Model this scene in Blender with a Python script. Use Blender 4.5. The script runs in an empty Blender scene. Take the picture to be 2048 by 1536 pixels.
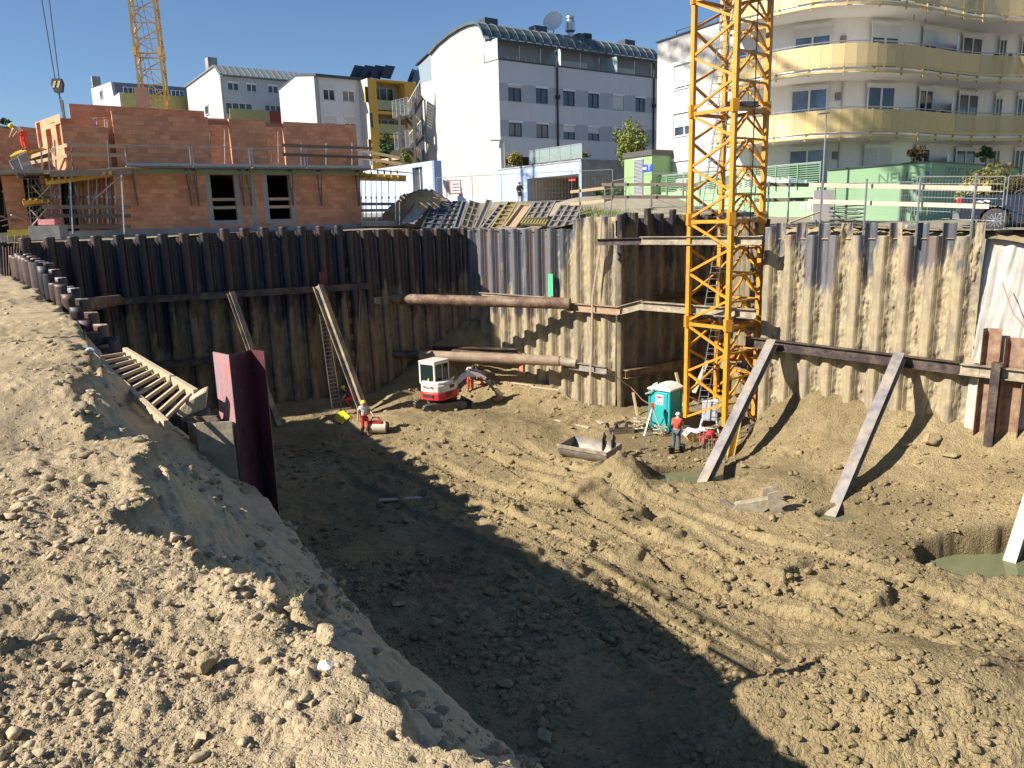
import bpy, math, random
import numpy as np
from mathutils import Vector, Matrix
R = math.radians
random.seed(7)
rng = np.random.default_rng(7)
sc = bpy.context.scene
C = sc.collection

# ------------------------------------------------------------------ camera, sky, sun
FPX, PITCH, ROLL = 1539.0, R(12.03), math.atan(.027)
_r0, _u0, _f = Vector((1, 0, 0)), Vector((0, math.sin(PITCH), math.cos(PITCH))), Vector((0, math.cos(PITCH), -math.sin(PITCH)))
CR = _r0*math.cos(ROLL) - _u0*math.sin(ROLL)
CU = _r0*math.sin(ROLL) + _u0*math.cos(ROLL)
cd = bpy.data.cameras.new('camera'); cam = bpy.data.objects.new('camera', cd); C.objects.link(cam)
cd.sensor_width = 36; cd.lens = 36*FPX/2048; cd.clip_start = .05; cd.clip_end = 3000
cam.matrix_world = Matrix(((CR.x, CU.x, -_f.x, 0), (CR.y, CU.y, -_f.y, 0), (CR.z, CU.z, -_f.z, 0), (0, 0, 0, 1)))
sc.camera = cam
SUN_EL, SUN_AZ = R(35), (-.94, -.342)         # direction towards the sun in plan
w = bpy.data.worlds.new("World"); sc.world = w; w.use_nodes = True
wn = w.node_tree.nodes; bg = wn['Background']
sky = wn.new('ShaderNodeTexSky'); sky.sky_type = 'NISHITA'; sky.sun_disc = False
sky.sun_elevation = SUN_EL; sky.sun_rotation = math.atan2(SUN_AZ[0], SUN_AZ[1])
sky.altitude = 300; sky.air_density = 1.0; sky.dust_density = .15; sky.ozone_density = 6
w.node_tree.links.new(sky.outputs[0], bg.inputs[0]); bg.inputs[1].default_value = .062
sl = bpy.data.lights.new('sun', 'SUN'); so = bpy.data.objects.new('sun', sl); C.objects.link(so)
sl.energy = 4.9; sl.angle = R(.53); sl.color = (1, .93, .82)
sv = Vector((SUN_AZ[0]*math.cos(SUN_EL), SUN_AZ[1]*math.cos(SUN_EL), math.sin(SUN_EL)))
so.rotation_euler = sv.to_track_quat('Z', 'Y').to_euler()
sc.view_settings.view_transform = 'Standard'; sc.view_settings.look = 'None'
sc.view_settings.exposure = 1.0; sc.view_settings.gamma = 1

# ------------------------------------------------------------------ helpers
def ray(px, py):
    return _f*FPX + CR*(px-1024) - CU*(py-768)
def at(px, py, Y):
    r = ray(px, py); return r*(Y/r.y)
def onz(px, py, z):
    r = ray(px, py); return r*(z/r.z)
def hz(px, D, z, ):                              # plan point seen at column px at depth D and height z
    lo = onzcol(px, D, z); return lo
def onzcol(px, D, z):
    # find row so that point at depth D has height z on this column
    a, b = -2000., 4000.
    for _ in range(50):
        m = (a+b)/2
        if at(px, m, D).z > z: a = m
        else: b = m
    return at(px, m, D)
WM = {}
def reg(o, M): WM[o.name] = M; return o
def tag(o, label=None, cat=None, group=None, kind=None):
    if label: o['label'] = label
    if cat: o['category'] = cat
    if group: o['group'] = group
    if kind: o['kind'] = kind
    return o
def thing(name, label, cat, loc=(0, 0, 0), rot=0, group=None, M=None):
    o = bpy.data.objects.new(name, None); C.objects.link(o); o.empty_display_size = .3
    if M is None: M = Matrix.Translation(Vector(loc)) @ Matrix.Rotation(rot, 4, 'Z')
    o.matrix_world = M; reg(o, M.copy()); return tag(o, label, cat, group)
def dup(root, M, label=None, group=None):
    c = root.copy(); C.objects.link(c); c.matrix_world = M; reg(c, M.copy())
    if label: c['label'] = label
    if group: c['group'] = group
    def kids(o, n):
        for ch in KIDS.get(o, []):
            d = bpy.data.objects[ch].copy(); C.objects.link(d); d.parent = n
            kids(ch, d)
    kids(root.name, c); return c
KIDS = {}

class MB:
    def __init__(s): s.v = []; s.f = []; s.m = []; s.cur = 0
    def poly(s, pts, m=None):
        n = len(s.v); s.v += [tuple(p) for p in pts]; s.f.append(tuple(range(n, n+len(pts)))); s.m.append(s.cur if m is None else m)
    def mesh(s, pts, faces, m=None):
        n = len(s.v); s.v += [tuple(p) for p in pts]
        for f in faces: s.f.append(tuple(i+n for i in f)); s.m.append(s.cur if m is None else m)
    def obox(s, o, a, b, c, m=None):             # box from origin corner and three edge vectors
        o, a, b, c = Vector(o), Vector(a), Vector(b), Vector(c)
        if a.cross(b).dot(c) < 0: a, b = b, a
        P = [o, o+a, o+a+b, o+b, o+c, o+a+c, o+a+b+c, o+b+c]
        s.mesh(P, [(0, 3, 2, 1), (4, 5, 6, 7), (0, 1, 5, 4), (1, 2, 6, 5), (2, 3, 7, 6), (3, 0, 4, 7)], m)
    def box(s, c, size, rz=0, m=None):
        sx, sy, szz = size; ca, sa = math.cos(rz), math.sin(rz)
        a = Vector((ca, sa, 0))*sx; b = Vector((-sa, ca, 0))*sy; d = Vector((0, 0, szz))
        s.obox(Vector(c)-a/2-b/2-d/2, a, b, d, m)
    def beam(s, p, q, wd, h, up=(0, 0, 1), m=None):
        p, q = Vector(p), Vector(q); d = q-p
        sd = d.cross(Vector(up))
        if sd.length < 1e-6: sd = d.cross(Vector((1, 0, 0)))
        sd.normalize(); u = sd.cross(d).normalized()
        s.obox(p-sd*wd/2-u*h/2, d, sd*wd, u*h, m)
    def hbeam(s, p, q, wd, h, up=(0, 0, 1), t=.03, m=None):   # H section: flanges on +-u, web between
        p, q = Vector(p), Vector(q); d = q-p; sd = d.cross(Vector(up)).normalized(); u = sd.cross(d).normalized()
        for k in (-1, 1): s.obox(p+u*(k*(h/2-t/2))-sd*wd/2-u*t/2, d, sd*wd, u*t, m)
        s.obox(p-sd*t/2-u*(h/2-t), d, sd*t, u*(h-2*t), m)
    def tube(s, p, q, r, seg=6, r2=None, cap=True, m=None):
        p, q = Vector(p), Vector(q); d = (q-p)
        if d.length < 1e-6: return
        a = d.orthogonal().normalized(); b = d.normalized().cross(a); r2 = r if r2 is None else r2
        P = [p+(a*math.cos(t)+b*math.sin(t))*r for t in [2*math.pi*i/seg for i in range(seg)]] + \
            [q+(a*math.cos(t)+b*math.sin(t))*r2 for t in [2*math.pi*i/seg for i in range(seg)]]
        F = [(i, (i+1) % seg, seg+(i+1) % seg, seg+i) for i in range(seg)]
        if cap: F += [tuple(range(seg-1, -1, -1)), tuple(range(seg, 2*seg))]
        s.mesh(P, F, m)
    def path(s, pts, r, seg=5, m=None):
        for a, b in zip(pts, pts[1:]): s.tube(a, b, r, seg, m=m)
    def extr(s, pts, vec, m=None):               # prism from a polygon and an extrusion vector
        pts = [Vector(p) for p in pts]; vec = Vector(vec); n = len(pts)
        nn = Vector((0, 0, 0))
        for i in range(n): nn += pts[i].cross(pts[(i+1) % n])
        if nn.dot(vec) > 0: pts = pts[::-1]
        s.mesh(pts+[p+vec for p in pts], [tuple(range(n)), tuple(range(2*n-1, n-1, -1))] +
               [(i, n+i, n+(i+1) % n, (i+1) % n) for i in range(n)], m)
    def lathe(s, c, prof, seg=12, axis='Z', m=None, M=None):
        P = []; 
        for (r, z) in prof:
            for i in range(seg):
                t = 2*math.pi*i/seg; v = Vector((r*math.cos(t), r*math.sin(t), z))
                if axis == 'X': v = Vector((v.z, v.x, v.y))
                if axis == 'Y': v = Vector((v.x, v.z, v.y))
                P.append((M @ v if M else v)+Vector(c))
        n = len(prof); F = []
        for j in range(n-1):
            for i in range(seg):
                F.append((j*seg+i, j*seg+(i+1) % seg, (j+1)*seg+(i+1) % seg, (j+1)*seg+i))
        F += [tuple(range(seg-1, -1, -1)), tuple(range((n-1)*seg, n*seg))]
        s.mesh(P, F, m)
    def build(s, name, mat, parent=None, local=False, smooth=False, bevel=0, label=None, attr=None):
        me = bpy.data.meshes.new(name)
        v = s.v
        if parent is not None and not local:
            Mi = WM[parent.name].inverted(); v = [tuple(Mi @ Vector(p)) for p in v]
        me.from_pydata(v, [], s.f); me.update()
        mats = mat if isinstance(mat, (list, tuple)) else [mat]
        for mm in mats: me.materials.append(mm)
        if len(mats) > 1: me.polygons.foreach_set('material_index', s.m)
        if smooth: me.polygons.foreach_set('use_smooth', [True]*len(me.polygons))
        o = bpy.data.objects.new(name, me); C.objects.link(o)
        if parent is not None:
            o.parent = parent; reg(o, WM[parent.name]); KIDS.setdefault(parent.name, []).append(o.name)
        else: reg(o, Matrix.Identity(4))
        if bevel:
            b = o.modifiers.new('bevel', 'BEVEL'); b.width = bevel; b.segments = 2; b.limit_method = 'ANGLE'
        if label: o['label'] = label
        return o
def npmesh(name, V, F, mat, smooth=True, attrs=None, parent=None):
    me = bpy.data.meshes.new(name); V = np.asarray(V, np.float32); F = np.asarray(F, np.int32)
    k = F.shape[1]
    me.vertices.add(len(V)); me.vertices.foreach_set('co', V.ravel())
    me.loops.add(F.size); me.loops.foreach_set('vertex_index', F.ravel())
    me.polygons.add(len(F)); me.polygons.foreach_set('loop_start', np.arange(0, F.size, k, dtype=np.int32))
    me.polygons.foreach_set('loop_total', np.full(len(F), k, np.int32))
    me.update(calc_edges=True)
    if smooth: me.polygons.foreach_set('use_smooth', np.ones(len(F), bool))
    for nm, a in (attrs or {}).items():
        at_ = me.attributes.new(nm, 'FLOAT', 'POINT'); at_.data.foreach_set('value', np.asarray(a, np.float32))
    for mm in (mat if isinstance(mat, list) else [mat]): me.materials.append(mm)
    o = bpy.data.objects.new(name, me); C.objects.link(o)
    if parent is not None: o.parent = parent; KIDS.setdefault(parent.name, []).append(o.name); reg(o, WM[parent.name])
    else: reg(o, Matrix.Identity(4))
    return o
def text_mesh(s, size):
    cu = bpy.data.curves.new('t', 'FONT'); cu.body = s; cu.size = size; cu.align_x = 'CENTER'; cu.align_y = 'CENTER'; cu.extrude = .004
    o = bpy.data.objects.new('t', cu); C.objects.link(o)
    dg = bpy.context.evaluated_depsgraph_get(); dg.update()
    me = bpy.data.meshes.new_from_object(o.evaluated_get(dg)); bpy.data.objects.remove(o)
    vs = [v.co.copy() for v in me.vertices]; fs = [tuple(p.vertices) for p in me.polygons]
    bpy.data.meshes.remove(me); return vs, fs
def lettering(name, s, size, org, du, up, mat, parent, local=False, bold=0):
    """org centre, du = reading direction, up = letters' up"""
    vs, fs = text_mesh(s, size); du, up = Vector(du).normalized(), Vector(up).normalized(); n = du.cross(up)
    b = MB(); b.mesh([Vector(org)+du*v.x+up*v.y+n*(v.z+.006) for v in vs], fs)
    return b.build(name, mat, parent, local=local)

class Wall:                                      # vertical plane through two plan points
    def __init__(s, a, b):
        s.a = Vector((a[0], a[1], 0)); s.b = Vector((b[0], b[1], 0)); s.L = (s.b-s.a).length
        s.d = (s.b-s.a).normalized(); s.n = Vector((s.d.y, -s.d.x, 0))
        if s.n.dot(-s.a) < 0: s.n = -s.n         # n points to the camera side
    def hit(s, px, py):
        r = ray(px, py); t = s.n.dot(s.a)/s.n.dot(r); p = r*t
        return (p-s.a).dot(s.d), p.z
    def p(s, u, z, off=0): return s.a + s.d*u + s.n*off + Vector((0, 0, z))
    def px(s, x, y, off=0):
        u, z = s.hit(x, y); return s.p(u, z, off)
    def M(s): 
        return Matrix(((s.d.x, -s.n.x, 0, s.a.x), (s.d.y, -s.n.y, 0, s.a.y), (s.d.z, 0, 1, 0), (0, 0, 0, 1)))

# ------------------------------------------------------------------ noise in numpy
def _h(ix, iy, seed):
    n = (ix.astype(np.int64)*374761393 + iy.astype(np.int64)*668265263 + seed*1442695041) & 0xffffffff
    n = ((n ^ (n >> 13))*1274126177) & 0xffffffff
    n = ((n ^ (n >> 16))*2246822519) & 0xffffffff
    return ((n ^ (n >> 15)) & 0xffffff)/float(0xffffff)
def vn(x, y, seed=0):
    ix, iy = np.floor(x), np.floor(y); fx, fy = x-ix, y-iy
    fx = fx*fx*fx*(fx*(fx*6-15)+10); fy = fy*fy*fy*(fy*(fy*6-15)+10)
    a, b, c, d = _h(ix, iy, seed), _h(ix+1, iy, seed), _h(ix, iy+1, seed), _h(ix+1, iy+1, seed)
    return (a*(1-fx)+b*fx)*(1-fy)+(c*(1-fx)+d*fx)*fy - .5
def fbm(x, y, scale, octv=5, seed=0, gain=.5):
    x = np.asarray(x, float); y = np.asarray(y, float); s = np.zeros(np.broadcast(x, y).shape); a = 1.; f = 1./scale
    for o in range(octv):
        ca, sa = math.cos(o*1.1), math.sin(o*1.1)
        s += a*vn((x*ca-y*sa)*f+17.3*o, (x*sa+y*ca)*f-9.1*o, seed+o*7); a *= gain; f *= 2.03
    return s
def clods(x, y, cell, seed, rmin=.2, rmax=.55, dens=.7, facet=.5):
    """rounded broken lumps; returns height in units of cell"""
    wx = x/cell + .25*vn(x/cell*2.3, y/cell*2.3, seed+91); wy = y/cell + .25*vn(x/cell*2.3+40, y/cell*2.3, seed+92)
    ix, iy = np.floor(wx), np.floor(wy); out = np.zeros_like(wx)
    for dx in (-1, 0, 1):
        for dy in (-1, 0, 1):
            cx, cy = ix+dx, iy+dy
            px, py = cx+_h(cx, cy, seed), cy+_h(cx, cy, seed+1)
            r = rmin+(rmax-rmin)*_h(cx, cy, seed+2)**2; on = _h(cx, cy, seed+3) < dens
            d2 = ((wx-px)**2+(wy-py)**2)/(r*r)
            tx, ty = _h(cx, cy, seed+4)-.5, _h(cx, cy, seed+5)-.5
            hh = r*np.sqrt(np.clip(1-d2, 0, 1))*.8*(1+facet*(tx*(wx-px)+ty*(wy-py))/r)
            out = np.maximum(out, np.where(on, hh, 0))
    return out*cell*.8*(.75+.9*vn(x/cell*3.1, y/cell*3.1, seed+55)+.5*vn(x/cell*6.3, y/cell*6.3, seed+56))
def crumble(x, y, cell, seed, dens=.8, pw=1.6):
    """angular broken lumps from the gap between the two nearest cell centres"""
    wx = x/cell + .35*vn(x/cell*1.7, y/cell*1.7, seed+91)+.12*vn(x/cell*5, y/cell*5, seed+93); wy = y/cell + .35*vn(x/cell*1.7+40, y/cell*1.7, seed+92)+.12*vn(x/cell*5, y/cell*5+9, seed+94)
    ix, iy = np.floor(wx), np.floor(wy); f1 = np.full(wx.shape, 9.); f2 = f1.copy(); hh = np.zeros_like(wx)
    for dx in (-1, 0, 1):
        for dy in (-1, 0, 1):
            cx, cy = ix+dx, iy+dy; ex, ey = wx-cx-_h(cx, cy, seed), wy-cy-_h(cx, cy, seed+1); d = np.hypot(ex, ey)
            r = _h(cx, cy, seed+2); r = np.where(_h(cx, cy, seed+3) < dens, r**pw, .05)
            h = r*(1+1.1*((_h(cx, cy, seed+4)-.5)*ex+(_h(cx, cy, seed+5)-.5)*ey))
            nw = d < f1; f2 = np.where(nw, f1, np.minimum(f2, d)); hh = np.where(nw, h, hh); f1 = np.where(nw, d, f1)
    g = np.clip((f2-f1)/.38, 0, 1); return cell*.62*hh*(g*(2-g))
def sstep(a, b, x):
    t = np.clip((x-a)/(b-a), 0, 1); return t*t*(3-2*t)

# ------------------------------------------------------------------ materials
def nt(name):
    m = bpy.data.materials.new(name); m.use_nodes = True; t = m.node_tree
    return m, t.nodes, t.links, t.nodes['Principled BSDF']
def ramp(N, L, src, stops):
    r = N.new('ShaderNodeValToRGB'); e = r.color_ramp.elements
    while len(e) < len(stops): e.new(.5)
    for i, (p, c) in enumerate(stops): e[i].position = p; e[i].color = (*c, 1) if len(c) == 3 else c
    L.new(src, r.inputs[0]); return r.outputs[0]
def noise(N, L, vec, scale, detail=6, rough=.6, dim='3D'):
    n = N.new('ShaderNodeTexNoise'); n.inputs['Scale'].default_value = scale; n.inputs['Detail'].default_value = detail
    n.inputs['Roughness'].default_value = rough
    if vec is not None: L.new(vec, n.inputs['Vector'])
    return n.outputs['Fac']
def mapping(N, L, src, scale):
    mp = N.new('ShaderNodeMapping'); mp.inputs['Scale'].default_value = scale; L.new(src, mp.inputs[0]); return mp.outputs[0]
def mix(N, L, fac, a, b, mode='MIX'):
    m = N.new('ShaderNodeMix'); m.data_type = 'RGBA'; m.blend_type = mode
    for sck, v in ((m.inputs[0], fac), (m.inputs[6], a), (m.inputs[7], b)):
        if isinstance(v, (int, float)): sck.default_value = v
        elif isinstance(v, tuple): sck.default_value = (*v, 1)
        else: L.new(v, sck)
    return m.outputs[2]
def math_(N, L, op, a, b=None, clamp=False):
    m = N.new('ShaderNodeMath'); m.operation = op; m.use_clamp = clamp
    for i, v in enumerate((a, b)):
        if v is None: continue
        if isinstance(v, (int, float)): m.inputs[i].default_value = v
        else: L.new(v, m.inputs[i])
    return m.outputs[0]
def bump(N, L, h, strength, dist, B):
    b = N.new('ShaderNodeBump'); b.inputs['Strength'].default_value = strength; b.inputs['Distance'].default_value = dist
    L.new(h, b.inputs['Height']); L.new(b.outputs[0], B.inputs['Normal'])
_pm = {}
def pm(name, c1, c2=None, scale=3, rough=.6, metal=0, bmp=0, bscale=30, stretch=(1, 1, 1), rnd=0, spec=None, stain=None, stain_amt=.4, stain_scale=1.5):
    """two-tone noisy paint / wood / stone"""
    if name in _pm: return _pm[name]
    m, N, L, B = nt(name); _pm[name] = m
    tc = N.new('ShaderNodeTexCoord').outputs['Object']; v = mapping(N, L, tc, stretch)
    c2 = c2 or tuple(x*.85 for x in c1)
    f = noise(N, L, v, scale)
    col = ramp(N, L, f, [(.3, c1), (.7, c2)])
    if stain:
        f2 = noise(N, L, v, stain_scale, 8, .7); f2 = ramp(N, L, f2, [(.45, (0, 0, 0)), (.68, (stain_amt,)*3)])
        col = mix(N, L, f2, col, stain)
    if rnd:
        oi = N.new('ShaderNodeObjectInfo').outputs['Random']
        hs = N.new('ShaderNodeHueSaturation'); L.new(col, hs.inputs['Color'])
        L.new(math_(N, L, 'ADD', math_(N, L, 'MULTIPLY', oi, 2*rnd), 1-rnd), hs.inputs['Value']); col = hs.outputs[0]
    L.new(col, B.inputs['Base Color']); B.inputs['Roughness'].default_value = rough; B.inputs['Metallic'].default_value = metal
    if spec is not None: B.inputs['Specular IOR Level'].default_value = spec
    if bmp:
        bump(N, L, noise(N, L, v, bscale, 5), 1, bmp, B)
    return m
def glassy(name, c, rough=.08):
    if name in _pm: return _pm[name]
    m, N, L, B = nt(name); _pm[name] = m
    tc = N.new('ShaderNodeTexCoord').outputs['Object']
    col = ramp(N, L, noise(N, L, tc, .7, 2), [(.35, tuple(x*.6 for x in c)), (.65, tuple(x*1.3 for x in c))])
    L.new(col, B.inputs['Base Color']); B.inputs['Roughness'].default_value = rough; B.inputs['Specular IOR Level'].default_value = .8
    return m
def clear(name, tint, alpha, rough=.1):
    if name in _pm: return _pm[name]
    m, N, L, B = nt(name); _pm[name] = m
    B.inputs['Base Color'].default_value = (*tint, 1); B.inputs['Alpha'].default_value = alpha; B.inputs['Roughness'].default_value = rough
    return m

def soil(name, dry, mid, wet, wetscale=.35, bumpd=.02, pebble=True, crumb=0):
    m, N, L, B = nt(name)
    g = N.new('ShaderNodeNewGeometry').outputs['Position']
    big = noise(N, L, g, wetscale, 6, .6); med = noise(N, L, g, 2.2, 8, .65); fine = noise(N, L, g, 18, 8, .7)
    a = ramp(N, L, med, [(.32, mid), (.62, dry)])
    b = mix(N, L, ramp(N, L, big, [(.46, (0, 0, 0)), (.66, (.8, .8, .8))]), a, wet)
    at_ = N.new('ShaderNodeAttribute'); at_.attribute_name = 'wet'
    b = mix(N, L, at_.outputs['Fac'], b, wet)
    pa = N.new('ShaderNodeAttribute'); pa.attribute_name = 'sandy'
    b = mix(N, L, math_(N, L, 'MULTIPLY', pa.outputs['Fac'], ramp(N, L, med, [(.35, (.55,)*3), (.6, (1,)*3)])), b, (.62, .49, .31))
    c = mix(N, L, .38, b, ramp(N, L, fine, [(.3, (.4, .4, .4)), (.7, (1, 1, 1))]), 'MULTIPLY')
    if pebble:
        vo = N.new('ShaderNodeTexVoronoi'); vo.inputs['Scale'].default_value = 26; L.new(g, vo.inputs['Vector'])
        pk = ramp(N, L, vo.outputs['Distance'], [(.1, (.55,)*3), (.25, (0,)*3)])
        sel = N.new('ShaderNodeSeparateColor'); L.new(vo.outputs['Color'], sel.inputs[0])
        pk = math_(N, L, 'MULTIPLY', pk, math_(N, L, 'GREATER_THAN', sel.outputs[0], .8))
        c = mix(N, L, pk, c, tuple(min(1, x*1.5) for x in dry))
    L.new(c, B.inputs['Base Color'])
    rr = N.new('ShaderNodeMapRange'); L.new(at_.outputs['Fac'], rr.inputs[0]); rr.inputs[3].default_value = .95; rr.inputs[4].default_value = .55
    L.new(rr.outputs[0], B.inputs['Roughness']); B.inputs['Specular IOR Level'].default_value = .25
    h = math_(N, L, 'ADD', fine, math_(N, L, 'MULTIPLY', noise(N, L, g, 60, 4, .7), .45))
    h = math_(N, L, 'ADD', h, math_(N, L, 'MULTIPLY', med, .8))
    if crumb:
        for sc_, am in ((9*crumb, .9), (22*crumb, .55)):
            v1 = N.new('ShaderNodeTexVoronoi'); v1.feature = 'DISTANCE_TO_EDGE'; v1.inputs['Scale'].default_value = sc_; L.new(g, v1.inputs['Vector'])
            v2 = N.new('ShaderNodeTexVoronoi'); v2.inputs['Scale'].default_value = sc_; L.new(g, v2.inputs['Vector']); s2 = N.new('ShaderNodeSeparateColor'); L.new(v2.outputs['Color'], s2.inputs[0])
            e_ = math_(N, L, 'MULTIPLY', math_(N, L, 'MULTIPLY', v1.outputs['Distance'], 4, True), s2.outputs[0])
            h = math_(N, L, 'ADD', h, math_(N, L, 'MULTIPLY', e_, am))
    bump(N, L, h, 1, bumpd, B); return m
M_mud = soil('pit_mud', (.42, .325, .172), (.325, .25, .127), (.21, .16, .08), .22, .04, crumb=1)
M_bank = soil('bank_soil', (.46, .36, .22), (.355, .277, .163), (.26, .2, .117), .5, .006, crumb=4)
M_clay = soil('clay', (.42, .33, .19), (.34, .26, .145), (.26, .2, .11), .5, .03, False)
M_street = soil('dusty_ground', (.33, .29, .22), (.27, .235, .175), (.2, .18, .13), .2, .02)
M_rock = pm('rock', (.48, .385, .25), (.33, .255, .155), 9, .95, bmp=.01, bscale=40, spec=.2)
M_clod = pm('clod', (.40, .31, .17), (.27, .205, .105), 7, .95, bmp=.02, bscale=35)

def steel_mat(name, muddy=(.375, .305, .185), steelA=(.026, .028, .036), steelB=(.085, .05, .038), base=.0, light=None):
    m, N, L, B = nt(name)
    g = N.new('ShaderNodeNewGeometry').outputs['Position']
    oi = N.new('ShaderNodeObjectInfo').outputs['Random']
    st = mapping(N, L, g, (3, 3, .35)); f = noise(N, L, st, 2.0, 8, .65); f2 = noise(N, L, g, 5, 8, .7)
    sel = math_(N, L, 'ADD', math_(N, L, 'MULTIPLY', oi, .75), math_(N, L, 'MULTIPLY', math_(N, L, 'SUBTRACT', f, .5), 1.6), True)
    stops = [(.25, steelA), (.6, steelB)]
    if light: stops = [(.2, steelA), (.5, light), (.8, steelB)]
    a = ramp(N, L, sel, stops)
    a = mix(N, L, ramp(N, L, f2, [(.55, (0, 0, 0)), (.75, (.5, .5, .5))]), a, (.19, .12, .075))
    at_ = N.new('ShaderNodeAttribute'); at_.attribute_name = 'mud'
    md = ramp(N, L, noise(N, L, g, 3, 8, .7), [(.3, tuple(x*.72 for x in muddy)), (.65, muddy)])
    c = mix(N, L, at_.outputs['Fac'], a, md)
    L.new(c, B.inputs['Base Color'])
    rr = N.new('ShaderNodeMapRange'); L.new(at_.outputs['Fac'], rr.inputs[0]); rr.inputs[3].default_value = .5; rr.inputs[4].default_value = .95
    L.new(rr.outputs[0], B.inputs['Roughness'])
    bump(N, L, math_(N, L, 'ADD', f2, noise(N, L, g, 22, 6, .7)), .8, .012, B); return m
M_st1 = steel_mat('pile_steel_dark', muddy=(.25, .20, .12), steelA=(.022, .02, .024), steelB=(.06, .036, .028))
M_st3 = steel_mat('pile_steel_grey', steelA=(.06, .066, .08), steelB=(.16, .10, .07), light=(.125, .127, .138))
M_rust = pm('rusty_steel', (.10, .05, .035), (.17, .09, .06), 4, .7, .1, .004, 20, rnd=.25, stain=(.38, .3, .18), stain_amt=.8)
M_darkst = pm('dark_steel', (.035, .028, .032), (.075, .05, .045), 5, .5, .3, .003, 20, rnd=.2, stain=(.3, .24, .15), stain_amt=.5)
M_strut = pm('strut_steel', (.16, .145, .15), (.36, .33, .31), 2.2, .45, .25, .004, 12, stretch=(1, 1, 1), stain=(.42, .35, .24), stain_amt=.8, stain_scale=1.2)
M_mudst = pm('muddy_steel', (.42, .36, .25), (.25, .2, .13), 3, .8, 0, .01, 14, stain=(.08, .07, .07), stain_amt=.7, stain_scale=2)
M_wood = pm('timber', (.52, .39, .24), (.4, .28, .16), 3, .8, 0, .002, 30, stretch=(.6, 6, 6), rnd=.18)
M_woodg = pm('grey_timber', (.2, .15, .115), (.12, .09, .07), 3, .85, 0, .002, 30, stretch=(.6, 6, 6), rnd=.25)
M_woodl = pm('pale_timber', (.55, .44, .33), (.46, .34, .25), 3, .8, 0, .002, 30, stretch=(.6, 6, 6), rnd=.12)
M_crane = pm('crane_yellow', (.66, .29, .016), (.56, .24, .014), 1.2, .5, 0, .001, 20, stain=(.28, .13, .03), stain_amt=.6, stain_scale=3)
M_crane2 = pm('crane_pale_yellow', (.62, .38, .08), (.52, .3, .06), 1.2, .5)
M_galv = pm('galvanised', (.42, .43, .44), (.3, .31, .32), 6, .45, .6)
M_dkgalv = pm('dull_galvanised', (.16, .16, .165), (.1, .1, .1), 6, .5, .5)
M_alu = pm('aluminium', (.55, .57, .6), (.42, .44, .47), 6, .35, .8)
M_white = pm('white_render', (.46, .445, .42), (.42, .405, .38), .6, .85, 0, .002, 40, stain=(.36, .34, .31), stain_amt=.4, stain_scale=.4)
M_grey = pm('grey_render', (.52, .54, .57), (.46, .48, .52), .6, .85, 0, .002, 40)
M_black = pm('black_rubber', (.02, .02, .02), (.035, .033, .03), 5, .7)
M_conc = pm('concrete', (.36, .35, .33), (.26, .25, .235), 1.2, .9, 0, .004, 18, stain=(.14, .13, .12), stain_amt=.5, stain_scale=.6)
M_frame = pm('white_plastic', (.78, .78, .78), (.7, .7, .7), 2, .4)
M_glass = glassy('window_glass', (.035, .045, .06))
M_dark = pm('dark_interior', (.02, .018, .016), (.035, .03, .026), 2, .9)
# ------------------------------------------------------------------ terrain
FLOOR = -10.4
def rowx(y): return 4.375-.75*y                  # plan line of the left sheet pile row
W1 = Wall((-24.1, 36.8), (-9.3, 43.9)); W2 = Wall((-9.0, 44.0), (-2.5, 48.5)); W3 = Wall((-2.5, 48.5), (5.6, 40.2))
W4 = Wall((5.6, 40.2), (12.3, 45.0)); W5 = Wall((12.3, 45.0), (12.0, 35.6)); W6 = Wall((11.5, 35.0), (17.75, 28.95))
W7 = Wall((17.75, 28.95), (24.5, 22.6))
pd_ = onz(1990, 1118, FLOOR); HOLE = (pd_.x+1.0, pd_.y, 3.2, 1.45)
p2_ = onz(1385, 950, FLOOR); HOLE2 = (p2_.x, p2_.y, 1.9, .95)
p3_ = onz(1672, 1028, FLOOR); HOLE3 = (p3_.x+.1, p3_.y, .75, .5)
def ell(x, y, h): return np.hypot((x-h[0])/h[2], (y-h[1])/h[3])
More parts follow.
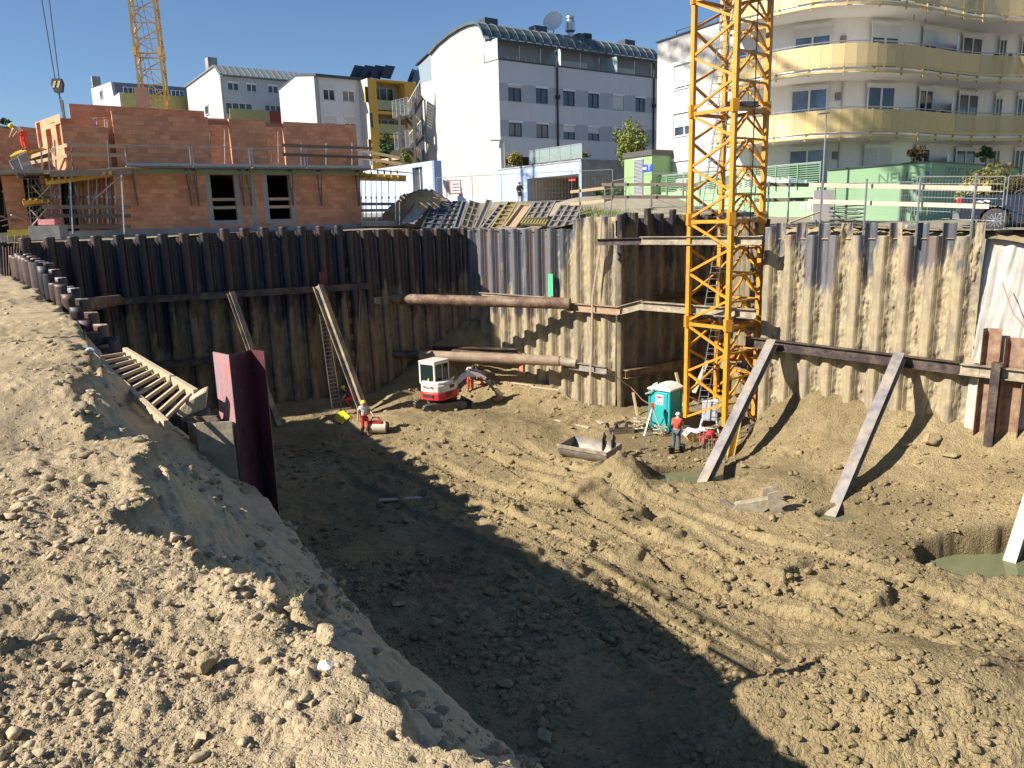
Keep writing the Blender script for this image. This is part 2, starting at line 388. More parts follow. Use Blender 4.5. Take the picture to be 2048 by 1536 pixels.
def floor_z(x, y, detail=True):
    x = np.asarray(x, float); y = np.asarray(y, float)
    wx = x+.8*fbm(x, y, 2.5, 3, 5); wy = y+.8*fbm(x, y, 2.5, 3, 6)
    z = FLOOR + .35*fbm(x, y, 5, 3, 1)
    # clay bank rising to the right hand wall
    t = (x-W6.a.x)*W6.d.x+(y-W6.a.y)*W6.d.y; d = (x-W6.a.x)*W6.n.x+(y-W6.a.y)*W6.n.y
    foot = np.interp(t, [-1.2, -.3, .4, 1.2, 3, 6, 8.6, 16], [0, .25, 1.1, 2.0, 2.5, 2.1, 1.95, 2.0])
    wdt = np.interp(t, [-1, 0, 3, 9, 16], [2.2, 3.0, 7.5, 8.5, 9.5])
    dd = d + .7*fbm(x, y, 2.2, 4, 9)
    s = np.clip(1-dd/wdt, 0, 1); z += foot*np.where(s > .0, .58*s**1.1+.42*np.exp(-np.clip(dd, 0, 99)/1.0), 0)
    # bank at the foot of walls 2/3
    t3 = (x-W3.a.x)*W3.d.x+(y-W3.a.y)*W3.d.y; d3 = (x-W3.a.x)*W3.n.x+(y-W3.a.y)*W3.n.y
    ft = np.interp(t3, [-3, 0, 4, 7, 9, 12], [2.0, 2.2, 1.6, .9, .5, .3])
    z += ft*np.clip(1-np.clip(d3, 0, 99)/(4.5+2*fbm(x, y, 3, 3, 14)), 0, 1)**1.3
    d2 = (x-W2.a.x)*W2.n.x+(y-W2.a.y)*W2.n.y
    z += 1.5*np.clip(1-np.clip(d2, 0, 99)/3.6, 0, 1)**1.2*sstep(-8.5, -5, x)
    d1 = (x-W1.a.x)*W1.n.x+(y-W1.a.y)*W1.n.y
    z += .7*np.clip(1-np.clip(d1, 0, 99)/2.0, 0, 1)**1.4
    # spoil heaps around the digger
    for (px, py, rr, hh) in [(800, 850, 2.6, .5), (960, 850, 3.0, .35), (1260, 960, 1.3, .85), (1560, 985, 1.3, .45), (1180, 985, 2.2, .25), (780, 815, 1.5, .4), (1050, 870, 2, .25), (1860, 960, 1.3, .35), (1450, 940, 1.0, .25)]:
        q = onz(px, py, FLOOR); z += hh*np.exp(-((wx-q.x)**2+(wy-q.y)**2)/(rr*rr)*1.6)
    # mound lower right, and rise toward the near bank
    q = onz(1900, 1420, FLOOR); z += .95*np.exp(-(((wx-q.x)/3.6)**2+((wy-q.y)/2.1)**2))
    q = onz(1480, 1480, FLOOR); z += .55*np.exp(-(((wx-q.x)/1.5)**2+((wy-q.y)/1.0)**2))
    dr = -(.8*(x-rowx(y)))*-1                    # distance to the right of the pile row
    z += 1.6*np.clip(1-np.clip(dr, 0, 99)/3.2, 0, 1)**1.6*sstep(18, 8, y)
    wet = sstep(.62, .2, np.abs(fbm(x, y, 4, 4, 77))*2+.2)*.35
    q = onz(1720, 1510, FLOOR); z += .8*np.exp(-(((x-q.x)/3.4)**2+((y-q.y)/2.3)**2))
    # flat wet pad around mast and toilet
    q = onz(1400, 885, FLOOR); e = np.hypot((x-q.x)/5.2, (y-q.y)/3.4)+.25*fbm(x, y, 1.5, 4, 21)
    pad = sstep(1.05, .75, e); base = FLOOR-.05+.035*fbm(x, y, 1.2, 3, 22)*2
    right_ok = 1-np.clip(foot*s*1.2, 0, 1)
    pad = pad*right_ok
    rough = 1-.93*pad; z = z*(1-pad)+base*pad
    # smooth wiped clay on the bank
    sm = sstep(.0, .45, s)*sstep(-.3, .3, t); rough = rough*(1-.62*sm)
    sm2 = np.exp(-(((x-onz(1850, 1330, FLOOR).x)/3)**2+((y-onz(1850, 1330, FLOOR).y)/1.6)**2)); rough *= 1-.6*sm2
    qq = onz(1960, 1440, FLOOR); rough *= 1-.55*np.exp(-(((x-qq.x)/2.6)**2+((y-qq.y)/1.6)**2))
    # holes
    for h, dep in ((HOLE, .95), (HOLE2, .4), (HOLE3, .45)):
        e = ell(x, y, h)+.16*fbm(x, y, 1.0, 4, 31); k = sstep(1.12, .93, e); z = z*(1-k)+(FLOOR-dep)*k
        rough *= 1-.8*k; wet = np.maximum(wet, sstep(1.35, 1.0, e))
    wet = np.maximum(wet, pad*.75)
    # wheel and track ruts
    A = onz(880, 905, FLOOR); B_ = onz(1240, 1010, FLOOR); C_ = onz(1700, 1180, FLOOR); D_ = onz(2050, 1330, FLOOR)
    def rut(pts, off, wd, dep, tread):
        nonlocal z, rough
        best = np.full(x.shape, 99.); al = np.zeros(x.shape); acc = 0
        for p, q in zip(pts, pts[1:]):
            ex, ey = q[0]-p[0], q[1]-p[1]; L_ = math.hypot(ex, ey); ex /= L_; ey /= L_
            u = np.clip((x-p[0])*ex+(y-p[1])*ey, 0, L_); dx, dy = x-p[0]-u*ex, y-p[1]-u*ey
            sg = dx*ey-dy*ex; dd_ = np.hypot(dx, dy)*np.where(sg >= 0, 1, -1)-off
            k = np.abs(dd_) < np.abs(best); best = np.where(k, dd_, best); al = np.where(k, acc+u, al); acc += L_
        best = best+.12*fbm(x, y, 1.2, 3, 44)
        fade = sstep(0, 2, al)*sstep(acc, acc-2, al); k = sstep(wd, wd*.6, np.abs(best))*fade; z = z-dep*k + fade*.35*dep*np.exp(-((np.abs(best)-wd*1.25)/(.35*wd))**2)
        z = z + k*tread*np.sin(al*2*math.pi/.24+3*best)
        rough = rough*(1-.85*k)
    P = [(A.x, A.y), (B_.x, B_.y), (C_.x, C_.y), (D_.x, D_.y)]
    for off in (-1.35, 1.35): rut(P, off, .42, .15, .05)
    q = onz(980, 880, FLOOR); q2 = onz(1330, 1060, FLOOR); q3 = onz(1560, 1240, FLOOR)
    for off in (-.9, .9): rut([(q.x, q.y), (q2.x, q2.y), (q3.x, q3.y)], off, .36, .11, .045)
    q = onz(700, 930, FLOOR); q2 = onz(1130, 1140, FLOOR); q3 = onz(1450, 1420, FLOOR)
    for off in (-.9, .9): rut([(q.x, q.y), (q2.x, q2.y), (q3.x, q3.y)], off, .34, .09, .04)
    q = onz(900, 960, FLOOR); q2 = onz(1250, 1100, FLOOR); q3 = onz(1900, 1300, FLOOR)
    for off in (-.8, .9): rut([(q.x, q.y), (q2.x, q2.y), (q3.x, q3.y)], off, .3, .09, .04)
    if detail:
        amp = .6+.8*sstep(-.15, .25, fbm(x, y, 3.5, 3, 55))
        z += rough*amp*(.16*np.abs(fbm(x, y, 1.1, 4, 61))+.035*fbm(x, y, .3, 4, 62, .6))
        near = 1+.15*sstep(16, 11, y)
        z += rough*amp*near*(.42*crumble(x, y, .30, 71, .4)+.55*crumble(x, y, .13, 73, .7)+.6*crumble(x, y, .065, 74, .8))
        z += rough*.33*crumble(x, y, .62, 75, .16, 1.2)*amp*near
        z += (1-rough)*.12*crumble(x, y, .1, 76, .35)
        z += .006*fbm(x, y, .12, 3, 80)
    return z, wet
def surf(x, y): return float(floor_z(np.array([x]), np.array([y]))[0][0])
ys = 5.0*np.exp(np.arange(0, 860)*.00285); ks = np.arange(-.95, 1.02, .0029)
K, Y = np.meshgrid(ks, ys); X = K*Y
Z, WET = floor_z(X, Y)
nr, nc = X.shape
idx = np.arange(nr*nc).reshape(nr, nc)
F = np.stack([idx[:-1, :-1], idx[:-1, 1:], idx[1:, 1:], idx[1:, :-1]], -1).reshape(-1, 4)
cx, cy = X[:-1, :-1].ravel(), Y[:-1, :-1].ravel()
keep = (cx > rowx(cy)-1.2)
for Wl in (W1, W2, W3, W4, W6, W7):               # stop behind the walls
    dd = (cx-Wl.a.x)*Wl.n.x+(cy-Wl.a.y)*Wl.n.y; tt = (cx-Wl.a.x)*Wl.d.x+(cy-Wl.a.y)*Wl.d.y
    keep &= ~((dd < -.7) & (tt > -1.0) & (tt < Wl.L+1.0))
keep &= (cy < 52) & ~((cy > 37) & (cx > 13.5)) & ~((cx > 17.7) & (cy > 30))
F = F[keep]; used = np.zeros(nr*nc, bool); used[F.ravel()] = True; rm = np.cumsum(used)-1
V = np.stack([X.ravel(), Y.ravel(), Z.ravel()], -1)[used]; F = rm[F]
tag(npmesh('pit_floor', V, F, M_mud, attrs={'wet': WET.ravel()[used]}), kind='structure')

# near bank
def bank_z(x, y, detail=True):
    d = .8*(rowx(y)-x)                           # distance to the camera side of the pile row
    edge = np.interp(y, [0, 2.65, 5, 7.4, 8.3, 9.4, 10.5, 14, 20, 30, 40], [2.1, 2.2, 2.5, 1.95, 2.2, 2.15, 1.9, 1.5, 1.0, .8, .8])
    edge = edge+.28*fbm(x, y, 1.3, 4, 101)
    edge = edge+.22*fbm(x, y, .45, 4, 116, .65)
    low = np.interp(y, [0, 5.6, 7.8, 9.3, 10.4, 11.3, 12.0, 13.2, 17, 24, 34], [-4.5, -4.6, -4.65, -4.3, -4.0, -3.75, -3.85, -4.8, -5.0, -4.6, -4.0])
    top = -1.95+.16*fbm(x, y, 3, 3, 102)+.25*sstep(12, 30, y)+.22*np.exp(-((x+9)/3)**2-((y-15)/3)**2)
    top = top-.6*np.exp(-((x+5.3)/1.6)**2-((y-8.6)/1.3)**2)
    u = np.clip(1-d/edge, 0, 1.4)                # 0 at lip
    z = top+(low-top)*np.clip(u, 0, 1)**(.85)
    z = z-np.clip(d*-1, 0, 10)*3
    fl = sstep(0, .06, u)                        # on the face
    plat = 1-fl
    rg = sstep(-.1, .2, fbm(x, y, 1.6, 3, 103)+.12*sstep(0, 4, y))*plat
    # smooth dried crust close to the camera on the right
    crust = np.exp(-((x+.1)/1.0)**2-((y-2.1)/.9)**2)
    rg = rg*(1-crust)
    if detail:
        z = z+plat*.03*fbm(x, y, .25, 5, 104)+(.25+rg)*plat*(.03*fbm(x, y, .2, 4, 114, .6)+.35*crumble(x, y, .12, 105, .3)+.5*crumble(x, y, .05, 106, .5)+.6*crumble(x, y, .024, 107, .7)+.7*crumble(x, y, .012, 109, .7)+.15*crumble(x, y, .3, 108, .25))
        z = z+.004*fbm(x, y, .03, 2, 108)
        # scraped clay face: streaks along the face
        al = .6*x-.8*y
        z = z+fl*(.12*fbm(al*1.6, d*.5, .5, 5, 110)+.06*np.abs(fbm(al*2.6, d*.7, .2, 4, 111))+.16*np.abs(fbm(x, y, 1.1, 4, 112))+.3*crumble(x, y, .09, 115, .16))
        z = z-.05*plat*crust*(np.abs(fbm(x, y, .55, 3, 113)) < .012)
    return z, fl
ys = .55*np.exp(np.arange(0, 1120)*.0038); ks = np.concatenate([np.arange(-3.2, -1.1, .05), np.arange(-1.1, 1.0, .0034), np.arange(1.0, 3.6, .05)])
K, Y = np.meshgrid(ks, ys); X = K*Y
Z, FL = bank_z(X, Y); nr, nc = X.shape; idx = np.arange(nr*nc).reshape(nr, nc)
F = np.stack([idx[:-1, :-1], idx[:-1, 1:], idx[1:, 1:], idx[1:, :-1]], -1).reshape(-1, 4)
cx, cy = X[:-1, :-1].ravel(), Y[:-1, :-1].ravel(); dd = .8*(rowx(cy)-cx)
keep = (dd > -.35) & (cy < 38) & ~(((cx-W1.a.x)*W1.n.x+(cy-W1.a.y)*W1.n.y < .15) & (cx > -24.5))
F = F[keep]; used = np.zeros(nr*nc, bool); used[F.ravel()] = True; rm = np.cumsum(used)-1
V = np.stack([X.ravel(), Y.ravel(), Z.ravel()], -1)[used]; F = rm[F]
tag(npmesh('embankment', V, F, M_bank, attrs={'sandy': (FL*.95).ravel()[used]}), kind='structure')

# street level ground
CP = [(-60, 20, -1.9), (-30, 20, -1.8), (-26, 34, -1.0), (-40, 45, -.6), (-24, 40, -.45), (-22, 46, -.35), (-10, 46, -.35), (-9, 52, -.2), (-3, 50.5, -.8), (2, 46.5, -.85), (-6, 52.2, -.5), (-1, 51, -.5),
      (-4, 56, 1.3), (0, 58, 1.35), (6, 54, 1.45), (5, 47, -.2), (7, 43.5, -.1), (8, 66, 1.2), (0, 70, 1.3), (9.5, 54, 1.45), (12, 47.5, .3), (14, 40, -.5), (17, 45, -.25), (21, 41, -.6),
      (18.5, 30.5, -.85), (14, 36.5, -.7), (26, 27, -1), (30, 20, -1.1), (40, 40, -.8), (-15, 75, 1), (-40, 90, 2), (0, 120, 3), (60, 100, 1), (-30, 60, .2), (-14, 58, .6), (12, 60, 1.5)]
def street_z(x, y):
    num = 0; den = 0
    for (a, b, c) in CP:
        wgt = 1/((x-a)**2+(y-b)**2+.4)**1.5; num = num+wgt*c; den = den+wgt
    return num/den
def sz(x, y): return float(street_z(x, y))
PITP = [(rowx(-5), -5), (rowx(34), 34), (W1.a.x-.3, W1.a.y+.2), (W1.b.x, W1.b.y+.35), (W2.b.x, W2.b.y+.3), (W4.a.x+.1, W4.a.y+.35), (W4.b.x+.4, W4.b.y+.3), (W6.a.x+1.1, W6.a.y+.4), (W6.b.x+.35, W6.b.y+.2), (24.9, 22.8), (45, 5), (45, -5)]
def inpoly(x, y, P):
    r = np.zeros(np.shape(x), bool)
    for (x1, y1), (x2, y2) in zip(P, P[1:]+P[:1]):
        c = (y1 > y) != (y2 > y); xi = (x2-x1)*(y-y1)/((y2-y1) if y2 != y1 else 1e-9)+x1
        r ^= c & (x < xi)
    return r
def axis(a, b, lo, hi, st): return np.concatenate([np.linspace(a, lo, 14)[:-1], np.arange(lo, hi, st), np.linspace(hi, b, 14)])
gx = axis(-900, 900, -34, 34, .35); gy = axis(-60, 1500, 18, 72, .35)
X, Y = np.meshgrid(gx, gy); Z = street_z(X, Y)+.03*fbm(X, Y, .8, 3, 120); nr, nc = X.shape
idx = np.arange(nr*nc).reshape(nr, nc)
F = np.stack([idx[:-1, :-1], idx[:-1, 1:], idx[1:, 1:], idx[1:, :-1]], -1).reshape(-1, 4)
cx = (X[:-1, :-1]+X[1:, 1:]).ravel()/2; cy = (Y[:-1, :-1]+Y[1:, 1:]).ravel()/2
emb = (cy < 37.2) & (cx < rowx(cy)+1) & (cx > -120)
keep = ~inpoly(cx, cy, PITP) & ~emb & (cy > 4)
F = F[keep]
tag(npmesh('street_ground', np.stack([X.ravel(), Y.ravel(), Z.ravel()], -1), F, M_street), kind='structure')

def strip(Wl, zf, u0=0, u1=None, back=2.2):
    b = MB(); u1 = u1 or Wl.L; n_ = 30; prev = None
    for i in range(n_+1):
        u = u0+(u1-u0)*i/n_; p = Wl.p(u, zf(u), -.12); q_ = Wl.p(u, 0, -back*.5); r_ = Wl.p(u, 0, -back); q_.z = max(sz(q_.x, q_.y)+.02, zf(u)); r_.z = sz(r_.x, r_.y)+.03
        if prev:
            for a_, c_ in ((0, 1), (1, 2)): b.poly([prev[a_], (p, q_, r_)[a_], (p, q_, r_)[c_], prev[c_]])
        prev = (p, q_, r_)
    tag(b.build('street_ground', M_clay), kind='structure')
strip(W1, lambda u: -.7); strip(W2, lambda u: -.85, u1=7.9); strip(W3, lambda u: -.9 if u < 8.4 else -.35); strip(W4, lambda u: -.25, u1=8.2); strip(W6, lambda u: -1.15, -1.0, 8.9); strip(W7, lambda u: float(np.interp(u, [0, 3, 9], [-1.1, -1.6, -1.9])), 0, 9.4, 3)

# water in the holes
m, N, L, B = nt('muddy_water'); M_water = m
g = N.new('ShaderNodeNewGeometry').outputs['Position']
L.new(ramp(N, L, noise(N, L, g, .8, 4), [(.3, (.125, .135, .07)), (.7, (.17, .175, .095))]), B.inputs['Base Color'])
B.inputs['Roughness'].default_value = .03; B.inputs['IOR'].default_value = 1.33
bump(N, L, noise(N, L, g, 5, 3), .25, .01, B)
def water(cx, cy, rx, ry, z):
    b = MB(); b.poly([(cx+rx*math.cos(2*math.pi*i/40), cy+ry*math.sin(2*math.pi*i/40), z) for i in range(40)]); return b.build('water', M_water)
tag(water(HOLE[0], HOLE[1], HOLE[2]*1.25, HOLE[3]*1.25, FLOOR-.5), kind='structure')
tag(water(HOLE2[0], HOLE2[1], HOLE2[2]*1.15, HOLE2[3]*1.2, FLOOR-.2), kind='structure')
tag(water(HOLE3[0], HOLE3[1], HOLE3[2]*1.2, HOLE3[3]*1.2, FLOOR-.22), kind='structure')
q = onz(1420, 880, FLOOR); tag(water(q.x+.3, q.y, 4.0, 2.6, FLOOR-.062), kind='structure')

# ------------------------------------------------------------------ loose stones
def ico():
    t = (1+5**.5)/2
    v = np.array([(-1, t, 0), (1, t, 0), (-1, -t, 0), (1, -t, 0), (0, -1, t), (0, 1, t), (0, -1, -t), (0, 1, -t), (t, 0, -1), (t, 0, 1), (-t, 0, -1), (-t, 0, 1)], float)
    f = [(0, 11, 5), (0, 5, 1), (0, 1, 7), (0, 7, 10), (0, 10, 11), (1, 5, 9), (5, 11, 4), (11, 10, 2), (10, 7, 6), (7, 1, 8), (3, 9, 4), (3, 4, 2), (3, 2, 6), (3, 6, 8), (3, 8, 9), (4, 9, 5), (2, 4, 11), (6, 2, 10), (8, 6, 7), (9, 8, 1)]
    v /= np.linalg.norm(v, axis=1)[:, None]; return v, f
def ico2(n=1):
    v, f = ico(); v = list(map(tuple, v))
    for _ in range(n):
        c = {}; nf = []
        def mid(a, b):
            k = (min(a, b), max(a, b))
            if k not in c:
                p = np.array(v[a])+np.array(v[b]); p /= np.linalg.norm(p); v.append(tuple(p)); c[k] = len(v)-1
            return c[k]
        for a, b, d in f:
            x, y, z = mid(a, b), mid(b, d), mid(d, a); nf += [(a, x, z), (b, y, x), (d, z, y), (x, y, z)]
        f = nf
    return np.array(v), np.array(f)
IV, IF = ico2(1); IV2, IF2 = ico2(3)
IV0, IF0 = ico2(0)
def rockshape(r, V0=IV, k=10):
    v = V0.copy(); 
    for _ in range(k):                           # chop with planes for broken faces
        n = r.normal(size=3); n /= np.linalg.norm(n); h = r.uniform(.34, .68); dd = v@n-h
        v = v-np.where(dd > 0, dd, 0)[:, None]*n
    if len(V0) > 100: v = v/np.linalg.norm(v, axis=1).max()*.95
    v *= r.uniform(.7, 1.15, 3)*np.array([1.1, 1, .75]); return v
RV = [rockshape(np.random.default_rng(i))*1.25 for i in range(14)]; RV0 = [rockshape(np.random.default_rng(i+50), IV0, 5)*1.1 for i in range(14)]
def scatter(name, pts, sizes, mat, r, small=0):
    Vs = []; Fs = []; n = 0
    for (x, y, z), s in zip(pts, sizes):
        sm_ = s < small; v = (RV0 if sm_ else RV)[r.integers(14)]*s; a = r.uniform(0, 6.28); ca, sa = math.cos(a), math.sin(a)
        v = np.stack([v[:, 0]*ca-v[:, 1]*sa, v[:, 0]*sa+v[:, 1]*ca, v[:, 2]], -1)+np.array([x, y, z+s*.22])
        Vs.append(v); Fs.append((IF0 if sm_ else IF)+n); n += len(v)
    return npmesh(name, np.concatenate(Vs), np.concatenate(Fs), mat, smooth=False)
def bank_stones(n, r):
    P = []; S = []
    while len(P) < n:
        y = math.exp(r.uniform(math.log(1.6), math.log(20))); x = y*r.uniform(-.8, .15); d = .8*(rowx(y)-x)
        if d < 1.9: continue
        if fbm(np.array([x]), np.array([y]), .9, 3, 131)[0] < r.uniform(-.35, .12): continue
        if (x+.1)**2+(y-2.1)**2 < .9 and r.random() < .9: continue
        s = min(.0026*math.exp(r.exponential(.55)), .030)*(1 if y < 5 else 1.8)
        P.append((x, y)); S.append(s)
    P = np.array(P); z = bank_z(P[:, 0], P[:, 1])[0]
    return np.column_stack([P, z]), S
r1 = np.random.default_rng(11)
P, S = bank_stones(15000, r1)
tag(scatter('gravel', P, S, M_rock, r1, .03), 'pale gravel and small stones strewn over the near earth bank', 'gravel', kind='stuff')
def face_stones(n, r):
    P = []
    while len(P) < n:
        y = math.exp(r.uniform(math.log(2.2), math.log(13))); d = r.uniform(-.05, 2.6)*r.random()**.5; x = rowx(y)-d/.8
        if fbm(np.array([x]), np.array([y]), .7, 3, 133)[0] < r.uniform(-.2, .25): continue
        P.append((x, y))
    P = np.array(P); z = bank_z(P[:, 0], P[:, 1])[0]; return np.column_stack([P, z]), [min(.006*math.exp(r.exponential(.75)), .07) for _ in range(n)]
P, S = face_stones(3200, r1)
tag(scatter('soil_crumbs', P, S, M_bank, r1, .014), 'crumbs of soil caught on the steep clay face of the near bank', 'soil crumbs', kind='stuff')
def pit_clods(n, r):
    P = []; S = []
    while len(P) < n:
        y = math.exp(r.uniform(math.log(9), math.log(46))); k = r.uniform(-.4, .72); x = k*y
        if x < rowx(y)+.4: continue
        if any(ell(x, y, h) < 1.1 for h in (HOLE, HOLE2, HOLE3)): continue
        for Wl, mg in ((W1, .4), (W2, .4), (W3, .4), (W6, .6), (W4, .4)):
            tt = (x-Wl.a.x)*Wl.d.x+(y-Wl.a.y)*Wl.d.y
            if (x-Wl.a.x)*Wl.n.x+(y-Wl.a.y)*Wl.n.y < mg and -1 < tt < Wl.L+1: break
        else:
            if y > 38 and x > 6: continue
            if fbm(np.array([x]), np.array([y]), 2.2, 3, 141)[0] < r.uniform(-.3, .25): continue
            P.append((x, y)); S.append(min(.022*math.exp(r.exponential(.5)), .16)*(1 if y > 14 else .75))
    P = np.array(P); z = floor_z(P[:, 0], P[:, 1])[0]; return np.column_stack([P, z-.01]), S
r2 = np.random.default_rng(12); P, S = pit_clods(24000, r2)
tag(scatter('clods', P, S, M_mud, r2, .05), 'loose broken clods of brown clay lying over the pit floor', 'soil clods', kind='stuff')

# single boulders and slabs one can point at
def rock(px, py, size, seed, label, ground='bank', mat=None, sc3=(1, 1, 1)):
    r = np.random.default_rng(seed)
    if ground == 'bank':
        D = 3.
        for _ in range(60):
            p = at(px, py, D); z = float(bank_z(np.array([p.x]), np.array([p.y]), False)[0][0])
            if p.z < z: break
            D += .12
    else:
        p = onz(px, py, FLOOR)
        for _ in range(5): p = onz(px, py, surf(p.x, p.y))
    v = rockshape(r, IV2, 11)*size*np.array(sc3)
    nn = np.array([fbm(v[:, 0]*3/size, v[:, 1]*3/size+v[:, 2]*2/size, 1, 4, seed)]).T; v = v*(1+.16*nn)
    a = r.uniform(0, 6.28); ca, sa = math.cos(a), math.sin(a)
    v = np.stack([v[:, 0]*ca-v[:, 1]*sa, v[:, 0]*sa+v[:, 1]*ca, v[:, 2]], -1)+np.array([p.x, p.y, p.z+size*.3])
    return tag(npmesh('boulder', v, IF2, mat or M_rock, smooth=False), label, 'boulder')
M_rockw = pm('white_stone', (.66, .62, .52), (.5, .46, .37), 9, .9, bmp=.006, bscale=40)
M_rocky = pm('yellow_stone', (.50, .42, .26), (.42, .34, .2), 9, .95, bmp=.01, bscale=40)
rock(228, 1032, .055, 1, 'white angular stone at the upper rim of the near bank beside a round one', mat=M_rockw)
rock(202, 1445, .05, 2, 'pale upright stone near the bottom left of the near bank', mat=M_rockw)
rock(476, 1272, .085, 3, 'yellow rounded boulder on the bank rim, left of the pair', mat=M_rocky)
rock(510, 1275, .095, 4, 'yellow crumbling boulder on the bank rim, right of the pair', mat=M_rocky)
rock(412, 1345, .085, 5, 'brown lump of dried clay below the two yellow boulders', mat=M_clod)
rock(580, 1335, .05, 6, 'whitish oblong stone at the shaded rim of the bank', mat=M_rockw)
rock(665, 1338, .06, 7, 'grey stone half in the shade on the bank rim', mat=M_rockw)
rock(150, 1090, .085, 8, 'flat tan slab of stone on the left part of the near bank', sc3=(1.2, .8, .5), mat=M_rocky)
rock(14, 1440, .085, 9, 'grey stone cut by the left edge at the foot of the bank', mat=M_rock)
rock(290, 1205, .05, 10, 'round pale stone in the middle of the gravel heap', mat=M_rockw)
rock(800, 1320, .26, 21, 'dark boulder in the pit beside the foot of the clay face', 'pit', M_clod)
rock(870, 1245, .2, 22, 'brown boulder lying in the shaded rubble of the pit', 'pit', M_clod)
rock(1085, 1480, .32, 23, 'largest dark lump of clay at the bottom of the shaded pit', 'pit', M_clod)
rock(795, 1212, .22, 24, 'dull boulder in the shaded pit behind the others', 'pit', M_clod)
rock(1010, 1370, .2, 25, 'small dark boulder in the shaded pit left of the mound', 'pit', M_clod)

# ------------------------------------------------------------------ sheet pile walls
def mudfield(u, z, Wl, line, patch, seed):
    """1 where clay sticks to the steel"""
    n = fbm(u*1.6, z*.3, .7, 6, seed, .6); base = sstep(-.3, .3, (line(u)-z)*.5+n*1.5)
    bare = sstep(.06, .2, fbm(u*2.2, z*.5, .5, 6, seed+3, .65))*patch
    return np.clip(base*(1-.6*bare), 0, 1)
def pile_wall(name, label, cat, Wl, u0, u1, topf, botf, line, patch=.5, mudthick=.0, mat=M_st1, pitch=.96, depth=.36, seed=0, tilt=None, dz=.09, group=None, skip=()):
    root = thing(name, label, cat, Wl.p(u0, -10.5), 0, group)
    n = int(round((u1-u0)/(pitch/2))); hp = pitch/2
    for i in range(n):
        if i in skip: continue
        a = u0+i*hp; front = i % 2 == 0
        s = 1 if front else -1
        # half profile: web, flange, web; lateral positions and depths
        cu = np.array([0, .09, .14, .24, .34, .39, .48])*(hp/.48)
        co = np.array([0, .14, .18, .18, .18, .14, 0])*s*(depth/.36)
        if mudthick:
            k = 4; cu = np.interp(np.arange(0, 6.01, 1/k), range(7), cu); co = np.interp(np.arange(0, 6.01, 1/k), range(7), co)
        top = topf(a+hp/2, front, i); bot = botf(a+hp/2)-.5
        zz = np.arange(bot, top, dz); zz = np.append(zz, top)
        tl = (tilt(a+hp/2) if tilt else 0)
        U, Zg = np.meshgrid(cu, zz); O = np.meshgrid(co, zz)[0]
        md = mudfield(a+U, Zg, Wl, line, patch, seed)
        ox = O+.0
        if mudthick:
            rec = np.clip((.18*depth/.36-O)/.36, 0, 1)
            ox = O+md*(mudthick*(.04+1.5*rec**1.3)*np.clip(.6+1.1*fbm(a+U, Zg, .6, 5, seed+9, .6)+.5*np.abs(fbm(a+U, Zg, .18, 3, seed+10)), 0, 2)+.006)
        ox = ox+.0; Um = a+U+tl*(Zg-FLOOR)
        P = np.stack([Wl.a.x+Wl.d.x*Um+Wl.n.x*ox, Wl.a.y+Wl.d.y*Um+Wl.n.y*ox, Zg], -1).reshape(-1, 3)
        P = P-np.array(WM[root.name].translation)
        nr, nc = U.shape; idx = np.arange(nr*nc).reshape(nr, nc)
        F = np.stack([idx[:-1, :-1], idx[:-1, 1:], idx[1:, 1:], idx[1:, :-1]], -1).reshape(-1, 4)
        o = npmesh('sheet_pile', P, F, mat, smooth=False, attrs={'mud': md.ravel()}, parent=root)
        sd = o.modifiers.new('solid', 'SOLIDIFY'); sd.thickness = .018; sd.offset = 0
    return root
def jit(i, a, s=1): return a*(((i*7919+s*104729) % 997)/997-.5)
pile_wall('sheet_pile_wall', 'long dark sheet pile wall below the brick building, left rear of the pit', 'sheet pile wall', W1, .0, 16.4,
          lambda u, f, i: -.12+(.12 if f else -.1)+jit(i, .18)-.02*(16-u)*(1), lambda u: -10.3, lambda u: -4.9+.0*u, .75, .0, M_st1, 1.0, seed=3)
pile_wall('sheet_pile_wall', 'dark leaning sheet pile wall behind the rear pipe struts, in shade', 'sheet pile wall', W2, .1, 7.9,
          lambda u, f, i: -.42+jit(i, .08)+(.05 if f else 0), lambda u: -9.5, lambda u: -4.4+0*u, .5, .0, M_st1, .92, seed=5, tilt=lambda u: -.028*(1-u/9))
pile_wall('sheet_pile_wall', 'sunlit grey sheet pile wall with a green paint mark, rear centre of the pit', 'sheet pile wall', W3, .0, 11.55,
          lambda u, f, i: (-.55 if u < 8.6 else -.02)+jit(i, .08)+(.05 if f else 0), lambda u: -10.2, lambda u: np.interp(u, [0, 7.2, 8.0, 8.6, 11.6], [-4.9, -4.7, -2, -.4, .3]), .6, .05, M_st3, .96, seed=7)
pile_wall('sheet_pile_wall', 'shaded sheet pile wall of the recess left of the yellow mast', 'sheet pile wall', W4, .0, 8.2,
          lambda u, f, i: (.3 if f else .05)+jit(i, .35)-(0 if (i % 4) < 2 else .25), lambda u: -10.4, lambda u: -1.3+0*u, .7, .04, M_st1, .96, seed=9)
pile_wall('sheet_pile_wall', 'muddy sheet pile wall at the back of the recess, seen through the yellow mast', 'sheet pile wall', W5, .0, 9.3,
          lambda u, f, i: -.1+jit(i, .4), lambda u: -10.4, lambda u: -1.2+0*u, .6, .04, M_st1, .96, seed=11)
pile_wall('sheet_pile_wall', 'sunlit clay-caked sheet pile wall on the right side of the pit', 'sheet pile wall', W6, .0, 8.7,
          lambda u, f, i: (-.5 if not f else -1.0)+jit(i, .12)+(.45 if i == 0 else 0), lambda u: -10.4, lambda u: np.interp(u, [0, 1, 3, 4, 6, 8.7], [-1.2, -1.7, -2.4, -1.7, -1.5, -.9]), .6, .09, M_st3, .96, .42, seed=13, dz=.06)
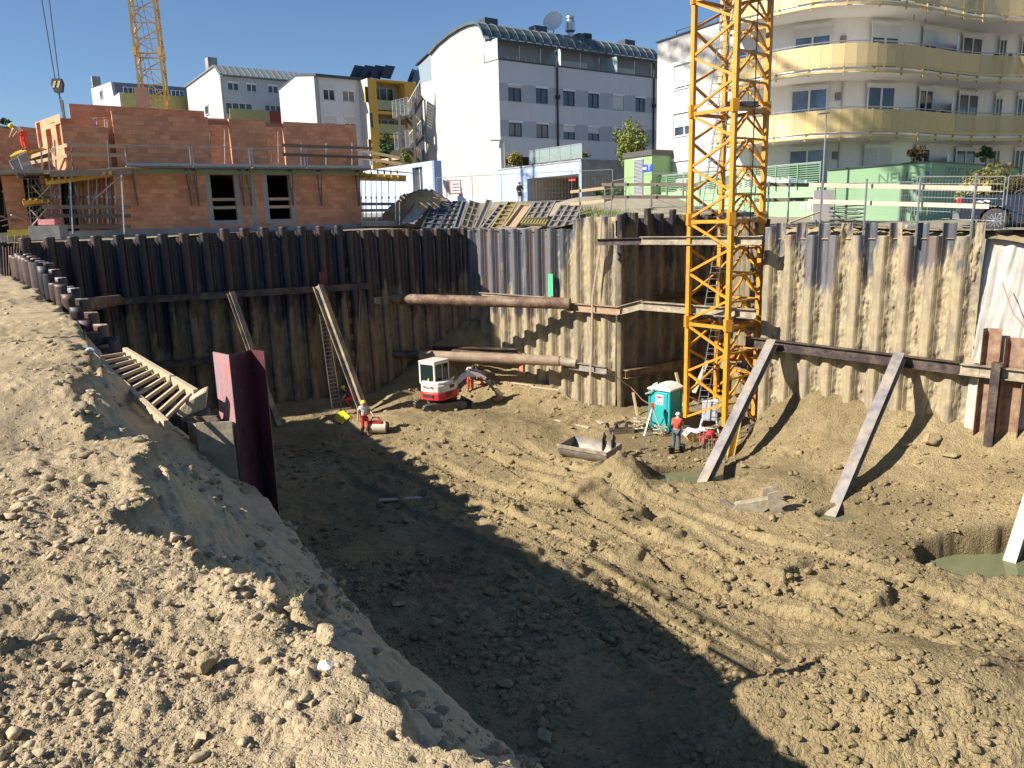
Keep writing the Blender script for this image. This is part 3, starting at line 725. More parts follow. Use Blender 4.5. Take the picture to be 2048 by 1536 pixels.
# pile row along the near bank: single piles with their own tops
def rowpile(px, wpx, top_px, mat, u_open=1, bot=-9, mud=0., off=0.):
    k = (px-1024)/FPX; y = 4.375/(k+.75)
    for _ in range(3):
        p = onzcol(px, y, -2); k = p.x/p.y; y = 4.375/(k+.75)
    wd = wpx*y/FPX; zt = at(px, top_px, y).z
    return Vector((rowx(y), y, 0)), wd, zt
ROW = Wall((rowx(36.3), 36.3), (rowx(12.4), 12.4))
row = pile_wall('sheet_pile_wall', 'stepped row of dark sheet piles along the near bank, left of the wooden ladder', 'sheet pile wall', ROW, 0, ROW.L,
                lambda u, f, i: float(np.interp(36.3-.8*u, [12, 15, 17.5, 19.5, 21.9, 23.4, 25.7, 28, 30, 36], [-3.3, -3.3, -3.2, -2.8, -2.35, -1.95, -1.5, -1.05, -1.1, -.9]))+jit(i, .25, 5), lambda u: -9.9, lambda u: -99+0*u, .5, .0,
                steel_mat('row_steel', steelA=(.02, .02, .025), steelB=(.12, .07, .05)), 1.3, .6, seed=17, dz=.3)
def upile(root, p, wd, zt, zb, mat, ang=R(0), dep=.3, mudline=-99, name='sheet_pile', t=.02):
    """U pile: flange to the pit floor side, webs opening to the camera"""
    d = Vector((math.cos(ang), math.sin(ang), 0)); n = Vector((-d.y, d.x, 0))
    pr = [(-.5*wd, -dep/2), (-.40*wd, dep/2), (.40*wd, dep/2), (.5*wd, -dep/2)]
    inn = [(.5*wd-t, -dep/2), (.40*wd-t, dep/2-t), (-.40*wd+t, dep/2-t), (-.5*wd+t, -dep/2)]
    b = MB(); P = [p+d*a+n*c for a, c in pr+inn]
    nz = 24; V = []; Fc = []
    for j in range(nz+1):
        z = zb+(zt-zb)*j/nz; V += [Vector((q.x, q.y, z)) for q in P]
    for j in range(nz):
        for i in range(8): Fc.append((j*8+i, j*8+(i+1) % 8, (j+1)*8+(i+1) % 8, (j+1)*8+i))
    for s in (0, nz*8):
        q = [(0, 1, 6, 7), (1, 2, 5, 6), (2, 3, 4, 5)]
        Fc += [tuple(s+a for a in f) for f in q]
    b.mesh(V, Fc); o = b.build(name, mat, root)
    a_ = o.data.attributes.new('mud', 'FLOAT', 'POINT')
    vals = [max(0, min(1, (mudline-v.z)*.6+.5)) for v in V]; a_.data.foreach_set('value', vals)
    return o
# near red pile: worn paint, recess shade and sunlit plate put into the colour
p, wd, zt = rowpile(477, 98, 702, None)
m, N, L, B = nt('worn_red_paint_shaded'); g = N.new('ShaderNodeNewGeometry').outputs['Position']
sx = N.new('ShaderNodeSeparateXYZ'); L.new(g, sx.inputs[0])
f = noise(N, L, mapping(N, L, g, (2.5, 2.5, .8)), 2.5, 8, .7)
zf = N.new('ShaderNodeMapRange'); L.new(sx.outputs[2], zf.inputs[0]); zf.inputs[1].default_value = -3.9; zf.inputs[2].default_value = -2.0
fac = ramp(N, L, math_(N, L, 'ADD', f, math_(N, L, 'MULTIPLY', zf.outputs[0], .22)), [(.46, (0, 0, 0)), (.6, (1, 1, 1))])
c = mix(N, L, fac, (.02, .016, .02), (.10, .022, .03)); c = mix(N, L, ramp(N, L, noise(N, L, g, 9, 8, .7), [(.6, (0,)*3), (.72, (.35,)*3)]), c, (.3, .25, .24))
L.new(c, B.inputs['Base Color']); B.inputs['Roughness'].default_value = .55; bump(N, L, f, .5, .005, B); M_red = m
m, N, L, B = nt('worn_pink_paint_lit'); g = N.new('ShaderNodeNewGeometry').outputs['Position']; sx = N.new('ShaderNodeSeparateXYZ'); L.new(g, sx.inputs[0])
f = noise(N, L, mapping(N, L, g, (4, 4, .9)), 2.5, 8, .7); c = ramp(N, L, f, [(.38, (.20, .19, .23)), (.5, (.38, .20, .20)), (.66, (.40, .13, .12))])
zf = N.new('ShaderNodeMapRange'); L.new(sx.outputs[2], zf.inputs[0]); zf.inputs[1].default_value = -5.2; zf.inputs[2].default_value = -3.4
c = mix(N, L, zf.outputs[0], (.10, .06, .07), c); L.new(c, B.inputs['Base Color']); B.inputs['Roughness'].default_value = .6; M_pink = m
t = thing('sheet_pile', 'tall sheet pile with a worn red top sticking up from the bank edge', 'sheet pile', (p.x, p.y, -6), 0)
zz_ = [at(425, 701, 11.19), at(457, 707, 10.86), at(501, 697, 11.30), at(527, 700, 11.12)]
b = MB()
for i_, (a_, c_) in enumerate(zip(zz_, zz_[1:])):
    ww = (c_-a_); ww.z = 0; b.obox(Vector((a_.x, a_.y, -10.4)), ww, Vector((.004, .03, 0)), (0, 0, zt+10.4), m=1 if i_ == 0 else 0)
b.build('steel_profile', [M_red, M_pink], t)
b = MB(); q = at(494, 877, 11.17); b.lathe(q, [(.0, -.01), (.045, -.005), (.045, .0), (0, .01)], 12, 'Y'); b.build('paint_spot', pm('orange_paint', (.55, .25, .04), (.4, .18, .04)), t)
# low capped pile with the lump of concrete
D = p.y-.4
t = thing('sheet_pile', 'low dark box pile stub beside the red pile, clay on its rim', 'sheet pile', at(410, 900, D))
b = MB(); A_ = at(392, 846, D); B2 = at(463, 843, D); C2 = at(372, 838, D+.55); 
b.obox(A_-Vector((0, 0, 2.4)), B2-A_, Vector((0, .03, 0)), (0, 0, 2.4)); b.obox(A_+Vector((-.0, .03, -2.4)), C2-A_, Vector((.03, 0, 0)), (0, 0, 2.36)); b.obox(B2+Vector((-.03, .03, -2.4)), (0, .55, 0), (.03, 0, 0), (0, 0, 2.38))
b.obox(C2+Vector((0, .03, -2.4)), (B2-A_)*1.0, (0, .03, 0), (0, 0, 2.42)); b.build('stub_box', M_mudst, t)
b = MB(); b.obox(A_+(B2-A_)*.35+Vector((0, .04, -2.4)), (.18, .45, 0), (.025, 0, 0), (0, 0, 2.38)); b.build('inner_web', M_darkst, t)
q = at(396, 812, D+.1); r = np.random.default_rng(5); v = rockshape(r, IV2, 8)*np.array([.46, .16, .30])
Ry = Matrix.Rotation(R(-38), 3, 'Y'); v = np.array([tuple(Ry @ Vector(a)) for a in v])+np.array(q)
tag(npmesh('concrete_block', v, IF2, pm('sandy_concrete', (.5, .42, .3), (.38, .3, .2), 5, .9, bmp=.01), smooth=False), 'sandy lump of concrete leaning between the ladder foot and the red pile', 'concrete block')

# ------------------------------------------------------------------ walers and struts
def mud_beam(name, label, cat, p, q, wd, h, mat, kind='h', **k):
    t = thing(name, label, cat, (Vector(p)+Vector(q))/2); b = MB()
    if kind == 'h': b.hbeam(p, q, wd, h, **k)
    elif kind == 'box': b.beam(p, q, wd, h)
    elif kind == 'pipe': b.tube(p, q, wd/2, 24)
    b.build('beam' if kind != 'pipe' else 'tube', mat, t, smooth=False); return t
def single(name, label, cat, p, q, wd, h, mat, kind='h', group=None):
    b = MB(); 
    if kind == 'h': b.hbeam(p, q, wd, h, up=(0, 0, 1))
    elif kind == 'v': b.hbeam(p, q, wd, h, up=group_up)
    elif kind == 'box': b.beam(p, q, wd, h)
    elif kind == 'pipe': b.tube(p, q, wd/2, 24, cap=True)
    o = b.build(name, mat, smooth=False); return tag(o, label, cat, group)
def wl(Wl, px0, px1, z, off): 
    a = Wl.hit(px0, 600)[0]; c = Wl.hit(px1, 600)[0]; return Wl.p(a, z, off), Wl.p(c, z, off)
p, q = wl(W1, 168, 738, -3.45, .42); single('waler_beam', 'upper dark steel waler across the long left rear wall', 'steel beam', p, q, .3, .34, M_darkst)
p, q = wl(W1, 292, 436, -6.85, .42); single('waler_beam', 'short lower dark steel waler on the long left rear wall', 'steel beam', p, q, .3, .34, M_darkst)
single('pipe_strut', 'short rusty pipe strut between the bank piles and the left wall', 'steel pipe', at(160, 612, 26.5), at(236, 600, 38.0), .52, 0, M_rust, 'pipe')
p, q = W2.px(760, 598, 1.0), W3.px(1138, 606, .9)
pa = at(788, 598, 45.2); pb = at(1140, 607, 41.6)
single('pipe_strut', 'upper long rusty pipe strut spanning the rear corner', 'steel pipe', pa, pb, .62, 0, M_rust, 'pipe')
single('waler_beam', 'short dark beam stub at the left end of the upper pipe strut', 'steel beam', at(727, 603, 44.6), at(790, 599, 45.4), .3, .4, M_mudst)
p, q = wl(W3, 1143, 1250, -4.72, .42); single('waler_beam', 'brown waler on the sunlit rear wall right of the upper pipe', 'steel beam', p, q, .3, .42, pm('brown_beam', (.26, .16, .1), (.38, .28, .17), 3, .8, bmp=.003))
p, q = wl(W3, 960, 1100, -4.4, .42); single('waler_beam', 'thin beam behind the upper pipe strut on the rear wall', 'steel beam', p, q, .25, .25, M_mudst)
pa = at(842, 710, 45.0); pb = at(1120, 722, 42.0)
single('pipe_strut', 'lower long muddy pipe strut above the small excavator', 'steel pipe', pa, pb, .58, 0, pm('muddy_pipe', (.20, .125, .085), (.33, .25, .16), 2, .75, 0, .004, 10), 'pipe')
single('pipe_strut', 'dark left section of the lower pipe strut against the shaded wall', 'steel pipe', at(768, 708, 45.4), at(842, 710, 45.0), .46, 0, M_darkst, 'pipe')
single('waler_beam', 'muddy end block holding the dark left end of the lower pipe', 'steel beam', at(745, 711, 44.9), at(772, 708, 45.4), .4, .5, M_mudst)
single('pipe_strut', 'tapered right end of the lower pipe strut at the sunlit wall', 'steel pipe', at(1120, 722, 42.0), at(1153, 727, 41.6), .5, 0, M_mudst, 'pipe')
single('waler_beam', 'dark flat beam resting behind the lower pipe strut, left', 'steel beam', at(865, 697, 46.3), at(1035, 702, 44.5), .5, .25, M_darkst)
single('waler_beam', 'rust brown beam lying against the lower pipe strut', 'steel beam', at(905, 703, 45.2), at(1060, 716, 43.0), .35, .22, M_rust)
p, q = wl(W3, 1135, 1224, -7.95, .45); single('waler_beam', 'blue-black waler end on the sunlit rear wall near the lower pipe', 'steel beam', p, q, .3, .4, M_strut)
p, q = wl(W4, 1238, 1392, -8.15, .5); single('waler_beam', 'lowest waler of the shaded recess, left of the mast', 'steel beam', p, q, .35, .45, M_rust)
single('waler_beam', 'top pale beam crossing the recess in front of the yellow mast', 'steel beam', at(1283, 481, 38.0), at(1524, 481, 33.8), .35, .38, M_mudst)
single('waler_beam', 'dark end piece of the top beam across the recess', 'steel beam', at(1194, 484, 39.7), at(1283, 482, 38.05), .35, .33, M_darkst)
single('waler_beam', 'middle muddy beam crossing the recess in front of the mast', 'steel beam', at(1285, 611, 38.6), at(1512, 628, 33.9), .35, .42, M_mudst)
single('waler_beam', 'short clay-covered beam at the corner beside the middle beam', 'steel beam', at(1243, 620, 39.6), at(1290, 608, 38.7), .35, .46, M_mudst)
single('waler_beam', 'inner waler along the shaded recess behind the middle beam', 'steel beam', *wl(W4, 1300, 1470, -4.3, .45), .3, .3, M_darkst)
single('waler_beam', 'inner waler behind the mast low in the recess', 'steel beam', W5.p(1, -8.0, .5), W5.p(7.5, -8.0, .5), .35, .5, M_mudst)
single('waler_beam', 'long dark steel waler across the clay-caked right wall', 'steel beam', W6.p(-.5, -5.75, .48), W6.p(8.35, -6.0, .48), .32, .46, M_darkst)
single('waler_beam', 'muddy waler continuing to the right edge below the white fabric', 'steel beam', W6.p(8.36, -6.02, .48), W7.p(5, -6.1, .5), .32, .42, M_mudst)
def strut(label, top, foot, wd, mat, name='raking_strut', up=(0, 0, 1)):
    b = MB(); b.hbeam(top, foot, wd, wd, up=up, t=.035); return tag(b.build(name, mat), label, 'steel strut')
top = W6.p(W6.hit(1560, 690)[0], -5.62, .75)
strut('raking steel strut nearest the yellow mast, wet and muddy', top, onz(1405, 972, FLOOR-.3), .40, M_strut)
top = W6.p(W6.hit(1812, 715)[0], -5.7, .75)
strut('raking steel strut in the middle of the right wall', top, onz(1662, 1038, FLOOR-.35), .40, M_strut)
strut('pale raking strut standing in the green puddle at the right edge', at(2105, 860, 24.5), onz(2017, 1138, FLOOR-.75)+Vector((0, 0, 0)), .36, pm('pale_strut', (.55, .47, .36), (.4, .33, .25), 2, .6, .2))
strut('raking strut leaning on the left wall behind the red pile', W1.px(458, 583, .75), onz(556, 852, FLOOR+.2), .30, pm('sandy_strut', (.42, .33, .2), (.2, .17, .15), 1.5, .7, .2, stain=(.08, .08, .1), stain_amt=.8, stain_scale=1.2))
strut('raking strut with a yellowish side ending at the worker with yellow helmet', W1.px(630, 570, .75), onz(733, 838, FLOOR), .42, pm('sandy_strut2', (.5, .4, .22), (.22, .19, .17), 1.2, .7, .2, stain=(.07, .065, .075), stain_amt=.85, stain_scale=1.5), up=(.3, 0, 1))
# ------------------------------------------------------------------ tower crane masts
def crane_section(root, C0, R0, z0, z1, legs, mat, leg=.2, br=.1):
    """one mast section: four legs and the lacing between them"""
    P = [Vector((C0[0]+x, C0[1]+y, 0)) for x, y in legs]
    def at_(i, z): return P[i % 4]+Vector((0, 0, z))
    n = 4; h = (z1-z0)/n
    b = MB()
    for i in range(4): b.beam(at_(i, z0+.02), at_(i, z1-.02), leg, leg, up=(P[(i+1) % 4]-P[i]).normalized())
    b.build('leg', mat, root)
    # order: 0 left,1 front,2 right,3 back
    fr = MB()
    for i in range(4):
        for zz in (z1-.12,): fr.beam(at_(i, zz), at_(i+1, zz), br*1.3, br*1.5)
        fr.box(at_(i, z1)+Vector((0, 0, 0)), (leg*1.5, leg*1.5, .55), R(8))
    fr.build('joint_frame', mat, root)
    lc = MB()
    for i in (0, 3):                              # zigzag faces
        for k in range(n):
            a, c = (i, i+1) if k % 2 == 0 else (i+1, i)
            lc.beam(at_(a, z1-.2-k*h*.96), at_(c, z1-.2-(k+1)*h*.96+.06), br, br)
    for i in (1, 2):                              # horizontals with lambda braces
        for k in range(n):
            zt = z1-.15-k*h; mid = (at_(i, zt)+at_(i+1, zt))/2
            if k: lc.beam(at_(i, zt), at_(i+1, zt), br*.9, br*.9)
            lc.beam(mid, at_(i, zt-h+.1), br*.8, br*.8); lc.beam(mid, at_(i+1, zt-h+.1), br*.8, br*.8)
    lc.build('lacing', mat, root)
CM = (10.0, 36.0); LEGS = [(-1.59, .21), (-.21, -1.59), (1.59, -.21), (.21, 1.59)]
mast = thing('tower_crane', 'big orange-yellow lattice crane mast standing in the pit recess', 'tower crane', (CM[0], CM[1], FLOOR))
zs = [9.25+4.72*k for k in range(5, -5, -1)]
for z1, z0 in zip(zs, zs[1:]): crane_section(mast, CM, 0, z0, z1, LEGS, M_crane, .2, .1)
for x, y in LEGS: b = MB(); b.box((CM[0]+x, CM[1]+y, FLOOR-.1), (.34, .34, .9), R(8)); b.build('foot', M_dkgalv, mast)
lad = MB(); pl = MB(); cage = MB()
for j, (z1, z0) in enumerate(zip(zs, zs[1:])):
    a = Vector((CM[0]-.95, CM[1]-.1, z0+.25)) if j % 2 == 0 else Vector((CM[0]-.75, CM[1]-.1, z0+.25)); c = a+Vector((.75, .1, 4.9))
    sd = Vector((.2, -.05, 0))
    lad.tube(a-sd, c-sd, .022); lad.tube(a+sd, c+sd, .022)
    for k in range(17):
        p = a.lerp(c, k/17); lad.tube(p-sd, p+sd, .014)
    for k in range(5):
        p = a.lerp(c, .3+k*.16); bk = Vector((.0, -.7, 0)); pts = [p-sd, p-sd*1.7+bk*.5, p+bk, p+sd*1.7+bk*.5, p+sd]; cage.path(pts, .014, 4)
    for s in (-1.7, 0, 1.7):
        pa = a.lerp(c, .3)+sd*s+Vector((0, -.35 if s else -.7, 0)); pc = a.lerp(c, .94)+sd*s+Vector((0, -.35 if s else -.7, 0)); cage.tube(pa, pc, .012, 4)
    pl = MB(); pl.box((CM[0]+.35, CM[1]+.1, z1+.08), (1.5, 1.6, .05), R(8))
    for s in (-1, 1): cage.tube((CM[0]-.2, CM[1]+s*.75, z1+1.1), (CM[0]+1.1, CM[1]+s*.75, z1+1.1), .015, 4); cage.tube((CM[0]+1.05, CM[1]+s*.75, z1+.1), (CM[0]+1.05, CM[1]+s*.75, z1+1.1), .015, 4)
    pl.box((CM[0]+.35, CM[1]-.70, z1+.16), (1.5, .04, .2), R(8)); pl.build('platform', pm('dark_plate', (.07, .08, .1), (.05, .055, .07), 3, .7), mast)
lad.build('ladder', M_galv, mast); cage.build('ladder_cage', M_dkgalv, mast)
b = MB(); b.path([(CM[0]+.8, CM[1]-.95, zs[0]), (CM[0]+.82, CM[1]-.95, 8), (CM[0]+.86, CM[1]-.9, 1.5), (CM[0]+.8, CM[1]-.9, -2)], .028); b.build('supply_cable', M_black, mast)
# board with safety boards low in the mast
b = MB(); q = at(1490, 655, 36.6); b.box(q, (1.5, .05, .42), R(4)); b.build('sign_board', pm('white_board', (.7, .7, .68)), mast)
lettering('board_text', 'LIEBHERR', .26, q+Vector((-.02, -.045, -.06)), (1, .07, 0), (0, 0, 1), M_black, mast)
b = MB(); q = at(1478, 712, 37.2); b.extr([q+Vector((-.8, 0, -.25)), q+Vector((1.2, 0, -.25)), q+Vector((.75, .3, .25)), q+Vector((-.7, .3, .25))], (0, .05, 0)); b.build('orange_sheet', pm('orange_tarp', (.6, .2, .07), (.5, .16, .05)), mast)

# left crane with its jib
_c = at(298, 100, 56.0); CL = (_c.x, _c.y); ll = [(-1.0, .1), (-.45, -.85), (1.0, -.1), (.45, .85)]
ll = [(-.95, .55), (-.55, -.95), (.95, -.55), (.55, .95)]
c2 = thing('tower_crane', 'pale yellow crane mast rising behind the brick building, with its jib', 'tower crane', (CL[0], CL[1], 0))
zs2 = [39-3.9*k for k in range(11)]
for z1, z0 in zip(zs2, zs2[1:]): crane_section(c2, CL, 0, z0, z1, ll, M_crane2, .13, .06)
b = MB()
for z1, z0 in zip(zs2, zs2[1:]):
    a = Vector((CL[0]-.1, CL[1], z0)); c = Vector((CL[0]-.5, CL[1], z1))
    b.tube(a, c, .02, 4); b.tube(a+Vector((.35, 0, 0)), c+Vector((.35, 0, 0)), .02, 4)
    for k in range(12): p = a.lerp(c, k/12); b.tube(p, p+Vector((.35, 0, 0)), .012, 4)
b.build('ladder', M_dkgalv, c2)
b = MB(); hk = at(116, 172, 46.0); jd = Vector((hk.x-CL[0], hk.y-CL[1], 0)).normalized(); js = Vector((-jd.y, jd.x, 0)); J0 = Vector((CL[0], CL[1], 38))-jd*13
for k in range(44):
    o = J0+jd*(k*1.5); e = o+jd*1.5; t_ = Vector((0, 0, 1.5))
    for s in (-.7, .7): b.beam(o+js*s, e+js*s, .16, .16); b.beam(o+js*s, (o+e)/2+t_, .09, .09); b.beam((o+e)/2+t_, e+js*s, .09, .09)
    b.beam(o+t_+jd*.75, e+t_+jd*.75, .18, .18); b.beam(o-js*.7, e+js*.7, .08, .08)
b.build('jib', M_crane2, c2)
b = MB(); b.box(Vector((CL[0], CL[1], 38))-jd*12, (2.2, 2.2, 2.6)); b.build('counterweight', M_conc, c2)
b = MB(); b.box(at(284, 198, 54.6), (.85, .06, 1.5), R(10)); b.build('mast_screen', pm('brown_board', (.3, .16, .1), (.24, .12, .08)), c2)
b = MB(); top = Vector((hk.x, hk.y, 38))
for (px, s) in ((-.32, -.12), (.22, .12)): b.tube(top+js*px*3, hk+js*s+Vector((0, 0, .3)), .028, 5)
b.build('hoist_rope', M_black, c2)
b = MB(); b.extr([hk+Vector((x, -.12, z)) for x, z in [(-.2, -.35), (.2, -.35), (.32, .1), (.24, .38), (-.24, .38), (-.32, .1)]], (0, .24, 0)); hb = b.build('hook_block', pm('hook_black', (.03, .03, .03)), c2)
b = MB()
for s in (-.14, .1): b.extr([hk+Vector((x+s, -.135, z)) for x, z in [(-.12, -.1), (0, -.1), (.14, .25), (.02, .25)]], (0, .27, 0))
b.build('stripe', pm('hook_yellow', (.6, .5, .25)), hb)
b = MB(); b.tube(hk-Vector((0, 0, .35)), hk-Vector((0, 0, .6)), .05); b.tube(hk-Vector((.02, 0, .6)), hk-Vector((-.12, 0, 3.5)), .03); b.tube(hk-Vector((-.05, 0, .6)), hk-Vector((-.3, 0, 3.5)), .03); b.box(hk-Vector((-.1, 0, 1.4)), (.12, .1, 1.3)); b.build('hook', M_dkgalv, hb)
# ------------------------------------------------------------------ buildings
D1 = Vector((.81, .587, 0)).normalized(); D2 = Vector((-.587, .81, 0)).normalized()
def zt3(x, y): return (780+x/3.572, 20+y/3.572)
def zt4(x, y): return (1300+x/3.4125, y/3.4125)
def zt5(x, y): return (1600+x/3.413, y/3.413)
def zw2(x, y): return (400+x/4.388, 150+y/4.388)
def zb(x, y): return (170+x/6.606, 120+y/6.606)
def z3b(x, y): return (540+x/6.4, 120+y/6.4)
def zr(fn, a, b, c, d): return (*fn(a, b), *fn(c, d))
def rect(W, r):
    x0, y0, x1, y1 = r; ym, xm = (y0+y1)/2, (x0+x1)/2
    return W.hit(x0, ym)[0], W.hit(x1, ym)[0], W.hit(xm, y1)[1], W.hit(xm, y0)[1]
def facade(root, name, W, u0, u1, z0, z1, holes, mat, depth=.2, off=0):
    b = MB(); us = sorted({u0, u1, *[h[0] for h in holes], *[h[1] for h in holes]}); zs_ = sorted({z0, z1, *[h[2] for h in holes], *[h[3] for h in holes]})
    us = [u for u in us if u0 <= u <= u1]; zs_ = [z for z in zs_ if z0 <= z <= z1]
    for a, c in zip(us, us[1:]):
        for e, f in zip(zs_, zs_[1:]):
            m_, n_ = (a+c)/2, (e+f)/2
            if any(h[0] < m_ < h[1] and h[2] < n_ < h[3] for h in holes): continue
            b.poly([W.p(a, e, off), W.p(c, e, off), W.p(c, f, off), W.p(a, f, off)])
    for h in holes:
        a, c, e, f = h[:4]
        for (p, q) in (((a, e), (c, e)), ((c, e), (c, f)), ((c, f), (a, f)), ((a, f), (a, e))):
            dp = h[4] if len(h) > 4 else depth; b.poly([W.p(*p, off), W.p(*q, off), W.p(*q, off-dp), W.p(*p, off-dp)])
    return b.build(name, mat, root)
M_sill = pm('sill_grey', (.4, .41, .43)); M_shut = pm('roller_shutter', (.72, .72, .70), (.66, .66, .64), 2, .6)
M_curt = pm('curtain', (.3, .3, .3), (.2, .2, .21), 8, .9, stretch=(6, 6, .3))
M_dkframe = pm('anthracite_frame', (.05, .055, .065), (.06, .065, .075), 2, .5)
def window(root, W, h, off=-.12, blind=0., frame=M_frame, mull=1, box=True, curtain=False, proud=False, glass=M_glass):
    a, c, e, f = h; fw = min(.07, (c-a)*.08); t = .06
    b = MB(); n = W.n
    def bar(u0, u1, z0, z1, o=off, th=t): b.obox(W.p(u0, z0, o), W.d*(u1-u0), n*th, (0, 0, z1-z0))
    bar(a, a+fw, e, f); bar(c-fw, c, e, f); bar(a+fw, c-fw, e, e+fw); bar(a+fw, c-fw, f-fw, f)
    for k in range(mull):
        m_ = a+(c-a)*(k+1)/(mull+1); bar(m_-fw*.7, m_+fw*.7, e+fw, f-fw)
    fr = b.build('window', frame, root)
    b = MB(); b.poly([W.p(a+fw*.5, e+fw*.5, off+.015), W.p(c-fw*.5, e+fw*.5, off+.015), W.p(c-fw*.5, f-fw*.5, off+.015), W.p(a+fw*.5, f-fw*.5, off+.015)])
    b.build('pane', M_curt if curtain else glass, fr)
    if blind > 0:
        zb_ = f-(f-e)*blind; b = MB(); nsl = max(2, int((f-zb_)/.06))
        for k in range(nsl): z0 = zb_+(f-zb_)*k/nsl; b.obox(W.p(a+.02, z0+.004, off+.065), W.d*(c-a-.04), n*.02, (0, 0, (f-zb_)/nsl-.008))
        b.build('roller_shutter', M_shut, fr)
    if box:
        b = MB(); b.obox(W.p(a-.06, f-.02, .0 if not proud else off), W.d*(c-a+.12), n*.09, (0, 0, .2)); b.build('shutter_box', M_frame, fr)
    b = MB(); b.obox(W.p(a-.05, e-.05, off), W.d*(c-a+.1), n*(-off+.05 if not proud else .12), (0, 0, .045)); b.build('sill', M_sill, fr)
    return fr
def banded(name, lo, hi, bands):
    m, N, L, B = nt(name); g = N.new('ShaderNodeNewGeometry').outputs['Position']; s = N.new('ShaderNodeSeparateXYZ'); L.new(g, s.inputs[0])
    f = None
    for a, c in bands:
        k = math_(N, L, 'MULTIPLY', math_(N, L, 'GREATER_THAN', s.outputs[2], a), math_(N, L, 'LESS_THAN', s.outputs[2], c))
        f = k if f is None else math_(N, L, 'ADD', f, k)
    c_ = mix(N, L, f, lo, hi); c_ = mix(N, L, .25, c_, ramp(N, L, noise(N, L, g, .5, 6), [(.3, (.75,)*3), (.7, (1,)*3)]), 'MULTIPLY'); c_ = mix(N, L, .2, c_, ramp(N, L, noise(N, L, mapping(N, L, g, (2, 2, .12)), 1.2, 6), [(.35, (.75,)*3), (.6, (1,)*3)]), 'MULTIPLY')
    L.new(c_, B.inputs['Base Color']); B.inputs['Roughness'].default_value = .85; return m

# --- big building with barrel roof
K0 = at(1000, 250, 69); K0.z = 0
WR = Wall(K0, K0+D1*40); WL = Wall(K0+D2*30, K0)
blk = thing('apartment_building', 'large white and grey apartment block with barrel roof and satellite dish', 'building', K0)
uL = WL.hit(843, 200)[0]; zT = WR.hit(997, 119)[1]; LEN = WR.hit(1345, 200)[0]
w1 = [zr(zt3, 845, 540, 938, 655), zr(zt3, 1043, 560, 1128, 672), zr(zt3, 1238, 580, 1320, 685), zr(zt3, 1415, 597, 1493, 700), zr(zt3, 1592, 612, 1668, 710), zr(zt3, 1754, 630, 1822, 722)]
w2 = [zr(zt3, 850, 805, 943, 905), zr(zt3, 1047, 820, 1132, 915), zr(zt3, 1240, 828, 1322, 925), zr(zt3, 1415, 838, 1495, 930), zr(zt3, 1590, 848, 1668, 938)]
H1 = [rect(WR, r) for r in w1]; H2 = [rect(WR, r) for r in w2]
za, zb_ = sum(h[2] for h in H1)/6, sum(h[3] for h in H1)/6; zc, zd = sum(h[2] for h in H2)/5, sum(h[3] for h in H2)/5
H1 = [(h[0], h[1], za, zb_) for h in H1]; H2 = [(h[0], h[1], zc, zd) for h in H2]
H1.append((H1[-1][0]+3.2, H1[-1][1]+3.2, za, zb_)); H2.append((H1[5][0], H1[5][1], zc, zd)); H2.append((H1[6][0], H1[6][1], zc, zd))
M_b4 = banded('two_tone_render', (.66, .66, .67), (.46, .475, .50), [(za-.05, zb_+.15), (zc-.05, zd+.15)])
gar = rect(WR, zr(zt3, 828, 1048, 1000, 1110))
facade(blk, 'wall', WR, 0, LEN, -1.5, zT, H1+H2+[(gar[0], gar[1]+2, gar[2], gar[3])], M_b4)
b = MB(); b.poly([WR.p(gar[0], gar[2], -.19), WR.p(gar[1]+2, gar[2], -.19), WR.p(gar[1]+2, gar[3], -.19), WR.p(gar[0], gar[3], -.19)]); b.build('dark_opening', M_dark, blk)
b = MB(); b.poly([WL.p(uL, -1.5), WL.p(WL.L, -1.5), WL.p(WL.L, zT), WL.p(uL, zT)]); b.poly([WL.p(uL, zT), WL.p(WL.L, zT), WL.p(WL.L, zT)+D1*LEN, WL.p(uL, zT)+D1*LEN])
b.poly([WL.p(uL, -1.5), WL.p(uL, zT), WL.p(uL, zT)+D1*LEN, WL.p(uL, -1.5)+D1*LEN]); b.build('wall', M_white, blk)
b = MB(); zp = WL.hit(950, 390)[1]; b.obox(WL.p(uL+2, -1.5, .003), WL.d*(WL.L-uL-2), WL.n*.06, (0, 0, zp+1.5)); b.build('plinth', pm('pale_blue_render', (.45, .55, .74), (.42, .52, .72), .6, .85), blk)
for k, h in enumerate(H1): window(blk, WR, h, blind=(.12, 0, 0, 0, 1, 0, .2)[k], frame=M_dkframe)
for k, h in enumerate(H2): window(blk, WR, h, blind=(0, 0, .45, .45, .3, 0, .5)[k], frame=M_dkframe, curtain=k < 2)
# penthouse and roof
arc = [zt3(x, y) for x, y in [(290, 322), (350, 252), (430, 187), (500, 142), (560, 114), (610, 103), (640, 112), (665, 150), (680, 192)]]
arc = [WL.hit(*p) for p in arc]
ub = WL.hit(*zt3(672, 350))[0]; ua = arc[0][0]
b = MB(); b.extr([WL.p(ua, zT), WL.p(ub, zT)]+[WL.p(u, z) for u, z in reversed(arc)], D1*LEN); b.build('penthouse', pm('penthouse_render', (.40, .39, .385), (.37, .36, .355), .6, .85), blk)
b = MB()
for (p, q) in zip(arc, arc[1:]):
    v0, v1 = WL.p(p[0], p[1]+.02)-D1*.25, WL.p(q[0], q[1]+.02)-D1*.25; e_ = D1*(LEN+.25)
    b.obox(v0, v1-v0, e_, (0, 0, .16))
    k = 0
    while k*.95 < LEN: b.obox(v0+D1*(k*.95)+Vector((0, 0, .16)), v1-v0, D1*.06, (0, 0, .08)); k += 1
e0 = arc[-1]; v0 = WL.p(e0[0], e0[1]-.12)-D1*.25
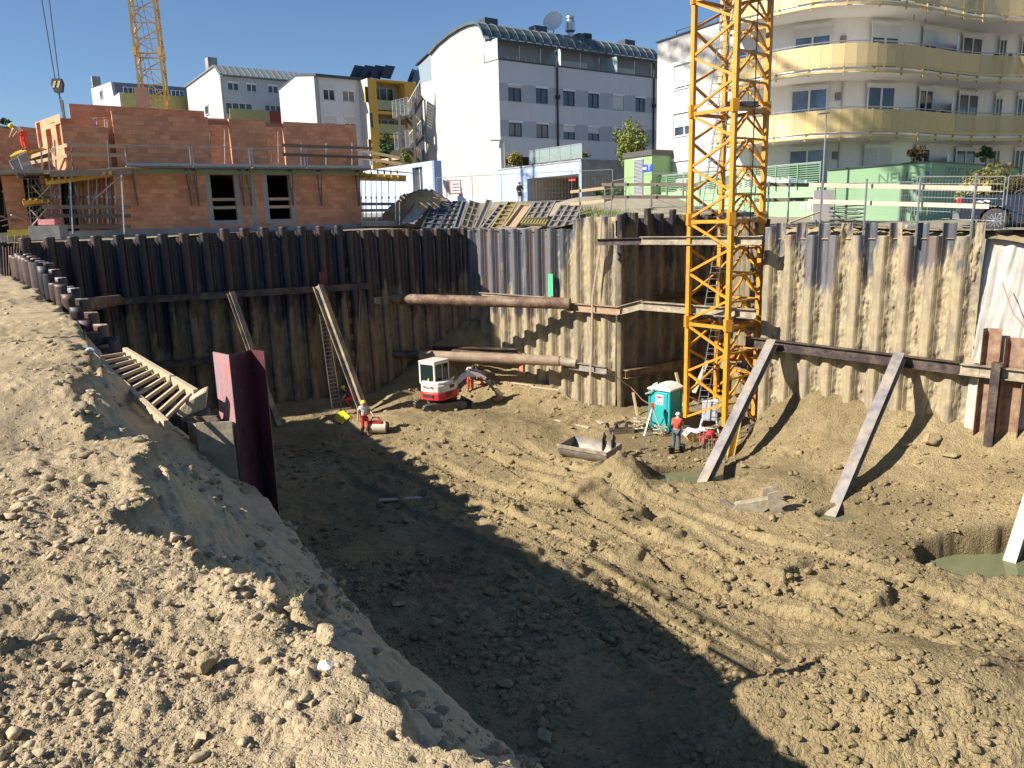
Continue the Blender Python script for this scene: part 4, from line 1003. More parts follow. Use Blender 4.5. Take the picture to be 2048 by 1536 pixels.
b.obox(v0, WL.d*.9-Vector((0, 0, .28)), D1*(LEN+.25), (0, 0, .14)); k = 0
while k*.95 < LEN: b.obox(v0+D1*(k*.95)+Vector((0, 0, .14)), WL.d*.9-Vector((0, 0, .28)), D1*.06, (0, 0, .07)); k += 1
b.build('roof', pm('green_grey_sheet_metal', (.13, .16, .165), (.1, .125, .13), 1, .45, .4), blk)
# terrace: set-back wall with windows, glazing, fascia
WP = Wall(WL.p(ub+.02, 0), WL.p(ub+.02, 0)+D1*40); zE = e0[1]-.3
wins = [zr(zt3, 770, 295, 1030, 375), zr(zt3, 1200, 340, 1405, 420), zr(zt3, 1545, 385, 1735, 455)]
for k, r in enumerate(wins):
    h = rect(WP, r); window(blk, WP, (h[0], h[1], zT-.4, zE-.55), off=.03, blind=(0, .6, .5)[k], mull=3, proud=True)
b = MB(); gz = MB(); fr = MB(); n_ = int(LEN/2.3)
for k in range(n_+1):
    u = min(k*2.3+.05, LEN); fr.obox(WR.p(u, zT, -.12), WR.d*.07, WR.n*.07, (0, 0, zE-zT-.25))
fr.obox(WR.p(0, zT-.02, -.16), WR.d*LEN, WR.n*.22, (0, 0, .12)); fr.obox(WR.p(0, zE-.3, -.16), WR.d*LEN, WR.n*.2, (0, 0, .14))
fr.build('terrace_frame', M_dkframe, blk)
gz = MB(); s0 = WL.p(WL.L-.05, zT+.08); gz.obox(s0, WL.d*-(WL.L-ub-.2), D1*.03, (0, 0, zE-zT-.2))
for k in (3, 6, 9): 
    gz.build('frosted_screen', clear('frosted_glass', (.5, .62, .6), .75, .5), blk); gz = MB()
    gz.obox(s0+D1*(k*2.3), WL.d*-(WL.L-ub-.3), D1*.03, (0, 0, zE-zT-.35))
gz.build('frosted_screen', clear('frosted_glass', (.5, .62, .6), .75, .5), blk)
b = MB()
for px in (1114, 1306):
    b = MB(); u = WR.hit(px, 220)[0]; b.tube(WR.p(u, -1, .1), WR.p(u, zE-.2, .1), .09, 8); b.box(WR.p(u, zT-2.6, .14), (.34, .3, .34), math.atan2(D1.y, D1.x)); b.build('downpipe', pm('dark_pipe', (.03, .032, .04)), blk)
# balcony wing at the back left, chimneys, dish
b = MB(); b.extr([WL.p(uL, zT), WL.p(ua, zT), WL.p(ua, zT+2.4), WL.p(uL-.3, zT+1.7)], D1*6); b.build('rear_terrace', clear('tinted_glass2', (.3, .36, .4), .8, .2), blk)
b = MB(); b.obox(WL.p(uL-.6, zT+1.75)-D1*.2, WL.d*(ua-uL+.6)+Vector((0, 0, .7)), D1*6.4, (0, 0, .12)); b.build('rear_roof', M_dkframe, blk)
pk = max(arc, key=lambda t_: t_[1])
for (px, wd, hh) in ((1023, 1.4, .8), (1125, 1.4, .8), (1213, 1.6, .7), (1225, .9, .8), (1306, 1.4, .8)):
    u = WR.hit(px, 100)[0]; b = MB(); b.obox(WL.p(pk[0]-.5, pk[1]-.4)+D1*u, D1*wd, WL.d*1.0, (0, 0, hh+.4)); b.build('chimney', M_dkframe, blk)
u = WR.hit(1168, 90)[0]; dc = WL.p(pk[0], pk[1]+1.5)+D1*u
b = MB(); nd = Vector((-.35, -.85, .35)).normalized(); Mx = nd.to_track_quat('Z', 'Y').to_matrix()
b.lathe(dc, [(.0, -.2), (.45, -.15), (.8, -.02), (.98, .1), (.98, .12), (.8, .02), (.4, -.1), (0, -.15)], 24, M=Mx); b.tube(dc+nd*-.15, dc+Vector((0, 0, -1.6)), .07); b.tube(dc+Mx @ Vector((0, -.9, .1)), dc+nd*.9, .03); b.box(dc+nd*.9, (.15, .15, .15))
b.build('satellite_dish', pm('dish_white', (.72, .72, .7)), blk, smooth=False)
u = WR.hit(1202, 90)[0]; dc = WL.p(pk[0], pk[1]-.3)+D1*u; b = MB(); b.lathe(dc, [(.28, 0), (.28, 1.0), (.5, 1.2), (.5, 1.9), (.3, 2.3), (.42, 2.3), (.42, 2.5), (.2, 2.5)], 16); b.build('flue', M_alu, blk)
# wall lamp mast at the corner
b = MB(); p = WR.p(.2, 0, .25); zz = WR.hit(1000, 282)[1]; b.tube(p+Vector((0, 0, -1)), p+Vector((0, 0, zz)), .06); b.box(p+Vector((-.5, 0, zz+.05)), (1.3, .3, .1), R(10)); tag(b.build('street_lamp', M_galv), 'slim grey lamp at the corner of the white gable wall', 'street lamp')

# --- garage in pale blue with ramp opening
M_blue = pm('blue_render', (.36, .46, .67), (.33, .43, .63), .6, .85, 0, .002, 30)
G0 = at(1163, 360, 60); G0.z = 0; WG = Wall(G0+D2*10.9, G0); gt = WG.hit(1150, 323)[1]
hh = (WG.hit(1055, 386)[0], WG.hit(1158, 380)[0], -1.0, WG.hit(1110, 352)[1])
gg = thing('parking_garage', 'pale blue garage entrance with a ramp opening and terrace on top', 'garage', G0)
facade(gg, 'wall', WG, 0, WG.L, -1.5, gt, [hh], M_blue, depth=.4)
b = MB(); inn = pm('garage_interior', (.50, .46, .40), (.44, .4, .35), .8, .9)
for p, q in (((hh[0], 0), (hh[0], -9)), ((hh[1], -9), (hh[1], 0)), ((hh[0], -9), (hh[1], -9))):
    b.poly([WG.p(p[0], -1, p[1]-.4), WG.p(q[0], -1, q[1]-.4), WG.p(q[0], hh[3], q[1]-.4), WG.p(p[0], hh[3], p[1]-.4)])
b.poly([WG.p(hh[0], hh[3], -.4), WG.p(hh[1], hh[3], -.4), WG.p(hh[1], hh[3], -9.4), WG.p(hh[0], hh[3], -9.4)]); b.build('interior', inn, gg)
b = MB(); b.obox(WG.p(0, gt, -9), WG.d*WG.L, WG.n*9.05, (0, 0, .12)); b.build('roof', M_conc, gg)
b = MB(); b.obox(WG.p(WG.L-.005, -1.5, .0)-WG.n*.0, D1*9.5, D2*.25, (0, 0, gt+1.5)); b.build('side_wall', M_conc, gg)
b = MB(); gp = MB(); zz = gt+.12
for k in range(6):
    u = WG.hit(1058, 330)[0]+k*((WG.L-WG.hit(1058, 330)[0])/5); b.obox(WG.p(u-.03, zz, -.1), WG.d*.06, WG.n*.06, (0, 0, 1.15))
ux = WG.hit(1058, 330)[0]; b.obox(WG.p(ux, zz+1.1, -.11), WG.d*(WG.L-ux), WG.n*.07, (0, 0, .06)); b.obox(WG.p(ux, zz+.08, -.11), WG.d*(WG.L-ux), WG.n*.07, (0, 0, .05))
b.build('railing', M_galv, gg); gp.obox(WG.p(ux, zz+.14, -.08), WG.d*(WG.L-ux), WG.n*.02, (0, 0, .95)); gp.build('railing_glass', clear('pale_glass', (.4, .5, .48), .35), gg)
b = MB(); q = WG.px(1172-14, 364); 
b = MB(); s0 = WG.hit(1134, 360); b.obox(WG.p(hh[1]-1.7, hh[3]-.45, -.5), WG.d*.75, WG.n*.05, (0, 0, .35)); sg = b.build('exit_sign', pm('sign_red', (.7, .06, .05)), gg)
b = MB(); us_ = hh[0]+1.9; b.obox(WG.p(hh[0]+1.0, 1.9, -9.2), WG.d*1.1, WG.n*.05, (0, 0, 1.0)); sg = b.build('notice_board', pm('sign_dkred', (.35, .05, .05)), gg)
b = MB(); b.obox(WG.p(hh[0]+1.1, 2.5, -9.14), WG.d*.9, WG.n*.02, (0, 0, .12)); b.obox(WG.p(hh[0]+1.1, 2.2, -9.14), WG.d*.6, WG.n*.02, (0, 0, .1)); b.build('notice_lines', M_frame, sg)
# blue entrance wall with a door
E0 = at(869, 350, 64.5); E0.z = 0; WE = Wall(E0+D2*14, E0)
ez = WE.hit(860, 322)[1]; eh = (WE.hit(825, 350)[0], WE.hit(845, 350)[0], -1, WE.hit(835, 334)[1])
e = thing('entrance_wall', 'pale blue wall with a tall dark doorway left of the white gable', 'wall', E0)
facade(e, 'wall', WE, 0, WE.L, -1.5, ez, [eh], M_blue, depth=.3)
b = MB(); b.obox(WE.p(WE.L, -1.5, -.0), D1*.7, D2*.3, (0, 0, ez+1.5)); b.build('end_face', M_blue, e)
b = MB(); b.poly([WE.p(eh[0], -1, -.29), WE.p(eh[1], -1, -.29), WE.p(eh[1], eh[3], -.29), WE.p(eh[0], eh[3], -.29)]); b.build('doorway', glassy('door_glass', (.06, .06, .07), .3), e)
b = MB()
for k in (0, .5, 1): b.obox(WE.p(eh[0]+(eh[1]-eh[0]-.06)*k, -1, -.27), WE.d*.06, WE.n*.05, (0, 0, eh[3]+1))
b.obox(WE.p(eh[0], 2.6, -.27), WE.d*(eh[1]-eh[0]), WE.n*.05, (0, 0, .06)); b.build('door_frame', M_frame, e)

# --- white and yellow building
Q0 = at(631, 200, 86); Q0.z = 0; Wf = Wall(Q0, Q0+D1*30); Wg = Wall(Q0+D2*16, Q0)
y3 = thing('apartment_building', 'white apartment house with yellow loggia wing and solar panels', 'building', Q0)
gp_ = [Wg.hit(*z3b(x, y)) for x, y in [(115, 395), (330, 215), (565, 207)]]; zt_ = gp_[-1][1]
b = MB(); b.extr([Wg.p(gp_[0][0], -1), Wg.p(Wg.L, -1), Wg.p(Wg.L, zt_)]+[Wg.p(u, z) for u, z in (gp_[1], gp_[0])], D1*-.0+D1*.2); b.build('gable_wall', M_white, y3)
uA = Wf.hit(*z3b(1145, 500))[0]; uB = Wf.hit(*z3b(1960, 500))[0]
wn_ = [rect(Wf, zr(z3b, *r)) for r in [(682, 375, 832, 515), (930, 395, 1085, 530), (700, 710, 850, 835), (955, 730, 1100, 850)]]
wn_ = [(h[0], h[1], (wn_[0][2]+wn_[1][2])/2 if i < 2 else (wn_[2][2]+wn_[3][2])/2, (wn_[0][3]+wn_[1][3])/2 if i < 2 else (wn_[2][3]+wn_[3][3])/2) for i, h in enumerate(wn_)]
facade(y3, 'wall', Wf, .2, uA, -1, zt_, wn_, pm('light_grey_render', (.72, .72, .71), (.68, .68, .68), .8, .85))
for i, h in enumerate(wn_): window(y3, Wf, h, blind=(0, 0, .8, .75)[i], curtain=i == 1)
b = MB(); u = Wf.hit(637, 200)[0]; b.tube(Wf.p(u, -1, .08), Wf.p(u, zt_-.1, .08), .07); b.build('downpipe', M_dkframe, y3)
b = MB(); b.extr([Wg.p(gp_[0][0]-.3, gp_[0][1]), Wg.p(gp_[1][0], gp_[1][1]+.05), Wg.p(Wg.L+.5, zt_+.0), Wg.p(Wg.L+.5, zt_+.22), Wg.p(gp_[1][0], gp_[1][1]+.27), Wg.p(gp_[0][0]-.3, gp_[0][1]+.22)], D1*24); b.build('roof', M_dkframe, y3)
# yellow wing, 1.9 m proud of the front
M_yel = pm('yellow_render', (.72, .44, .08), (.68, .41, .07), .8, .85)
pr = 2.2; Wy = Wall(Wf.p(uA, 0, pr), Wf.p(uA+18, 0, pr)); Ws = Wall(Wf.p(uA, 0, 0), Wf.p(uA, 0, pr))
uC = Wy.hit(*z3b(1315, 500))[0]; 
yb0, yb1 = Wy.hit(*z3b(1372, 500))[0], Wy.hit(*z3b(1735, 500))[0]; yb2 = Wy.hit(*z3b(1880, 500))[0]
zf = [Wy.hit(*z3b(1560, y))[1] for y in (285, 660, 960, 1290)]
holes = [(yb0, yb1, zf[1], zf[0]), (yb0, yb1, zf[2], zf[1]-.3), (yb0, yb1, zf[3], zf[2]-.3)]
sl_ = [rect(Wy, zr(z3b, *r)) for r in [(1218, 340, 1262, 535), (1280, 668, 1325, 868), (1262, 1015, 1305, 1165)]]
facade(y3, 'loggia_wall', Wy, 0, yb2, -1, zt_-.1, holes+[(h[0], h[1], h[2], h[3], .2) for h in sl_], M_yel, depth=1.9)
for h in sl_: window(y3, Wy, h, mull=0, box=False)
b = MB(); b.poly([Ws.p(0, -1), Ws.p(Ws.L, -1), Ws.p(Ws.L, zt_-.1), Ws.p(0, zt_-.1)]); b.build('side_wall', M_white, y3)
b = MB(); b.poly([Wy.p(yb0, -1, -1.88), Wy.p(yb1, -1, -1.88), Wy.p(yb1, zt_, -1.88), Wy.p(yb0, zt_, -1.88)]); b.build('loggia_back', pm('beige_render', (.5, .49, .44)), y3)
for i, h in enumerate(holes):
    b = MB(); b.obox(Wy.p(h[0], h[2]+.12, -.05), Wy.d*(h[1]-h[0]), Wy.n*.05, (0, 0, 1.0)); b.build('balcony_panel', pm('olive_panel', (.42, .42, .22)), y3)
    window(y3, Wy, (h[0]+.4, h[1]-.5, h[2]+.2, h[3]-.35), off=-1.84, mull=2, box=False, proud=True, curtain=i == 1)
# solar collectors
for grp, (xa, xb, yy) in enumerate([(1020, 1590, 225), (1760, 1950, 275)]):
    n_ = 4 if grp == 0 else 2
    for k in range(n_):
        x0 = xa+(xb-40-xa)*k/n_; x1 = xa+(xb-40-xa)*(k+1)/n_-8
        p0 = at(*z3b(x0, yy), 90); p1 = at(*z3b(x1, yy+.0), 90+1.0); p0.z = p1.z = at(*z3b((x0+x1)/2, yy), 90.5).z
        up = Vector((.35, .9, 1.15))*1.25; b = MB(); b.obox(p0, p1-p0, up, Vector((.0, .1, -.08))); o = b.build('solar_panel', glassy('collector_glass', (.03, .035, .05), .15), y3)
# metal stair tower
st = thing('stair_tower', 'grey outdoor steel staircase beside the white gable', 'staircase', at(815, 300, 78))
def stp(x, y, D=77): return at(*z3b(x, y), D)
b = MB()
for x in (1655, 1740, 1830, 1935): b.beam(stp(x, 700 if x < 1800 else 480, 77 if x in (1655, 1830) else 79), stp(x+30, 1340, 77 if x in (1655, 1830) else 79), .22, .22)
b.build('post', M_dkgalv, st)
for (xa, ya, xb, yb_) in [(1575, 745, 1775, 700), (1600, 1155, 1790, 1120)]:
    b = MB(); p0, p1 = stp(xa, ya), stp(xb, yb_); b.obox(p0, p1-p0, (0, 2, 0), (0, 0, .22)); b.build('landing', M_galv, st)
    b = MB(); hh_ = 1.55
    for k in range(5): q = p0.lerp(p1, k/4); b.tube(q, q+Vector((0, 0, hh_)), .035)
    b.tube(p0+Vector((0, 0, hh_)), p1+Vector((0, 0, hh_)), .04)
    for k in range(1, 6): b.tube(p0+Vector((0, 0, hh_*k/6)), p1+Vector((0, 0, hh_*k/6)), .015)
    for k in range(30): q = p0.lerp(p1, k/30); b.tube(q, q+Vector((0, 0, hh_)), .01, 4)
    b.build('railing', M_galv, st)
def flight(a, c, nstep=10, side=1.6):
    b = MB(); 
    for o in (0, side): b.beam(a+Vector((0, o, 0)), c+Vector((0, o, 0)), .06, .3)
    for k in range(nstep): q = a.lerp(c, (k+.5)/nstep); b.box(q+Vector((0, side/2, .0)), (.3, side, .04))
    b.build('flight', M_dkgalv, st)
    b = MB(); b.tube(a+Vector((0, 0, 1.3)), c+Vector((0, 0, 1.3)), .04); 
    for k in range(8): q = a.lerp(c, k/7); b.tube(q, q+Vector((0, 0, 1.3)), .03)
    b.build('handrail', M_galv, st)
flight(stp(1775, 730), stp(1935, 450)); flight(stp(1935, 950, 79), stp(1745, 760, 79)); flight(stp(1790, 1130), stp(1940, 960)); flight(stp(1935, 1330, 79), stp(1760, 1150, 79))

# --- grey building with metal roof
Q = at(*zb(1800, 400), 102); Q.z = 0; Wf = Wall(Q, Q+D1*34); Wg = Wall(Q+D2*20, Q)
g2 = thing('apartment_building', 'white gabled and grey apartment house with sheet metal roof, second from left', 'building', Q)
pg = [Wg.hit(*zb(x, y)) for x, y in [(1340, 360), (1715, 82), (1785, 205)]]
b = MB(); b.extr([Wg.p(pg[0][0], -1), Wg.p(Wg.L, -1), Wg.p(Wg.L, pg[2][1]), Wg.p(pg[1][0], pg[1][1]), Wg.p(pg[0][0], pg[0][1])], D1*.3); b.build('gable_wall', M_white, g2)
h = rect(Wg, zr(zb, 1590, 600, 1640, 725)); window(g2, Wg, h, off=.02, mull=0, proud=True)
zT2 = pg[2][1]; hs = [rect(Wf, zr(zw2, *r)) for r in [(243, 68, 340, 135), (410, 80, 498, 150), (597, 100, 688, 168)]]
zz0, zz1 = hs[0][2], hs[0][3]; hs = [(h[0], h[1], zz0, zz1) for h in hs]+[(hs[2][0]+k*5.5, hs[2][1]+k*5.5, zz0, zz1) for k in (1, 2)]
lw = [rect(Wf, zr(zw2, *r)) for r in [(225, 245, 460, 305), (570, 268, 700, 335)]]; lw = [(h[0], h[1]+(1.0 if i else 0), lw[0][2]-.6, lw[0][3]) for i, h in enumerate(lw)]
facade(g2, 'wall', Wf, .3, 34, -1, zT2, hs+lw, M_grey)
for h in hs: window(g2, Wf, h)
for h in lw: window(g2, Wf, h, mull=3, box=False)
b = MB(); rg = pg[1]; b.obox(Wg.p(rg[0], rg[1])-D1*.2, D1*34.4, Wg.p(Wg.L+.4, zT2)-Wg.p(rg[0], rg[1]), (0, 0, .15))
for k in range(44): b.obox(Wg.p(rg[0], rg[1]+.15)+D1*(k*.78), D1*.05, Wg.p(Wg.L+.4, zT2)-Wg.p(rg[0], rg[1]), (0, 0, .07))
b.obox(Wg.p(rg[0], rg[1])-D1*.2, D1*34.4, Wg.p(pg[0][0]-.3, pg[0][1])-Wg.p(rg[0], rg[1]), (0, 0, .15)); b.build('roof', pm('grey_sheet_metal', (.25, .28, .28), (.2, .225, .225), 1, .5, .3), g2)
b = MB(); q = Wg.hit(*zb(1560, 200)); b.obox(Wg.p(q[0]-.6, q[1]-1)+D1*.6, D1*1.2, Wg.d*1.3, (0, 0, 3.2)); b.build('chimney', M_conc, g2)
b = MB(); hb_ = rect(Wf, zr(zw2, 225, 310, 350, 375)); b.obox(Wf.p(hb_[0], hb_[2]-2, 1.6), Wf.d*5, Wf.n*.1, (0, 0, hb_[3]-hb_[2]+2)); b.build('balcony_panel', pm('olive_panel2', (.42, .40, .16)), g2); b = MB(); b.obox(Wf.p(hb_[0]+13, hb_[2]-2, 1.6), Wf.d*9, Wf.n*.1, (0, 0, hb_[3]-hb_[2]+2)); b.build('balcony_panel', pm('olive_panel2', (.42, .40, .16)), g2)
b = MB(); b.obox(Wf.p(hb_[0]+5.05, hb_[2]-2, 1.6), Wf.d*7.8, Wf.n*.1, (0, 0, hb_[3]-hb_[2]+2)); b.build('balcony_panel', pm('red_panel', (.3, .05, .05)), g2)
# --- white building far left
Q = at(*zb(460, 500), 112); Q.z = 0; Wf = Wall(Q, Q+D1*34); Wg = Wall(Q+D2*20, Q)
g1 = thing('apartment_building', 'white terraced apartment house with olive balcony parapet, far left', 'building', Q)
pts = [Wg.hit(*zb(x, y)) for x, y in [(80, 378), (340, 288), (375, 450), (430, 445), (458, 590), (60, 560)]]
u1 = Wg.L; z_top, z_r = pts[1][1], pts[0][1]
b = MB(); b.extr([Wg.p(pts[0][0], -1), Wg.p(u1, -1), Wg.p(u1, pts[3][1]), Wg.p(pts[2][0], pts[3][1]), Wg.p(pts[1][0], z_top), Wg.p(pts[0][0], z_r)], D1*.4); b.build('gable_wall', M_white, g1)
h = rect(Wg, zr(zb, 200, 400, 240, 510)); window(g1, Wg, h, off=.02, mull=0, proud=True)
Wt = Wall(Wg.p(pts[2][0], 0), Wg.p(pts[2][0], 0)+D1*30)
b = MB(); b.extr([Wg.p(pts[1][0], z_top)+D1*.4, Wg.p(pts[2][0], pts[3][1])+D1*.4, Wg.p(pts[0][0], pts[3][1])+D1*.4, Wg.p(pts[0][0], z_r)+D1*.4], D1*26); b.build('attic', pm('attic_grey', (.2, .22, .25)), g1)
h = rect(Wt, zr(zb, 505, 385, 1330, 470)); 
for k in range(4): window(g1, Wt, (h[0]+k*(h[1]-h[0])/4, h[0]+(k+.85)*(h[1]-h[0])/4, h[2], h[3]), off=.25, mull=2, box=False, proud=True)
b = MB(); zp_ = pts[3][1]; b.obox(Wg.p(u1, zp_-1.75)+D1*.4, D1*28, Wg.d*.15, (0, 0, 1.75)); b.build('balcony_parapet', pm('olive_parapet', (.40, .37, .12), (.36, .33, .1)), g1)
b = MB(); b.obox(Wg.p(u1-.8, -1)+D1*.4, D1*28, Wg.d*.3, (0, 0, zp_+.6)); b.build('wall', M_grey, g1)
b = MB(); q = Wg.p(pts[0][0]+1, z_r); b.obox(q, D1*1.2, Wg.d*.9, (0, 0, 1.6)); b.build('chimney', M_conc, g1)

# ------------------------------------------------------------------ building with curved balconies
SB = 1.13
K5 = at(1470, 200, 43.3*SB); K5.z = 0; D5 = Vector((-.465, .885, 0)).normalized()
b5 = thing('apartment_building', 'white apartment building with long curved yellowish balconies, right', 'building', K5)
t_ = 0
for _ in range(2000):
    t_ += .005; p = K5+D5*t_
    if p.x/p.y < (1314-1024-12)/1539.: break
W5L = Wall(K5+D5*(t_+.4), K5); ux = W5L.hit(1314, 200)[0]; z5 = W5L.hit(1318, 85)[1]
rs = [rect(W5L, zr(zt4, *r)) for r in [(165, 430, 308, 600), (160, 765, 302, 925), (150, 1095, 295, 1225)]]
rs = [(rs[1][0], rs[1][1], h[2], h[3]) for h in rs]
facade(b5, 'gable_wall', W5L, ux, W5L.L, -1.5, z5, rs, M_white)
for i, h in enumerate(rs): window(b5, W5L, h, blind=(.9, .6, .72)[i])
b = MB(); b.obox(W5L.p(ux-.1, z5, -.5), W5L.d*(W5L.L-ux+.1), W5L.n*.6, (0, 0, .08)); b.build('roof_edge', M_dkframe, b5)
b = MB()
for k in range(6): q = W5L.p(ux+1.2+k*1.3, z5, -.6); b.tube(q, q+Vector((0, 0, .55)), .025)
b.tube(W5L.p(ux+1.2, z5+.55, -.6), W5L.p(W5L.L, z5+.55, -.6), .03); b.build('roof_railing', M_dkgalv, b5)
def plan(px, D): p = at(px, 250, D*SB); return Vector((p.x, p.y, 0))
def smooth(P, n=6):
    out = []
    for i in range(len(P)-1):
        p0, p1, p2, p3 = P[max(i-1, 0)], P[i], P[i+1], P[min(i+2, len(P)-1)]
        for k in range(n):
            t = k/n; out.append(.5*((2*p1)+(p2-p0)*t+(2*p0-5*p1+4*p2-p3)*t*t+(3*p1-p0-3*p2+p3)*t**3))
    return out+[P[-1]]
front = smooth([plan(x, d) for x, d in [(1436, 42.3), (1490, 41.3), (1545, 40.2), (1620, 39.0), (1700, 38.5), (1780, 39.0), (1850, 40.2), (1905, 41.5), (1960, 42.4), (2048, 42.9), (2150, 42.6), (2300, 42)]], 5)
wallc = smooth([plan(x, d) for x, d in [(1470, 43.3), (1545, 42.3), (1620, 41.3), (1700, 40.9), (1780, 41.5), (1850, 42.9), (1905, 44.3), (1960, 45.3), (2048, 45.8), (2150, 45.6), (2300, 45)]], 5)
b = MB()
for p, q in zip(wallc, wallc[1:]): b.poly([p+Vector((0, 0, -1.5)), q+Vector((0, 0, -1.5)), q+Vector((0, 0, 18)), p+Vector((0, 0, 18))])
M_b5w = pm('balcony_back_wall', (.87, .85, .81), (.83, .81, .78), .5, .85); b.build('wall', M_b5w, b5)
def chit(px, py, lst):
    for p, q in zip(lst, lst[1:]):
        Wc = Wall(p, q); u, z = Wc.hit(px, py)
        if -.01 <= u <= Wc.L+.01: return Wc, u, z
    return Wc, u, z
def cwin(fn, r, blind=0, mull=1, zfix=None, **kw):
    x0, y0 = fn(r[0], r[1]); x1, y1 = fn(r[2], r[3]); xm = (x0+x1)/2
    _, _, zt0 = chit(xm, y0, wallc); _, _, zb0 = chit(xm, y1, wallc)
    a = chit(x0, (y0+y1)/2, wallc); c = chit(x1, (y0+y1)/2, wallc)
    pa, pc = a[0].p(a[1], 0), c[0].p(c[1], 0); Wc = Wall(pa, pc)
    if zfix: zb0, zt0 = zfix
    window(b5, Wc, (0, Wc.L, zb0, zt0), off=.15, blind=blind, mull=mull, proud=True, **kw)
zrow = [(a*SB, c*SB) for a, c in [(6.9, 9.02), (3.95, 6.1), (1.0, 3.15), (9.75, 12.0)]]
cols = [(zt4, [(600, 0, 740, 0), (985, 0, 1232, 0)]), (zt5, [(468, 0, 655, 0), (817, 0, 912, 0), (1090, 0, 1222, 0), (1345, 0, 1392, 0), (1497, 0, 1560, 0)])]
M_glassb = glassy('blue_reflecting_glass', (.12, .18, .3), .12)
rw = 0
for ri, (y0, y1, dx4, dx5) in enumerate([(265, 420, 0, 0), (645, 800, -22, -27), (1015, 1165, -35, -47), (-60, 90, 20, 28)]):
    ci = 0
    for fn, lst in cols:
        for (a, _, c, _) in lst:
            dx = dx4 if fn is zt4 else dx5
            big = ci in (1,)
            cwin(fn, (a+dx, y0, c+dx, y1), blind=[.33, .22, .3, .35, 0, 0, 0][ci] if ri == 0 else ([0, 0, 0, 0, 0, .1, .1][ci] if ri == 1 else [0, 0, 1, 0, 0, 0, 0][ci] if ri == 2 else 0), zfix=(zrow[ri][0]+(.9 if ci in (0, 3, 5, 6) and ri < 3 else 0)*0, zrow[ri][1]), glass=M_glassb if ci in (0, 1) else M_glass)
            ci += 1
M_mesh = pm('perforated_yellow_panel', (.62, .47, .2), (.56, .42, .17), 3, .6, .1)
M_mat = pm('reed_mat', (.72, .55, .29), (.58, .43, .21), 14, .85, stretch=(9, 9, .2))
M_tr = clear('yellow_translucent_panel', (.62, .49, .22), .6, .5)
M_post = pm('ochre_post', (.46, .33, .13), (.42, .3, .12), 3, .6)
# arc length stations along front
cum = [0]
for p, q in zip(front, front[1:]): cum.append(cum[-1]+(q-p).length)
def fa(s):
    for i in range(len(front)-1):
        if cum[i] <= s <= cum[i+1]: return front[i].lerp(front[i+1], (s-cum[i])/(cum[i+1]-cum[i]))
    return front[-1]
Ltot = cum[-1]
def off(p, q, d):
    t = (q-p).normalized(); n = Vector((t.y, -t.x, 0)); n = n if n.dot(-p) > 0 else -n; return n*d
for fi, zs0 in enumerate([3.45*SB, 6.4*SB, 9.35*SB]):
    b = MB(); zt0 = zs0+.28
    n_ = 60
    P = [fa(Ltot*i/n_) for i in range(n_+1)]
    # slab from front line to wall line
    wl_ = smooth(wallc, 1); cw = [0]
    for p, q in zip(wallc, wallc[1:]): cw.append(cw[-1]+(q-p).length)
    def wa(s):
        for i in range(len(wallc)-1):
            if cw[i] <= s <= cw[i+1]: return wallc[i].lerp(wallc[i+1], (s-cw[i])/(cw[i+1]-cw[i]))
        return wallc[-1]
    Q_ = [wa(cw[-1]*i/n_) for i in range(n_+1)]
    for i in range(n_):
        p, q, r_, s_ = P[i], P[i+1], Q_[i+1], Q_[i]
        lo, hi = Vector((0, 0, zs0)), Vector((0, 0, zt0))
        b.poly([p+hi, q+hi, r_+hi, s_+hi]); b.poly([s_+lo, r_+lo, q+lo, p+lo]); b.poly([p+lo, q+lo, q+hi, p+hi])
    b.build('balcony_slab', M_b5w, b5)
    b = MB(); mt = MB(); tr = MB(); po = MB(); hr = MB()
    npan = int(Ltot/1.75)
    for k in range(npan+1):
        s = k*Ltot/npan; p = fa(s); q = fa(min(s+.1, Ltot)); nn = off(p, q, .06) if s < Ltot-.2 else nn
        po = MB(); po.beam(p+nn+Vector((0, 0, zs0-.12)), p+nn+Vector((0, 0, zs0+1.5)), .09, .07); po.build('balcony_post', M_post, b5)
        if k < npan:
            pts = [fa(s+(Ltot/npan)*j/3) for j in range(4)]
            for j in range(3):
                a_, c_ = pts[j], pts[j+1]; n2 = off(a_, c_, .10)
                tgt = mt if (fi == 1 and 1 < k < 10) or (fi == 0 and 2 < k < 9) or (fi == 2 and k > 16) else tr
                tgt.obox(a_+n2+Vector((0, 0, zs0+.45)), c_-a_, off(a_, c_, .012), (0, 0, 1.0))
                b.obox(a_+n2+Vector((0, 0, zs0+.02)), c_-a_, off(a_, c_, .02), (0, 0, .12)); b.obox(a_+n2+Vector((0, 0, zs0+.3)), c_-a_, off(a_, c_, .02), (0, 0, .14))
                hr.tube(a_+n2+Vector((0, 0, zs0+1.56)), c_+n2+Vector((0, 0, zs0+1.56)), .03, 6)
    b.build('balcony_fascia', M_mesh, b5)
    if mt.f: mt.build('reed_screen', M_mat if fi == 1 else pm('tan_sheet', (.68, .52, .24), (.58, .44, .18), 5, .8, 0, .01, 8), b5)
    tr.build('balcony_panel', M_tr, b5); hr.build('handrail', M_galv, b5)
